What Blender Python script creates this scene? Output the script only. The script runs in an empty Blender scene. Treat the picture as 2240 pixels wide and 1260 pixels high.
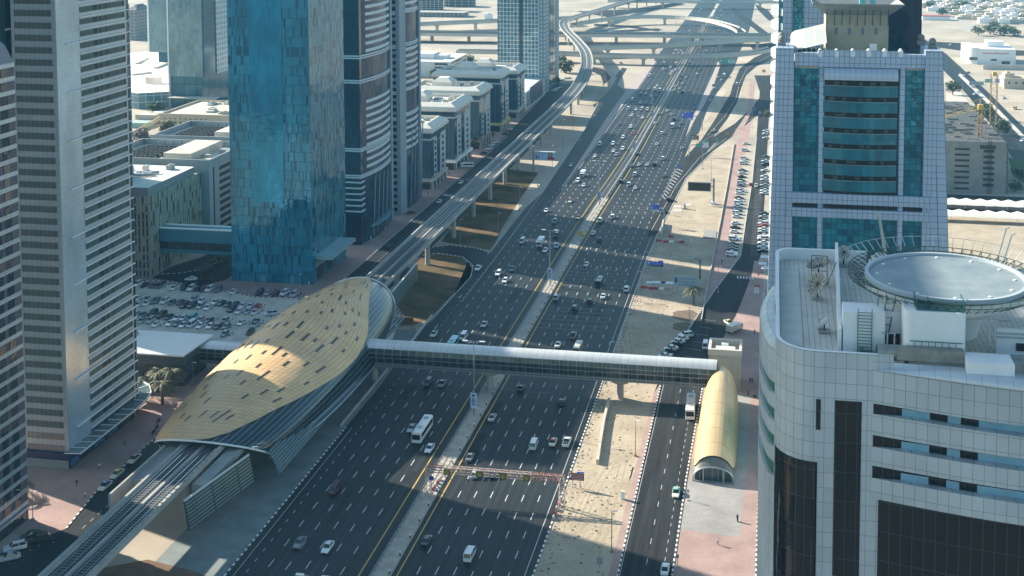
import bpy, bmesh, math, random
from mathutils import Vector, Matrix
random.seed(7)
SC = bpy.context.scene
COL = SC.collection
# ---------------------------------------------------------------- camera
F, PX, YH, VX, W = 2650.0, 1257.0, -215.0, 1696.0, 2240.0
CY = YH + F * F / 37500.0
PITCH = math.atan((CY - YH) / F)
YAW = math.atan((VX - PX) / (F / math.cos(PITCH)))
CAMH = 140.0
cd = bpy.data.cameras.new('camera')
cd.sensor_width = 36.0
cd.lens = 36.0 * F / W
cd.shift_x = (1120.0 - PX) / W
cd.shift_y = (CY - 630.0) / W
cd.clip_start, cd.clip_end = 1.0, 9000.0
cam = bpy.data.objects.new('camera', cd)
cam.location = (0, 0, CAMH)
cam.rotation_euler = (math.pi / 2 - PITCH, 0, YAW)
COL.objects.link(cam)
SC.camera = cam
# ---------------------------------------------------------------- world, sun, exposure
SUN_EL, SUN_DX, SUN_DY = math.radians(26.0), 1.0, -0.36      # shadows fall along (+1, -0.36)
wd = bpy.data.worlds.new("World")
SC.world = wd
wd.use_nodes = True
_nt = wd.node_tree
_bg = _nt.nodes['Background']
sky = _nt.nodes.new('ShaderNodeTexSky')
sky.sky_type = 'NISHITA'
sky.sun_disc = False
sky.sun_elevation = SUN_EL
sky.sun_rotation = math.atan2(-SUN_DX, -SUN_DY)
sky.air_density, sky.dust_density, sky.ozone_density = 1.0, 1.0, 1.0
_tm = _nt.nodes.new('ShaderNodeMix'); _tm.data_type = 'RGBA'; _tm.blend_type = 'MULTIPLY'
_tm.inputs[0].default_value = 1.0; _tm.inputs[7].default_value = (0.86, 1.0, 0.95, 1.0)      # clear, slightly green blue sky
_nt.links.new(sky.outputs[0], _tm.inputs[6]); _nt.links.new(_tm.outputs[2], _bg.inputs[0])
_bg.inputs[1].default_value = 0.096
sl = bpy.data.lights.new('sun', 'SUN')
sl.energy, sl.angle, sl.color = 5.0, math.radians(0.6), (1.0, 0.90, 0.75)
sun = bpy.data.objects.new('sun', sl)
_d = Vector((SUN_DX, SUN_DY, 0)).normalized() * math.cos(SUN_EL) + Vector((0, 0, -math.sin(SUN_EL)))
sun.rotation_euler = _d.to_track_quat('-Z', 'Y').to_euler()
sun.location = (-400, 300, 300)
COL.objects.link(sun)
SC.view_settings.view_transform = 'Standard'
SC.view_settings.look = 'None'
SC.view_settings.exposure = 1.44
SC.view_settings.gamma = 1.0

# ---------------------------------------------------------------- a pixel of the photograph -> a point on a level / a plane
_R = cam.rotation_euler.to_matrix()
def ray(px, py):
    return _R @ Vector(((px - PX) / F, (CY - py) / F, -1.0))
def at(px, py, z=0.0):
    d = ray(px, py)
    return Vector((0, 0, CAMH)) + d * ((z - CAMH) / d.z)
def atY(px, py, y):
    d = ray(px, py)
    return Vector((0, 0, CAMH)) + d * (y / d.y)
def atX(px, py, x):
    d = ray(px, py)
    return Vector((0, 0, CAMH)) + d * (x / d.x)
def ats(pts, z=0.0):
    return [at(a, b, z).to_2d() for a, b in pts]

# ---------------------------------------------------------------- mesh builder
class MB:
    def __init__(s):
        s.v, s.f, s.m, s.uv, s.sm = [], [], [], [], []
    def face(s, idx, uv, m=0, smooth=False):
        s.f.append(tuple(idx)); s.uv.append(uv); s.m.append(m); s.sm.append(smooth)
    def quad(s, a, b, c, d, m=0, uv=None):
        n = len(s.v)
        s.v += [tuple(a), tuple(b), tuple(c), tuple(d)]
        if uv is None:
            w = (Vector(b) - Vector(a)).length; h = (Vector(d) - Vector(a)).length
            uv = [(0, 0), (w, 0), (w, h), (0, h)]
        s.face((n, n + 1, n + 2, n + 3), uv, m)
        return s
    def box(s, x0, x1, y0, y1, z0, z1, m=0, mt=None, rot=0.0, piv=None):
        """axis box; optional rotation about z through piv; uv in metres; mt = material of the top"""
        n = len(s.v)
        P = [(x0, y0), (x1, y0), (x1, y1), (x0, y1)]
        if rot:
            cx, cy = piv if piv else ((x0 + x1) / 2, (y0 + y1) / 2)
            c, q = math.cos(rot), math.sin(rot)
            P = [(cx + (x - cx) * c - (y - cy) * q, cy + (x - cx) * q + (y - cy) * c) for x, y in P]
        s.v += [(x, y, z0) for x, y in P] + [(x, y, z1) for x, y in P]
        L = [abs(x1 - x0), abs(y1 - y0), abs(x1 - x0), abs(y1 - y0)]
        o = [x0, y0, -x1, -y1]
        for i in range(4):
            j = (i + 1) % 4
            s.face((n + i, n + j, n + 4 + j, n + 4 + i), [(o[i], z0), (o[i] + L[i], z0), (o[i] + L[i], z1), (o[i], z1)], m)
        T = [(x0, y0), (x1, y0), (x1, y1), (x0, y1)]
        s.face((n + 4, n + 5, n + 6, n + 7), T, m if mt is None else mt)
        s.face((n + 3, n + 2, n + 1, n + 0), [T[3], T[2], T[1], T[0]], m)
        return s
    def prism(s, poly, z0, z1, m=0, mt=None, cap=True, bottom=True):
        """vertical prism over a plan polygon (counter-clockwise)"""
        n = len(s.v); k = len(poly)
        s.v += [(p[0], p[1], z0) for p in poly] + [(p[0], p[1], z1) for p in poly]
        u = 0.0
        for i in range(k):
            j = (i + 1) % k
            l = math.hypot(poly[j][0] - poly[i][0], poly[j][1] - poly[i][1])
            s.face((n + i, n + j, n + k + j, n + k + i), [(u, z0), (u + l, z0), (u + l, z1), (u, z1)], m)
            u += l
        if cap:
            s.face([n + k + i for i in range(k)], [(p[0], p[1]) for p in poly], m if mt is None else mt)
        if bottom:
            s.face([n + i for i in reversed(range(k))], [(p[0], p[1]) for p in reversed(poly)], m)
        return s
    def sheet(s, poly, z, m=0):
        n = len(s.v)
        s.v += [(p[0], p[1], z) for p in poly]
        a = sum(poly[i - 1][0] * poly[i][1] - poly[i][0] * poly[i - 1][1] for i in range(len(poly)))
        idx = list(range(n, n + len(poly)))
        if a < 0: idx.reverse()
        s.face(idx, [s.v[i][:2] for i in idx], m)
        return s
    def grid(s, rows, m=0, uv=None, smooth=True, closed=False, flip=False, mfun=None):
        """surface through rows of points (shared vertices)"""
        n = len(s.v); R_, C_ = len(rows), len(rows[0])
        for r in rows: s.v += [tuple(p) for p in r]
        for i in range(R_ - 1):
            for j in range(C_ if closed else C_ - 1):
                j2 = (j + 1) % C_
                q = [n + i * C_ + j, n + i * C_ + j2, n + (i + 1) * C_ + j2, n + (i + 1) * C_ + j]
                U = [(j, i), (j + 1, i), (j + 1, i + 1), (j, i + 1)] if uv is None else [uv(j, i), uv(j + 1, i), uv(j + 1, i + 1), uv(j, i + 1)]
                if flip: q.reverse(); U.reverse()
                s.face(q, U, m if mfun is None else mfun(j, i), smooth)
        return s
    def fan(s, pts, m=0, flip=False):
        n = len(s.v); s.v += [tuple(p) for p in pts]
        idx = list(range(n, n + len(pts)))
        if flip: idx.reverse()
        s.face(idx, [(s.v[i][0], s.v[i][1]) for i in idx], m)
        return s
    def tube(s, pts, r, n=6, m=0, cap=True, smooth=True):
        pts = [Vector(p) for p in pts]
        rr = r if isinstance(r, (list, tuple)) else [r] * len(pts)
        rows = []
        for i, p in enumerate(pts):
            t = (pts[min(i + 1, len(pts) - 1)] - pts[max(i - 1, 0)]).normalized()
            a = t.cross(Vector((0, 0, 1)))
            if a.length < 1e-3: a = Vector((1, 0, 0))
            a.normalize(); b = a.cross(t)
            rows.append([p + (a * math.cos(2 * math.pi * k / n) + b * math.sin(2 * math.pi * k / n)) * rr[i] for k in range(n)])
        s.grid(rows, m, closed=True, smooth=smooth)
        if cap:
            s.fan(rows[0], m); s.fan(rows[-1], m, flip=True)
        return s
    def bar(s, p, q, w, h, m=0):
        """square bar between two points"""
        p, q = Vector(p), Vector(q); t = (q - p).normalized()
        a = t.cross(Vector((0, 0, 1)))
        if a.length < 1e-3: a = Vector((1, 0, 0))
        a.normalize(); b = a.cross(t)
        off = [(-w, -h), (w, -h), (w, h), (-w, h)]
        rows = [[c + a * x / 2 + b * y / 2 for x, y in off] for c in (p, q)]
        s.grid(rows, m, closed=True, smooth=False); s.fan(rows[0], m); s.fan(rows[1], m, flip=True)
        return s
    def ball(s, c, r, m=0, nu=8, nv=6, sz=1.0):
        rows = []
        for i in range(nv + 1):
            th = math.pi * (0.02 + 0.96 * i / nv)
            rows.append([(c[0] + r * math.sin(th) * math.cos(2 * math.pi * j / nu), c[1] + r * math.sin(th) * math.sin(2 * math.pi * j / nu), c[2] + r * sz * math.cos(th)) for j in range(nu)])
        s.grid(rows, m, closed=True, flip=True)
        return s
    def build(s, name, mats, parent=None, loc=None):
        """one mesh object; vertices are in world metres and are stored relative to the object's own origin"""
        if not isinstance(mats, (list, tuple)): mats = [mats]
        off = Vector(loc) if loc is not None else Vector((0, 0, 0))
        p = parent
        while p is not None:
            off = off + p.location; p = p.parent
        me = bpy.data.meshes.new(name)
        me.from_pydata([(x - off.x, y - off.y, z - off.z) for x, y, z in s.v], [], s.f)
        ul = me.uv_layers.new(name='UVMap')
        flat = [c for U in s.uv for t in U for c in t]
        ul.data.foreach_set('uv', flat)
        me.polygons.foreach_set('material_index', s.m)
        me.polygons.foreach_set('use_smooth', s.sm)
        for m in mats: me.materials.append(m)
        me.update()
        o = bpy.data.objects.new(name, me)
        COL.objects.link(o)
        if parent is not None: o.parent = parent
        if loc is not None: o.location = loc
        return o

def tag(o, label=None, cat=None, group=None, kind=None):
    if label: o['label'] = label
    if cat: o['category'] = cat
    if group: o['group'] = group
    if kind: o['kind'] = kind
    return o
def thing(name, label, cat, loc=(0, 0, 0), group=None, rz=0.0):
    o = bpy.data.objects.new(name, None)
    o.empty_display_size = 0.5
    COL.objects.link(o)
    o.location = loc; o.rotation_euler = (0, 0, rz)
    return tag(o, label, cat, group)
def structure(name, mb, mats):
    return tag(mb.build(name, mats), kind='structure')
def copy_tree(o, parent=None):
    c = o.copy(); COL.objects.link(c)
    if parent is not None: c.parent = parent
    for ch in [x for x in KIDS.get(o.name, [])]:
        copy_tree(ch, c)
    return c
KIDS = {}
def remember(o):
    """note the children of a prototype so that copying needs no search"""
    ks = [x for x in bpy.data.objects if x.parent == o]
    KIDS[o.name] = ks
    for k in ks: remember(k)
    return o

# ---------------------------------------------------------------- procedural materials
MATS = {}
def _new(name):
    m = bpy.data.materials.new(name); m.use_nodes = True
    nt = m.node_tree
    return m, nt, nt.nodes['Principled BSDF']
def mat(name, col, rough=0.6, metal=0.0, spec=0.5, noise=None, bump=None, col2=None, emit=0.0, coord='Object', alpha=1.0, stretch=None, lo=0.35, hi=0.65):
    """plain material with optional mottling: noise = (scale, col2 mix), bump = (scale, strength)"""
    if name in MATS: return MATS[name]
    m, nt, b = _new(name)
    c = tuple(col) + (1.0,)
    b.inputs['Base Color'].default_value = c
    b.inputs['Roughness'].default_value = rough
    b.inputs['Metallic'].default_value = metal
    b.inputs['Specular IOR Level'].default_value = spec
    if emit:
        b.inputs['Emission Color'].default_value = c; b.inputs['Emission Strength'].default_value = emit
    if alpha < 1: b.inputs['Alpha'].default_value = alpha
    tc = None
    def coords():
        g = nt.nodes.new('ShaderNodeNewGeometry')
        if stretch:
            mp = nt.nodes.new('ShaderNodeMapping'); mp.inputs['Scale'].default_value = stretch
            nt.links.new(g.outputs['Position'], mp.inputs['Vector']); return mp.outputs[0]
        return g.outputs['Position']
    if noise:
        tc = coords()
        n = nt.nodes.new('ShaderNodeTexNoise'); n.inputs['Scale'].default_value = noise[0]
        n.inputs['Detail'].default_value = 6.0; n.inputs['Roughness'].default_value = 0.62
        nt.links.new(tc, n.inputs['Vector'])
        r = nt.nodes.new('ShaderNodeMapRange')
        r.inputs[1].default_value, r.inputs[2].default_value = lo, hi
        nt.links.new(n.outputs['Fac'], r.inputs[0])
        mx = nt.nodes.new('ShaderNodeMix'); mx.data_type = 'RGBA'
        mx.inputs[6].default_value = c
        c2 = col2 if col2 else tuple(x * (1 - noise[1]) for x in col)
        mx.inputs[7].default_value = tuple(c2) + (1.0,)
        nt.links.new(r.outputs[0], mx.inputs[0]); nt.links.new(mx.outputs[2], b.inputs['Base Color'])
    if bump:
        tc = tc or coords()
        n2 = nt.nodes.new('ShaderNodeTexNoise'); n2.inputs['Scale'].default_value = bump[0]; n2.inputs['Detail'].default_value = 4.0
        nt.links.new(tc, n2.inputs['Vector'])
        bp = nt.nodes.new('ShaderNodeBump'); bp.inputs['Strength'].default_value = bump[1]; bp.inputs['Distance'].default_value = 0.2
        nt.links.new(n2.outputs['Fac'], bp.inputs['Height']); nt.links.new(bp.outputs[0], b.inputs['Normal'])
    MATS[name] = m
    return m
def panel(name, c1, c2, line, pu, pv, lw=0.05, rough=0.5, metal=0.0, spec=0.5, offset=0.0, tilt=0.0, wob=0.0, wobs=0.25, grime_reflection=0.0, dark=None):
    """panelled / tiled surface on metre uvs: every panel a little different, joints in the line colour;
    tilt and wob bend the normals of glass panes"""
    if name in MATS: return MATS[name]
    m, nt, b = _new(name)
    uv = nt.nodes.new('ShaderNodeUVMap')
    br = nt.nodes.new('ShaderNodeTexBrick')
    br.offset = offset; br.offset_frequency = 2; br.squash = 1.0
    br.inputs['Color1'].default_value = tuple(c1) + (1,); br.inputs['Color2'].default_value = tuple(c2) + (1,)
    br.inputs['Mortar'].default_value = tuple(line) + (1,)
    br.inputs['Scale'].default_value = 1.0; br.inputs['Mortar Size'].default_value = lw
    br.inputs['Mortar Smooth'].default_value = 0.0; br.inputs['Bias'].default_value = 0.0
    br.inputs['Brick Width'].default_value = pu; br.inputs['Row Height'].default_value = pv
    nt.links.new(uv.outputs[0], br.inputs['Vector'])
    colout = br.outputs['Color']
    if grime_reflection:  # blotches: grime on walls, painted cloud reflections on the blue tower glass
        g = nt.nodes.new('ShaderNodeNewGeometry')
        n = nt.nodes.new('ShaderNodeTexNoise'); n.inputs['Scale'].default_value = 0.13; n.inputs['Detail'].default_value = 7.0
        mp = nt.nodes.new('ShaderNodeMapping'); mp.inputs['Scale'].default_value = (1, 1, 0.45)
        nt.links.new(g.outputs['Position'], mp.inputs['Vector']); nt.links.new(mp.outputs[0], n.inputs['Vector'])
        r = nt.nodes.new('ShaderNodeMapRange'); r.inputs[1].default_value, r.inputs[2].default_value = 0.3, 0.7
        r.inputs[3].default_value, r.inputs[4].default_value = 1.0 - grime_reflection, 1.0 + grime_reflection * 0.5
        nt.links.new(n.outputs['Fac'], r.inputs[0])
        mx = nt.nodes.new('ShaderNodeVectorMath'); mx.operation = 'SCALE'
        nt.links.new(colout, mx.inputs[0]); nt.links.new(r.outputs[0], mx.inputs['Scale'])
        colout = mx.outputs[0]
    if dark:
        # a share of the panes is dark
        s0 = nt.nodes.new('ShaderNodeVectorMath'); s0.operation = 'SNAP'; s0.inputs[1].default_value = (pu, pv, 1.0)
        nt.links.new(uv.outputs[0], s0.inputs[0])
        w0 = nt.nodes.new('ShaderNodeTexWhiteNoise'); w0.noise_dimensions = '2D'; nt.links.new(s0.outputs[0], w0.inputs['Vector'])
        lt = nt.nodes.new('ShaderNodeMath'); lt.operation = 'LESS_THAN'; lt.inputs[1].default_value = dark[0]
        nt.links.new(w0.outputs['Value'], lt.inputs[0])
        md = nt.nodes.new('ShaderNodeMix'); md.data_type = 'RGBA'; md.inputs[7].default_value = tuple(dark[1]) + (1,)
        nt.links.new(lt.outputs[0], md.inputs[0]); nt.links.new(colout, md.inputs[6]); colout = md.outputs[2]
    nt.links.new(colout, b.inputs['Base Color'])
    b.inputs['Roughness'].default_value = rough
    b.inputs['Metallic'].default_value = metal
    b.inputs['Specular IOR Level'].default_value = spec
    nrm = None
    if wob:
        g2 = nt.nodes.new('ShaderNodeNewGeometry')
        n2 = nt.nodes.new('ShaderNodeTexNoise'); n2.inputs['Scale'].default_value = wobs; n2.inputs['Detail'].default_value = 3.0
        nt.links.new(g2.outputs['Position'], n2.inputs['Vector'])
        bp = nt.nodes.new('ShaderNodeBump'); bp.inputs['Strength'].default_value = wob; bp.inputs['Distance'].default_value = 0.5
        nt.links.new(n2.outputs['Fac'], bp.inputs['Height']); nrm = bp.outputs[0]
    if tilt:
        sn = nt.nodes.new('ShaderNodeVectorMath'); sn.operation = 'SNAP'
        sn.inputs[1].default_value = (pu, pv, 1.0)
        nt.links.new(uv.outputs[0], sn.inputs[0])
        wn = nt.nodes.new('ShaderNodeTexWhiteNoise'); wn.noise_dimensions = '3D'
        nt.links.new(sn.outputs[0], wn.inputs['Vector'])
        sb = nt.nodes.new('ShaderNodeVectorMath'); sb.operation = 'SUBTRACT'; sb.inputs[1].default_value = (0.5, 0.5, 0.5)
        nt.links.new(wn.outputs['Color'], sb.inputs[0])
        sc = nt.nodes.new('ShaderNodeVectorMath'); sc.operation = 'SCALE'; sc.inputs['Scale'].default_value = tilt
        nt.links.new(sb.outputs[0], sc.inputs[0])
        ad = nt.nodes.new('ShaderNodeVectorMath'); ad.operation = 'ADD'
        if nrm is None:
            g3 = nt.nodes.new('ShaderNodeNewGeometry'); nrm = g3.outputs['Normal']
        nt.links.new(nrm, ad.inputs[0]); nt.links.new(sc.outputs[0], ad.inputs[1])
        nz = nt.nodes.new('ShaderNodeVectorMath'); nz.operation = 'NORMALIZE'
        nt.links.new(ad.outputs[0], nz.inputs[0]); nrm = nz.outputs[0]
    if nrm is not None: nt.links.new(nrm, b.inputs['Normal'])
    MATS[name] = m
    return m

M_asphalt = mat('asphalt', (0.019, 0.027, 0.032), 0.58, noise=(0.75, 0.65), bump=(3.0, 0.15), stretch=(1.0, 0.025, 1.0), spec=0.2)
def worn_lanes(name, x0, per):
    """highway asphalt: tyres have polished two paths in every lane (a property of the surface, fixed in world metres)"""
    m = mat(name, (0.018, 0.0255, 0.030), 0.58, noise=(0.75, 0.65), bump=(3.0, 0.15), stretch=(1.0, 0.025, 1.0), spec=0.32)
    nt = m.node_tree; b = nt.nodes['Principled BSDF']
    src = b.inputs['Base Color'].links[0].from_socket
    g = nt.nodes.new('ShaderNodeNewGeometry'); sp = nt.nodes.new('ShaderNodeSeparateXYZ'); nt.links.new(g.outputs['Position'], sp.inputs[0])
    ma = nt.nodes.new('ShaderNodeMath'); ma.operation = 'MULTIPLY_ADD'; ma.inputs[1].default_value = 4 * math.pi / per; ma.inputs[2].default_value = -x0 * 4 * math.pi / per
    nt.links.new(sp.outputs[0], ma.inputs[0])
    co = nt.nodes.new('ShaderNodeMath'); co.operation = 'COSINE'; nt.links.new(ma.outputs[0], co.inputs[0])
    n = nt.nodes.new('ShaderNodeTexNoise'); n.inputs['Scale'].default_value = 0.035; n.inputs['Detail'].default_value = 5.0; nt.links.new(g.outputs['Position'], n.inputs['Vector'])
    a = nt.nodes.new('ShaderNodeMapRange'); a.inputs[1].default_value, a.inputs[2].default_value, a.inputs[3].default_value, a.inputs[4].default_value = 0.3, 0.7, 0.72, 1.3
    nt.links.new(n.outputs['Fac'], a.inputs[0])
    k = nt.nodes.new('ShaderNodeMath'); k.operation = 'MULTIPLY_ADD'; k.inputs[1].default_value = 0.16; nt.links.new(co.outputs[0], k.inputs[0]); nt.links.new(a.outputs[0], k.inputs[2])
    sc = nt.nodes.new('ShaderNodeVectorMath'); sc.operation = 'SCALE'; nt.links.new(src, sc.inputs[0]); nt.links.new(k.outputs[0], sc.inputs['Scale'])
    nt.links.new(sc.outputs[0], b.inputs['Base Color'])
    return m
M_asphalt2 = mat('old_asphalt', (0.036, 0.041, 0.044), 0.75, noise=(0.6, 0.5), stretch=(1.0, 0.05, 1.0), bump=(2.0, 0.2), spec=0.1)
M_sand = mat('sand', (0.45, 0.385, 0.295), 0.95, spec=0.1, noise=(0.11, 0.0), col2=(0.29, 0.245, 0.185), bump=(0.9, 1.0), lo=0.28, hi=0.72)
M_citysand = mat('city_ground', (0.47, 0.415, 0.335), 0.95, spec=0.1, noise=(0.022, 0.0), col2=(0.27, 0.24, 0.20), bump=(0.12, 0.8), lo=0.3, hi=0.72)
M_gravel = mat('gravel_lot', (0.64, 0.58, 0.50), 0.95, spec=0.1, noise=(0.22, 0.3), bump=(2.0, 0.3))
M_white = mat('white_paint', (0.78, 0.78, 0.76), 0.55)
M_lane = mat('lane_paint', (0.62, 0.62, 0.60), 0.6, noise=(0.8, 0.35))
M_faint = mat('worn_paint', (0.20, 0.19, 0.17), 0.7, noise=(0.6, 0.4))
M_yellow = mat('yellow_paint', (0.60, 0.40, 0.07), 0.6, noise=(0.5, 0.25))
M_conc = mat('concrete', (0.40, 0.38, 0.35), 0.85, spec=0.2, noise=(0.3, 0.25))
M_conc2 = mat('pale_concrete', (0.52, 0.49, 0.44), 0.85, spec=0.2, noise=(0.15, 0.2))
M_grass = mat('dry_grass', (0.062, 0.060, 0.030), 0.95, spec=0.05, noise=(0.09, 0.0), col2=(0.20, 0.13, 0.08), bump=(2, 0.9), lo=0.38, hi=0.66)
M_soil = mat('brown_soil', (0.20, 0.13, 0.085), 0.95, spec=0.1, noise=(0.3, 0.3), bump=(2.5, 0.4))
M_kerb = panel('kerb_stone', (0.06, 0.06, 0.06), (0.06, 0.06, 0.06), (0.7, 0.7, 0.68), 2.0, 50.0, 0.5, 0.7)
M_pink = panel('pink_paver', (0.40, 0.275, 0.245), (0.35, 0.245, 0.22), (0.25, 0.19, 0.17), 0.9, 0.45, 0.03, 0.85, spec=0.2, offset=0.5, grime_reflection=0.2)
M_greypave = panel('grey_paver', (0.33, 0.32, 0.30), (0.29, 0.28, 0.27), (0.2, 0.2, 0.19), 1.2, 0.6, 0.03, 0.8, spec=0.25, offset=0.5, grime_reflection=0.22)
M_steel = mat('galvanised_steel', (0.42, 0.45, 0.46), 0.4, 0.7)
M_dark = mat('dark_metal', (0.03, 0.035, 0.04), 0.5, 0.3)
M_black = mat('black_void', (0.008, 0.009, 0.011), 0.6)
# ================================================================ ground, roads, pavements (structure)
def sstep(a, b, x):
    t = min(1.0, max(0.0, (x - a) / (b - a))); return t * t * (3 - 2 * t)
def bend(y):
    """the highway drifts a few metres to the right beyond the towers"""
    return 3.2 * sstep(470, 680, y)
structure('ground', MB().sheet([(-4000, -2500), (3500, -2500), (3500, 5200), (-4000, 5200)], 0.0), M_citysand)
structure('unseen_dark_ground', MB().sheet([(-3000, -2400), (3000, -2400), (3000, 120), (-3000, 120)], 0.006), mat('dark_for_reflections', (.07, .075, .08), .9, noise=(.02, 0), col2=(.16, .15, .13)))  # unseen flat sheet, added dark so the glass reflects less bright sand
def strip(x0, x1, y0, y1, z, n=14, mb=None, curve=True):
    mb = mb or MB()
    ys = [y0 + (y1 - y0) * i / n for i in range(n + 1)] if curve else [y0, y1]
    rows = [[((x0(y) if callable(x0) else x0) + (bend(y) if curve else 0), y, z), ((x1(y) if callable(x1) else x1) + (bend(y) if curve else 0), y, z)] for y in ys]
    mb.grid(rows, smooth=False, uv=lambda j, i: (rows[min(i, len(rows) - 1)][min(j, 1)][0], rows[min(i, len(rows) - 1)][min(j, 1)][1]))
    return mb
M_pale = mat('pale_island', (.42, .36, .335), .9, noise=(.3, .2), spec=.2)
def patch(name, pts, z, m, px=True):
    return structure(name, MB().sheet(ats(pts) if px else pts, z), m)
# sand strip between the highway and the service road, near right
structure('sand_verge', MB().sheet([(-48.3, 150), (-32.7, 150), (-32.6, 336)] + ats([(1535, 700), (1545, 640), (1575, 490), (1610, 315), (1560, 330), (1500, 390), (1440, 510)]) + [(-48.3, 470)], 0.012), M_sand)
# ---- highway
L_edge = ats([(640, 1080), (760, 930), (830, 846), (905, 740), (950, 690), (1030, 612), (1067, 560), (1150, 455), (1190, 418), (1232, 354), (1278, 284), (1307, 230), (1320, 200)])
left_poly = [(-81.4 + bend(y), y) for y in (150, 300, 470, 540, 610, 680, 900, 1400, 2600)]
far_l = [(-106, 2600), (-104, 1400)] + ats([(1430, 133), (1405, 160), (1375, 205)]) + ats([(1350, 185), (1372, 150), (1361, 148)])
structure('highway_left', MB().sheet(left_poly + far_l + list(reversed(L_edge)) + [(-111.3, 227), (-111.3, 150)], 0.024), worn_lanes('highway_asphalt', -84.0, 4.0))
structure('highway_right', strip(-77.3, lambda y: -48.2 + 1.0 * sstep(500, 700, y) + 12.0 * sstep(800, 1050, y) + 6 * sstep(1050, 1400, y), 150, 2600, 0.024, 40), worn_lanes('highway_asphalt_right', -76.0, 3.8))
# raised median with pale paving
mm = MB()
ys = [150 + i * 25 for i in range(30)] + [1000, 1200, 1500, 2000, 2600]
for a, b in zip(ys[:-1], ys[1:]):
    pass
rows = []
for y in ys:
    b = bend(y); w0, w1 = -81.2 + b, -77.5 + b
    rows.append([(w0, y, 0.02), (w0, y, 0.15), (w1, y, 0.15), (w1, y, 0.02)])
mm.grid(rows, smooth=False, uv=lambda j, i: (j * 1.2, ys[min(i, len(ys) - 1)]))
structure('median', mm, mat('median_paving', (0.46, 0.42, 0.36), 0.85, spec=0.2, noise=(0.4, 0.3)))
# right-hand service road and its bends
svc_l = [(-31.2, 150), (-30.8, 241), (-31.2, 330), (-31.3, 357)] + ats([(1520, 700), (1560, 640), (1590, 600), (1620, 560), (1632, 480), (1645, 400), (1655, 300), (1662, 200), (1650, 165)])
svc_r = [(-19.4, 150), (-19.6, 243), (-19.8, 285), (-19.2, 338)] + ats([(1545, 800), (1570, 760), (1610, 690), (1630, 640), (1645, 600), (1664, 560), (1675, 400), (1682, 250), (1690, 165)])
structure('service_road', MB().sheet(svc_l + list(reversed(svc_r)), 0.030), M_asphalt2)
structure('pink_path', MB().sheet([(-32.7, 150), (-31.2, 150), (-31.2, 357)] + ats([(1520, 700), (1560, 640), (1590, 600), (1612, 562)]) + ats([(1590, 555), (1600, 480), (1618, 390), (1640, 290), (1650, 220), (1610, 315), (1575, 490), (1545, 640), (1535, 700)]) + [(-32.6, 336)], 0.018), M_pink)
structure('plaza', MB().sheet([(-19.4, 150), (-2.2, 150), (-2.2, 470), (-6.5, 470)] + ats([(1645, 600), (1630, 640), (1610, 690), (1570, 760), (1545, 800)]) + [(-19.2, 338)], 0.034), M_pink)
structure('grey_plaza', MB().sheet([(-19.2, 262), (-6, 260.5), (-5.0, 338), (-18.6, 345)], 0.042), M_greypave)
patch('kerb_strip', [(1652, 1300), (1660, 1300), (1672, 640), (1668, 640)], 0.046, M_conc2)
# ---- exit ramp crossing to the right and roads beyond it
patch('ramp_road', [(1440, 510), (1500, 390), (1560, 330), (1600, 300), (1662, 248), (1668, 205), (1648, 232), (1608, 270), (1560, 300), (1520, 320), (1470, 395), (1428, 470), (1417, 520)], 0.036, M_asphalt2)
patch('exit_road', [(1488, 345), (1530, 300), (1560, 255), (1590, 215), (1606, 180), (1618, 150), (1650, 126), (1690, 108), (1690, 128), (1655, 145), (1632, 165), (1622, 190), (1612, 225), (1590, 262), (1560, 300), (1520, 330)], 0.032, M_asphalt2)
patch('sand_island', [(1498, 344), (1514, 305), (1530, 290), (1560, 240), (1588, 200), (1600, 165), (1608, 165), (1598, 205), (1580, 235), (1560, 268), (1535, 305), (1512, 330)], 0.048, M_sand)
patch('island_tip', [(1500, 300), (1512, 262), (1526, 236), (1560, 160), (1570, 135), (1578, 136), (1560, 190), (1540, 230), (1522, 258)], 0.050, M_pale)
patch('dune_island', [(1608, 245), (1620, 210), (1626, 178), (1640, 178), (1636, 245)], 0.046, M_sand)
patch('pink_walk', [(1636, 245), (1640, 178), (1652, 178), (1648, 220), (1644, 245), (1620, 292), (1600, 300)], 0.050, M_pink)
# ---- collector road and islands on the far left of the highway
patch('left_island', [(1229, 409), (1289, 319), (1320, 268), (1352, 222), (1385, 176), (1430, 133), (1436, 133), (1392, 198), (1368, 222), (1347, 252), (1301, 319), (1232, 409)], 0.040, M_pale)
patch('gore_island', [(1292, 230), (1316, 190), (1340, 168), (1350, 170), (1332, 198), (1304, 226)], 0.040, M_sand)
patch('loop_road', [(1294, 146), (1322, 152), (1338, 172), (1330, 196), (1316, 214), (1300, 236), (1296, 225), (1310, 205), (1320, 182), (1314, 165), (1294, 156)], 0.034, M_asphalt2)
# ---- left verge with grass, loop road, service street and car park
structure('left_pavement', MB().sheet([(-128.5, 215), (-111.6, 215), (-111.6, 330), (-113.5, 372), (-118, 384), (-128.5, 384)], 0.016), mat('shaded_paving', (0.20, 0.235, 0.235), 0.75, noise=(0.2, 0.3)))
structure('planter_bed', MB().sheet([(-139, 150), (-111.6, 150), (-111.6, 226), (-119, 228.5), (-130.5, 231), (-139, 226)], 0.022), M_soil)
patch('grass_verge', [(905, 560), (958, 556), (1010, 562), (1028, 580), (1022, 610), (985, 650), (938, 700), (905, 712), (858, 712), (858, 640)], 0.022, M_grass)
patch('grass_verge', [(965, 528), (1075, 548), (1098, 500), (1140, 432), (1178, 378), (1110, 370), (1040, 440), (985, 500)], 0.022, M_grass)
patch('soil_edge', [(858, 716), (900, 714), (940, 702), (990, 652), (1030, 606), (1034, 578), (1024, 570), (1034, 590), (1020, 622), (980, 662), (935, 712), (895, 722), (850, 722)], 0.028, M_sand)
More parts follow.
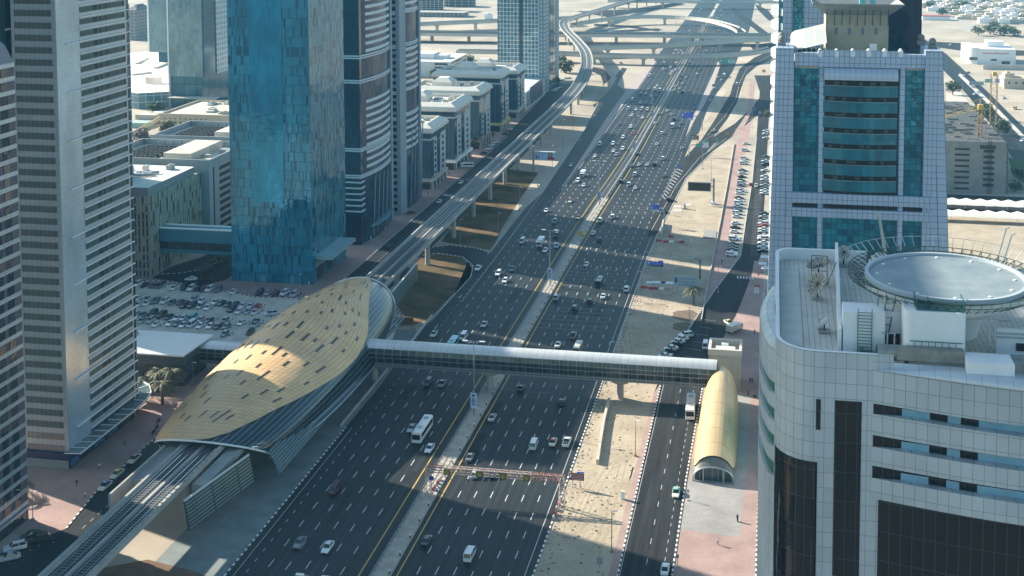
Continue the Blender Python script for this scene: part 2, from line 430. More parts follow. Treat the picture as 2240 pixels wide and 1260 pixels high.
patch('slip_road', [(905, 545), (985, 537), (1040, 543), (1075, 554), (1084, 566), (1070, 600), (1025, 650), (985, 690), (950, 725), (905, 760), (930, 712), (985, 655), (1030, 606), (1035, 582), (1012, 562), (960, 554), (905, 560)], 0.030, M_asphalt)
structure('street', MB().sheet([(-158.3, 100), (-139, 100), (-139, 330), (-136, 420), (-136, 700), (-139, 830), (-152, 930), (-166, 930), (-158, 700), (-156.2, 455), (-157, 300), (-158.3, 280), (-158, 258), (-155, 240), (-163, 228), (-163.5, 100)], 0.026), M_asphalt)
structure('street_pavement', MB().sheet([(-190, 236), (-158.3, 236), (-155, 240), (-158, 258), (-158.3, 400), (-190, 400)], 0.014), M_pink)
structure('tower_pavement', MB().sheet([(-240, 396), (-156.8, 396), (-156.5, 640), (-164, 860), (-240, 860)], 0.012), M_pink)
structure('car_park', MB().sheet([(-245, 345), (-161.5, 345), (-161.5, 398.5), (-180, 396.5), (-205, 404.5), (-245, 407)], 0.020), M_gravel)
structure('yard_road', MB().sheet([(-228, 411.5), (-205, 405.5), (-199.5, 414), (-199.5, 520), (-212, 520), (-222, 440), (-228, 425)], 0.024), M_asphalt2)
# ---- kerbs painted black and white
def kerb(pts, w=0.35, h=0.16, name='kerb'):
    mb = MB(); n = 0.0; rows = []
    uvs = []
    for i, p in enumerate(pts):
        p = Vector((p[0], p[1], 0)); a = Vector((*pts[max(i - 1, 0)][:2], 0)); b = Vector((*pts[min(i + 1, len(pts) - 1)][:2], 0))
        t = (b - a).normalized(); q = Vector((-t.y, t.x, 0)) * w / 2
        if i: n += (p - Vector((*pts[i - 1][:2], 0))).length
        uvs.append(n)
        rows.append([p + q + Vector((0, 0, .005)), p + q + Vector((0, 0, h)), p - q + Vector((0, 0, h)), p - q + Vector((0, 0, .005))])
    mb.grid(rows, smooth=False, flip=True, uv=lambda j, i: (uvs[min(i, len(uvs) - 1)], 20.0 + j * 0.3))
    return structure(name, mb, M_kerb)
kerb([(-111.5, 150), (-111.5, 300)])
kerb(ats([(1067, 557), (1098, 515), (1145, 440)]))
kerb([(-48.2, 150), (-48.2, 330)]); kerb([(-48.2, 330), (-48.2, 470)] + ats([(1440, 510), (1500, 392), (1560, 332)]))
kerb(svc_l[1:11]); kerb(svc_r[1:6])
kerb([(-158.4, 300), (-158.4, 280), (-158, 258), (-155, 240)])
kerb([(-161.5, 398.7), (-180, 396.8), (-205, 404.8), (-222, 409), (-233, 407)])
kerb([(-228, 416), (-220, 418.5), (-215, 424), (-212, 436)])
kerb(ats([(905, 545), (985, 537), (1040, 543), (1072, 553)])); kerb(ats([(905, 560), (960, 554), (1012, 562), (1035, 582), (1030, 606), (985, 655), (940, 705)]))
kerb([(-156.5, 455), (-156.5, 700)])
kerb([(-2.4, 150), (-2.4, 470)], 0.3, 0.1)
rp = MB(); rr_ = random.Random(12)
for k in range(16):
    y = rr_.uniform(200, 520); x = rr_.choice((-86, -90, -94, -98, -102, -74, -70, -66, -62, -58)) + (0 if rr_.random() < .5 else -.4); l, w = rr_.uniform(4, 18), rr_.uniform(1.0, 3.4)
    b = bend(y); rp.quad((x - w / 2 + b, y, .029), (x + w / 2 + b, y, .029), (x + w / 2 + b, y + l, .029), (x - w / 2 + b, y + l, .029))
tag(structure('asphalt_repair', rp, mat('fresh_asphalt', (.014, .018, .021), .6, noise=(.5, .3), spec=.2)), kind='structure')
tt = MB()
for k in range(13):
    x = rr_.uniform(-46.5, -35); y = rr_.uniform(235, 300) if k < 6 else rr_.uniform(340, 480); a = rr_.uniform(-.12, .12); L = rr_.uniform(18, 42); c = rr_.uniform(-.004, .004)
    for o in (0, 1.5):
        pts = [(x + o + a * t + c * t * t, y + t) for t in [L * i / 8 for i in range(9)]]
        pts = [(min(max(p, -47.8), -33.2 if q < 340 else -24.5), q) for p, q in pts]
        rows = [[(p - .16, q, .018 + .001 * (k % 4)), (p + .16, q, .018 + .001 * (k % 4))] for p, q in pts]
        tt.grid(rows, smooth=False)
structure('tyre_tracks', tt, mat('packed_sand', (.385, .315, .22), .95, spec=.1, noise=(.6, .3)))
rb_ = MB()
for k in range(900):
    x = rr_.uniform(-47.5, -33.4); y = rr_.uniform(225, 500)
    if rr_.random() < .45: x = -47.6 + abs(rr_.gauss(0, 1.4))
    s_ = rr_.uniform(.08, .34); h_ = s_ * rr_.uniform(.3, .8)
    rb_.grid([[(x - s_, y - s_ * .7, 0), (x + s_ * .8, y - s_, 0), (x + s_, y + s_ * .8, 0), (x - s_ * .7, y + s_, 0)], [(x - s_ * .4, y - s_ * .3, h_), (x + s_ * .4, y - s_ * .4, h_ * .9), (x + s_ * .3, y + s_ * .4, h_), (x - s_ * .3, y + s_ * .2, h_ * 1.1)]], closed=True, smooth=False)
tag(rb_.build('rubble', mat('rubble_stone', (.27, .22, .16), .95, noise=(1.5, .4))), kind='stuff')
# ---- painted markings
def dashes(xs, y0, y1, per, ln, w=0.16, z=0.036, ph=0.0, mb=None, f=bend):
    mb = mb or MB()
    for k, x in enumerate(xs):
        y = y0 + ph + (k % 3) * 0.5
        while y < y1:
            b = f(y)
            mb.quad((x - w / 2 + b, y, z), (x + w / 2 + b, y, z), (x + w / 2 + b, y + ln, z), (x - w / 2 + b, y + ln, z))
            y += per
    return mb
def line(pts, w=0.2, z=0.036, mb=None):
    mb = mb or MB(); rows = []
    for i, p in enumerate(pts):
        p = Vector((p[0], p[1], z)); a = Vector((*pts[max(i - 1, 0)][:2], z)); b = Vector((*pts[min(i + 1, len(pts) - 1)][:2], z))
        t = (b - a).normalized(); q = Vector((-t.y, t.x, 0)) * w / 2
        rows.append([p - q, p + q])
    mb.grid(rows, smooth=False)
    return mb
def hl(x, y0=150, y1=1500, n=30):
    return [(x + bend(y0 + (y1 - y0) * i / n), y0 + (y1 - y0) * i / n) for i in range(n + 1)]
lm = dashes([-87.9, -91.9, -95.9, -99.9, -103.9], 180, 1500, 8.3, 3.1, 0.2, ph=2.2)
dashes([-107.6], 180, 560, 4.15, 1.3, 0.16, mb=lm)
dashes([-72.2, -68.4, -64.6, -60.8, -57.0, -53.2], 180, 1500, 8.3, 3.1, 0.2, ph=5.0, mb=lm)
structure('lane_markings', lm, M_lane)
ym = line(hl(-84.0), 0.28); line(hl(-76.1), 0.28, mb=ym)
structure('yellow_edge_lines', ym, M_yellow)
wl = line([(-109.6, 150), (-109.8, 260), (-109.8, 300)], 0.16)
line(hl(-49.9, 150, 500), 0.18, mb=wl)
line(ats([(1010, 660), (1080, 570), (1110, 528), (1189, 418), (1232, 354), (1278, 284), (1307, 228), (1318, 200)]), 0.22, z=.04, mb=wl)
line(ats([(1236, 408), (1303, 320), (1350, 252), (1392, 203), (1436, 138)]), 0.2, z=.044, mb=wl)
line([(-30.4, 180), (-30.4, 350)], 0.12, 0.040, mb=wl)
for p in ([(1606, 285), (1640, 262), (1664, 250)], [(1424, 505), (1480, 405), (1530, 345), (1590, 302)], [(1520, 318), (1570, 290), (1630, 245)], [(1548, 296), (1585, 255), (1610, 215), (1618, 180), (1634, 150), (1690, 118)]):
    line(ats(p), 0.2, 0.052, mb=wl)
structure('edge_lines', wl, mat('edge_paint', (0.5, 0.5, 0.48), 0.6, noise=(0.6, 0.3)))
sm = dashes([-25.3], 180, 350, 8.3, 2.4, 0.13, z=0.040); dashes([-21.6], 180, 350, 3.6, 1.6, 0.1, z=0.040, mb=sm)
dashes([-147.5, -151.5], 240, 640, 3.2, 1.5, 0.13, z=0.034, mb=sm, f=lambda y: 0)
structure('service_markings', sm, M_lane)
# rumble bars across the right carriageway
rb = MB()
for Y, n, x1 in ((331, 1, -60.5), (342, 2, -57), (383, 6, -54), (428, 2, -54), (440, 3, -54), (492, 4, -55), (533, 4, -55)):
    for k in range(n):
        y = Y + k * 4.2
        rb.box(-75.6 + bend(y), x1 + bend(y) + k * .1, y, y + 0.35, 0.03, 0.042)
structure('rumble_bars', rb, M_faint)
# zebra hatching in the gore of the exit, chevrons
zz = MB()
for k in range(11):
    t = k / 10.0
    a = at(1447 + (1474 - 1447) * t, 436 - 60 * t); b = at(1455 + (1494 - 1455) * t, 436 - 60 * t); c = at(1450 + (1482 - 1450) * t, 430.5 - 60 * t)
    for p, q in ((a, c), (c, b)):
        zz.quad((p.x, p.y, .045), (q.x, q.y, .045), (q.x, q.y + 1.2, .045), (p.x, p.y + 1.2, .045))
for k in range(7):
    p, q = at(1545 + k * 2.4, 334 - k * 3), at(1553 + k * 3.0, 330 - k * 3)
    zz.quad((p.x, p.y, .055), (q.x, q.y, .055), (q.x, q.y + 0.9, .055), (p.x, p.y + 0.9, .055))
for k in range(6):
    a = at(1612 + k * 6.5, 609 + k * .4)
    zz.quad((a.x, a.y, .04), (a.x + .55, a.y, .04), (a.x + .55, a.y + 3, .04), (a.x, a.y + 3, .04))
for k in range(9):
    a = at(968 + k * 4.4, 428 + k * .6); zz.quad((a.x, a.y, .04), (a.x + .6, a.y, .04), (a.x + .6, a.y + 3.4, .04), (a.x, a.y + 3.4, .04))
structure('hatched_markings', zz, M_lane)
# arrows on the lanes
am = MB()
def arrow(px, py, fwd=1, turn=0, s=1.0):
    p = at(px, py); z = .046
    am.quad((p.x - .12, p.y - 1.8 * s, z), (p.x + .12, p.y - 1.8 * s, z), (p.x + .12, p.y + 1.2 * s, z), (p.x - .12, p.y + 1.2 * s, z))
    if turn:
        am.quad((p.x + .121, p.y + .9 * s, z), (p.x + .9, p.y + .9 * s, z), (p.x + .9, p.y + 1.2 * s, z), (p.x + .121, p.y + 1.2 * s, z))
        am.fan([(p.x + .9, p.y + .45 * s, z), (p.x + 1.5, p.y + 1.05 * s, z), (p.x + .9, p.y + 1.65 * s, z)])
    else:
        e = 1.2 * s if fwd > 0 else -1.8 * s
        am.fan([(p.x - .42, p.y + e, z), (p.x + .42, p.y + e, z), (p.x, p.y + e + 1.5 * s * fwd, z)], flip=fwd < 0)
for k in range(6): arrow(1283 + k * 21, 546 + k * 1.2)
for k in range(6): arrow(1262 + k * 21.5, 584 + k * 1.6)
arrow(1394, 596, turn=1); arrow(1410, 553, turn=1); arrow(1334, 750, turn=1)
for a, b in ((1009, 646), (956, 713), (1231, 412), (1270, 305), (1300, 252)): arrow(a, b, -1)
structure('arrow_markings', am, M_lane)
# angled bays along the left street, straight bays at the right car rows
bm = MB()
for y0, n, x0, x1 in ((505, 10, -155.8, -150.8), (590, 16, -156, -151), (655, 24, -157.5, -152)):
    for k in range(n):
        y = y0 + k * 3.0
        bm.quad((x0, y, .04), (x1, y - 2.2, .04), (x1, y - 2.08, .04), (x0, y + .12, .04))
for k in range(90):
    y = 478 + k * 2.6
    bm.quad((-14.6, y, .04), (-11.2, y, .04), (-11.2, y + .12, .04), (-14.6, y + .12, .04))
    if k < 70: bm.quad((-8.2, y, .04), (-4.8, y, .04), (-4.8, y + .12, .04), (-8.2, y + .12, .04))
for k in range(7):
    a = at(1490 + k * 8, 795 - k * 16); bm.quad((a.x, a.y, .045), (a.x + 4.2, a.y - 1.0, .045), (a.x + 4.2, a.y - .88, .045), (a.x, a.y + .12, .045))
for k in range(12):
    bm.quad((-209, 414 + k * 3, .04), (-204.5, 414 + k * 3, .04), (-204.5, 414.12 + k * 3, .04), (-209, 414.12 + k * 3, .04))
structure('parking_bays', bm, M_lane)
# ================================================================ buildings on the left
def building(name, label, x, y, cat='building', group=None):
    return thing(name, label, cat, (x, y, 0), group)
def wins(parent, name, quads, m):
    """quads: list of boxes, every one a part of its own"""
    for q in quads:
        c = Vector(((q[0] + q[1]) / 2, (q[2] + q[3]) / 2, q[4]))
        mb = MB().box(*q)
        mb.build(name, m, parent, loc=c - parent.location)
def dup_boxes(parent, name, dims, places, m):
    """equal boxes sharing one mesh; places are the lower centre points in world metres"""
    w, d, h = dims
    first = None
    for p in places:
        if first is None:
            first = MB().box(p[0] - w / 2, p[0] + w / 2, p[1] - d / 2, p[1] + d / 2, p[2], p[2] + h).build(name, m, parent, loc=Vector(p) - parent.location)
        else:
            c = first.copy(); COL.objects.link(c); c.parent = parent; c.location = Vector(p) - parent.location
M_glass_dark = panel('dark_window_glass', (0.010, 0.018, 0.024), (0.020, 0.034, 0.042), (0.05, 0.06, 0.065), 1.3, 3.0, 0.05, 0.08, 0.0, 0.8, tilt=0.03)
M_purple = panel('purple_cladding', (0.080, 0.064, 0.085), (0.066, 0.053, 0.072), (0.15, 0.13, 0.15), 60.0, 0.75, 0.05, 0.6, grime_reflection=0.1)
M_alu = panel('aluminium_band', (0.45, 0.50, 0.53), (0.41, 0.46, 0.50), (0.25, 0.29, 0.31), 1.6, 1.2, 0.04, 0.35, 0.4, grime_reflection=0.1)
# ---- striped office tower at the far left
t = building('office_tower', 'purple and silver striped office tower at the bottom left corner, dark shops at its foot', -175, 220)
mb = MB().box(-186, -166, 196, 242.6, 0, 104.5, 0)
# sloping mansard top
mb.grid([[(-166, 196, 104.5), (-166, 242.6, 104.5), (-186, 242.6, 104.5), (-186, 196, 104.5)], [(-167.2, 196, 108.5), (-167.2, 241.4, 108.5), (-186, 241.4, 108.5), (-186, 196, 108.5)], [(-170, 196, 113), (-170, 238, 113), (-186, 238, 113), (-186, 196, 113)]], m=1, smooth=False, closed=True)
mb.sheet([(-170, 196), (-170, 238), (-186, 238), (-186, 196)], 113, 1)
mb.build('wall', [M_purple, mat('slate_roof', (0.19, 0.20, 0.23), 0.6, noise=(0.8, 0.2))], t)
MB().box(-216, -186.02, 205, 246, 0, 196, 0).box(-216, -186.02, 246, 265, 125, 196).build('unseen_shade_tower', panel('unseen_tower_glazing', (0.03, 0.06, 0.09), (0.05, 0.09, 0.12), (0.10, 0.12, 0.14), 1.5, 3.4, 0.1, 0.2), t)  # unseen block with overhang, added to keep the near white roof shaded
band = MB(); P = []
for k in range(34):
    z = 3.6 + k * 3.03
    band.box(-165.99, -165.86, 196, 242.72, z, z + 1.0)
    band.box(-186, -165.86, 242.6, 242.73, z, z + 1.0)
    if z < 101: P += [(-165.95, y, z + 1.02) for y in (238.9, 235.2, 231.5)]
band.build('silver_band', M_alu, t)
dup_boxes(t, 'window', (0.16, 2.2, 1.95), P[:99], M_glass_dark)
sh = MB().box(-165.98, -165.3, 196, 242.3, 2.9, 3.3)
sh.build('canopy', M_alu, t)
MB().box(-165.99, -165.9, 197, 241.5, 0.3, 2.8).build('shop_front', M_glass_dark, t)
# ---- grey banded tower with sun shades
t = building('office_tower', 'tall grey tower banded with windows, blue shop front below its curved canopy', -176, 280)
M_gface = panel('grey_metal_panel', (0.42, 0.47, 0.50), (0.385, 0.435, 0.465), (0.19, 0.215, 0.23), 1.25, 1.5, 0.035, 0.38, 0.35, grime_reflection=0.12)
M_gsilver = panel('silver_metal_panel', (0.40, 0.50, 0.56), (0.37, 0.47, 0.53), (0.27, 0.34, 0.38), 0.9, 1.5, 0.03, 0.25, 0.30, grime_reflection=0.25, tilt=0.015)
H2 = 190.0
MB().box(-182.4, -170.7, 266, 298.2, 0, H2).build('wall', M_gface, t)
MB().box(-170.69, -170.55, 266.03, 276, 4.2, H2).build('side_panel', M_gsilver, t)
M_gwin = panel('smoky_window', (0.10, 0.112, 0.108), (0.12, 0.132, 0.125), (0.03, 0.035, 0.035), 1.25, 3.0, 0.05, 0.10, 0.0, 0.9, tilt=0.02)
M_swin = panel('side_window', (0.030, 0.075, 0.088), (0.060, 0.105, 0.105), (0.02, 0.03, 0.03), 0.95, 3.0, 0.05, 0.28, 0.0, 0.15, tilt=0.05, wob=0.25, wobs=0.5, dark=(0.25, (0.012, 0.03, 0.034)))
P, Q = [], []
for k in range(40):
    z = 4.4 + k * 3.0
    P.append((-176.6, 265.97, z)); Q.append((-170.64, 286.7, z))
dup_boxes(t, 'window', (9.8, 0.12, 1.5), P, M_gwin)
dup_boxes(t, 'window', (0.14, 21.2, 1.4), Q, M_swin)
P, Q = [], []
for k in range(40):
    z = 6.25 + k * 3.0
    (Q if k % 4 == 1 else P).append((-170.2, 287.2 if k % 4 != 1 else 284.2, z))
dup_boxes(t, 'sun_shade', (0.5, 23.0, 0.16), P, M_white)
dup_boxes(t, 'sun_shade', (0.5, 29.0, 0.16), Q, M_white)
arc = [(-170.7, 298.25)] + [(-176 + 5.3 * math.cos(a), 298.25 + 5.0 * math.sin(a)) for a in [i * math.pi / 16 for i in range(1, 9)]] + [(-182.4, 303.2), (-182.4, 298.25)]
MB().prism(arc, 0, H2 - 2).build('corner_glazing', panel('corner_glass', (0.02, 0.045, 0.06), (0.03, 0.06, 0.08), (0.07, 0.09, 0.10), 1.4, 3.0, 0.06, 0.12, 0.2, tilt=0.03), t)
cv = MB(); ring_o = [(-166.2, 264)] + [(-166.2, 264 + k * 3.3) for k in range(1, 9)] + [(-166.6, 296), (-168, 301.5), (-171, 306), (-175.5, 309), (-181, 310)]
ring_i = [(-170.5, 264)] + [(-170.5, 264 + k * 3.3) for k in range(1, 9)] + [(-170.4, 296.5), (-171.2, 300.6), (-173.4, 303.5), (-176.5, 305.2), (-181, 305.6)]
for z in (4.7, 5.0):
    pass
cv.grid([[(*o, 5.2), (*o, 4.85), (*i, 4.6), (*i, 4.95)] for o, i in zip(ring_o, ring_i)], closed=True, smooth=False)
cv.build('canopy', mat('canopy_glass', (0.10, 0.15, 0.16), 0.15, 0.2), t)
fr = MB()
for o, i in zip(ring_o, ring_i): fr.bar((*o, 5.3), (*i, 5.05), .16, .14)
for R_ in (ring_o,):
    for a, b in zip(R_[:-1], R_[1:]): fr.bar((*a, 5.32), (*b, 5.32), .2, .3)
fr.build('canopy_frame', M_white, t)
sg = MB().box(-170.5, -169.9, 265.4, 296, 2.6, 4.3, 0).box(-182.4, -170.0, 265.2, 265.95, 2.6, 4.3, 0)
sg.build('shop_fascia', mat('navy_fascia', (0.012, 0.02, 0.09), 0.3), t)
for y0, y1 in ((266.5, 270), (277, 281.5), (284, 288)): MB().box(-170.5, -170.3, y0, y1, 0.5, 2.4).build('shop_poster', mat('blue_poster', (0.05, 0.22, 0.45), 0.35, noise=(0.9, 0.0), col2=(0.02, 0.05, 0.16)), t)
MB().box(-170.54, -170.4, 265.9, 297, 0.1, 2.55).build('shop_front', M_glass_dark, t)
# ---- dark tower behind, only its top left of the grey one
t = building('office_tower', 'dark blue glass tower seen in the top left corner above the striped roof', -199, 277)
MB().box(-212, -186, 269, 285, 0, 205).build('glazing', panel('navy_glazing', (0.015, 0.05, 0.075), (0.02, 0.07, 0.10), (0.03, 0.08, 0.11), 1.5, 3.4, 0.08, 0.12, 0.4, tilt=0.02), t)
for z in (100, 108.5, 118): MB().box(-186.02, -185.8, 268.9, 285, z, z + .4).build('spandrel_line', M_white, t)
# ---- second-row tower, hidden behind the grey one, whose shade lies over the car park and the road
t = building('office_tower', 'plain concrete tower of the second row standing behind the grey banded tower', -262, 392)
mb = MB().prism([(-282, 357), (-246, 357), (-243.5, 428), (-282, 428)], 0, 101)
mb.build('wall', panel('hidden_tower_wall', (0.32, 0.31, 0.29), (0.30, 0.29, 0.27), (0.08, 0.1, 0.11), 2.4, 3.2, 0.35, 0.5), t)
MB().box(-270, -255, 380, 400, 101, 104).build('plant_room', M_conc2, t)

# ---- low building with slotted stone cladding
t = building('office_building', 'beige office block with staggered slot windows between the tower and the glass bridge', -238, 432)
M_beige = panel('beige_cladding', (0.34, 0.33, 0.29), (0.29, 0.285, 0.25), (0.10, 0.10, 0.09), 0.95, 3.1, 0.05, 0.75, spec=0.2, grime_reflection=0.12)
MB().box(-262, -228, 411, 453, 0, 30.9).build('wall', M_beige, t)
rnd = random.Random(3)
wq = []
for c in range(4):
    x = -228.9 - c * 1.55
    for fl in range(10):
        if rnd.random() < .72: wq.append((x - .36, x + .36, 410.9, 411.05, 0.7 + fl * 3.05, 0.7 + fl * 3.05 + rnd.choice((2.0, 2.6))))
for c in range(24):
    y = 412.4 + c * 1.7
    fl = 0
    while fl < 10:
        n = rnd.choice((1, 1, 2))
        if rnd.random() < .40: wq.append((-228.05, -227.9, y - .4, y + .4, 0.8 + fl * 3.05, 0.8 + fl * 3.05 + 2.3 + (n - 1) * 3.05))
        fl += n + 1
rnd.shuffle(wq)
wins(t, 'window', wq[:98], M_black)
fins = MB()
for c in range(25):
    y = 411.6 + c * 1.7
    z0 = rnd.uniform(0, 3); z = z0
    while z < 30:
        h = rnd.choice((3.05, 6.1)); w = rnd.uniform(.35, .6)
        fins.box(-227.999, -227.72 - rnd.random() * .12, y - w / 2, y + w / 2, z + .05, min(z + h, 31.2) - .05)
        z += h
for c in range(6):
    x = -228.2 - c * 1.55; z = rnd.uniform(0, 3)
    while z < 30:
        h = rnd.choice((3.05, 6.1))
        fins.box(x - .28, x + .28, 410.72, 410.999, z + .05, min(z + h, 31.2) - .05); z += h
fins.build('cladding_fin', M_beige, t)
MB().box(-261, -228.6, 411.6, 448, 30.9, 34.0, 0, 1).build('upper_storey', [mat('slate_band', (0.16, 0.19, 0.21), 0.35), mat('pale_roof', (0.62, 0.62, 0.59), 0.8, noise=(0.2, 0.15))], t)
def roof_kit(t, x0, x1, y0, y1, z, n=9, seed=1, big=1.0):
    r = random.Random(seed)
    for k in range(n):
        w, d, h = r.uniform(1.5, 4) * big, r.uniform(1.5, 4) * big, r.uniform(.8, 2.2)
        x, y = r.uniform(x0, x1 - w), r.uniform(y0, y1 - d)
        m_ = MB().box(x, x + w, y, y + d, z - .02, z + h)
        if r.random() < .6: m_.tube([(x + w / 2, y + d / 2, z + h - .01), (x + w / 2, y + d / 2, z + h + .35)], min(w, d) * .33, 10)
        m_.build('roof_unit', r.choice((M_steel, M_conc2, mat('unit_grey', (0.27, 0.29, 0.29), 0.6))), t)
roof_kit(t, -258, -231, 425, 446, 34.0, 9, 4)
dk = MB()
for y in (428, 432): dk.tube([(-252, y, 34.7), (-240, y, 34.7), (-236, y + 2, 34.7)], .6, 8)
dk.build('duct', M_steel, t)
# ---- block with plant roof behind it
M_bluegrey = panel('blue_grey_render', (0.27, 0.32, 0.35), (0.26, 0.31, 0.34), (0.22, 0.27, 0.30), 8, 6, 0.03, 0.7, grime_reflection=0.1)
def plant_block(y0, y1, label, seed):
    t = building('office_building', label, -246, (y0 + y1) / 2)
    X0, X1, z = -275, -225, 33.0
    MB().box(X0, X1, y0, y1, 0, z, 0, 1).build('wall', [M_bluegrey, mat('pale_roof', (0.62, 0.62, 0.59), 0.8)], t)
    pr_ = MB()
    for b in ((X0, X1, y0, y0 + .5), (X0, X1, y1 - .5, y1), (X0, X0 + .5, y0 + .502, y1 - .502), (X1 - .5, X1, y0 + .502, y1 - .502)): pr_.box(*b, z, z + 2.6)
    for k in range(12): pr_.box(X0 + 2 + k * 4, X0 + 2.4 + k * 4, y1 - 1.3, y1 - .502, z, z + 2.2)
    pr_.build('parapet', M_bluegrey, t)
    q = []
    for k in range(10):
        q.append((X1 - .05, X1 + .1, y0 + 9, y1 - 1.5, 3.5 + k * 2.9, 5.0 + k * 2.9))
    wins(t, 'window', q, M_black)
    MB().box(X1 - .05, X1 + .1, y0 + 3.4, y0 + 4.3, 2, z - 1).build('stair_window', M_black, t)
    for k in range(6):
        y = y0 + 6 + k * (y1 - y0 - 14) / 6
        m_ = MB().box(-268, -252, y, y + 2.2, z + .4, z + 1.8)
        for j in range(7): m_.tube([(-266.5 + j * 2.1, y + 1.1, z + 1.8), (-266.5 + j * 2.1, y + 1.1, z + 2.1)], .75, 10)
        m_.build('chiller', M_dark, t)
    MB().box(-248, -236, y0 + 6, y1 - 4, z - .01, z + 3.6).build('plant_room', M_conc2, t)
    roof_kit(t, -250, -228, y0 + 3, y1 - 4, z, 6, seed)
    return t
plant_block(453.6, 492, 'blue grey block with six black chillers on its roof, beside the blue tower', 5)
plant_block(500, 536, 'flat roofed block with black chillers, directly behind the first chiller roof', 9)
# ---- enclosed glass bridge between the beige block and the blue tower
t = building('glass_bridge', 'teal enclosed bridge joining the beige block to the blue glass tower', -211, 420, 'bridge')
M_teal = panel('teal_cladding', (0.05, 0.22, 0.31), (0.045, 0.20, 0.29), (0.04, 0.17, 0.25), 2.2, 5.0, 0.02, 0.3, 0.4, grime_reflection=0.1)
MB().box(-227.6, -197.2, 417.6, 423, 8.2, 9.4).box(-227.6, -197.2, 417.6, 423, 12.4, 17.2).build('cladding', M_teal, t)
MB().box(-227.6, -197.2, 417.75, 422.8, 9.402, 12.398).build('window_band', M_glass_dark, t)
MB().box(-227.6, -197.2, 417.55, 418.1, 17.2, 17.7).box(-227.6, -197.2, 422.5, 423.05, 17.2, 17.7).build('parapet', M_white, t)
# ---- blue glass tower
t = building('glass_tower', 'tall turquoise glass tower with a cantilevered entrance canopy, beside the car park', -181, 431, 'tower')
M_blue = panel('turquoise_curtain_wall', (0.022, 0.23, 0.36), (0.035, 0.32, 0.46), (0.015, 0.16, 0.26), 0.55, 3.5, 0.04, 0.07, 0.25, 0.6, tilt=0.03, wob=0.5, wobs=0.12, grime_reflection=0.38, dark=(0.24, (0.010, 0.115, 0.18)))  # large blotches put cloud-like reflections into the glass colour
M_blue2 = panel('side_curtain_wall', (0.012, 0.14, 0.21), (0.05, 0.25, 0.33), (0.10, 0.24, 0.29), 0.72, 3.5, 0.06, 0.10, 0.15, 0.4, tilt=0.045, wob=0.4, wobs=0.2, grime_reflection=0.2, dark=(0.3, (0.012, 0.075, 0.11)))
M_bluec = panel('clear_corner_glass', (0.03, 0.33, 0.46), (0.026, 0.29, 0.41), (0.02, 0.18, 0.25), 2.6, 3.5, 0.04, 0.08, 0.55, 0.8, tilt=0.02, wob=0.25, wobs=0.2)
M_bluem = panel('smooth_blue_glass', (0.008, 0.25, 0.41), (0.014, 0.32, 0.51), (0.008, 0.19, 0.32), 0.55, 3.5, 0.04, 0.06, 0.35, 0.6, tilt=0.02, wob=0.6, wobs=0.12, grime_reflection=0.42)  # reflected clouds painted into the colour as broad blotches
mb = MB()
mb.box(-196.9, -165.7, 413.6, 449.2, 0, 168, 0)
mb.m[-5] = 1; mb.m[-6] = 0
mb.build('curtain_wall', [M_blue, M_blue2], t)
MB().box(-188.2, -176, 413.45, 413.59, 30, 168).build('smooth_glass_panel', M_bluem, t)
for q in ((-169.4, -165.55, 413.4, 413.595), (-165.69, -165.5, 413.6, 416.6), (-196.95, -195.6, 413.4, 413.595)): MB().box(*q, 0, 12).build('corner_glass', M_bluec, t)
ln = MB()
for k in range(1, 48):
    ln.box(-196.9, -165.62, 413.5, 413.585, k * 3.5 - .07, k * 3.5 + .07)
ln.build('transom', mat('blue_transom', (0.03, 0.17, 0.23), 0.3, 0.4), t)
dr = MB()
for x in (-184.6, -173.4): dr.box(x - .9, x + .9, 413.3, 413.49, 0, 2.7).box(x - .1, x + .1, 413.2, 413.29, 0, 2.7)
dr.build('door', mat('door_glass', (0.16, 0.30, 0.34), 0.2), t)
cn = MB().box(-165.68, -159.2, 416.5, 442, 8.6, 9.9)
cn.build('canopy', mat('canopy_soffit', (0.30, 0.46, 0.48), 0.4, noise=(0.3, 0.2)), t)
MB().box(-165.66, -165.45, 418, 424.5, 0.8, 4.8).box(-165.66, -165.45, 428, 434, 1.2, 4.8).build('shop_window', M_glass_dark, t)
MB().box(-165.68, -165.55, 417, 446, 5.2, 7.6).build('grey_spandrel', mat('spandrel_grey', (0.2, 0.3, 0.33), 0.4), t)

# ---- twin apartment towers with curved balconies
M_navy = panel('navy_glass', (0.006, 0.014, 0.035), (0.008, 0.02, 0.045), (0.010, 0.025, 0.05), 1.5, 3.0, 0.04, 0.10, 0.0, 0.7, tilt=0.02)
M_win2 = panel('dark_blue_window', (0.005, 0.020, 0.045), (0.025, 0.070, 0.115), (0.015, 0.035, 0.055), 0.9, 3.0, 0.05, 0.16, 0.0, 0.25, tilt=0.06)
M_balc = mat('balcony_white', (0.50, 0.56, 0.60), 0.5, noise=(0.5, 0.1))
M_stone = panel('grey_stone', (0.21, 0.28, 0.34), (0.195, 0.265, 0.325), (0.17, 0.21, 0.24), 1.2, 1.0, 0.03, 0.6, grime_reflection=0.1)
def bow(y0, y1, x0, bulge, n=10):
    return [(x0 + bulge * math.sin(math.pi * i / n) ** .8, y0 + (y1 - y0) * i / n) for i in range(n + 1)]
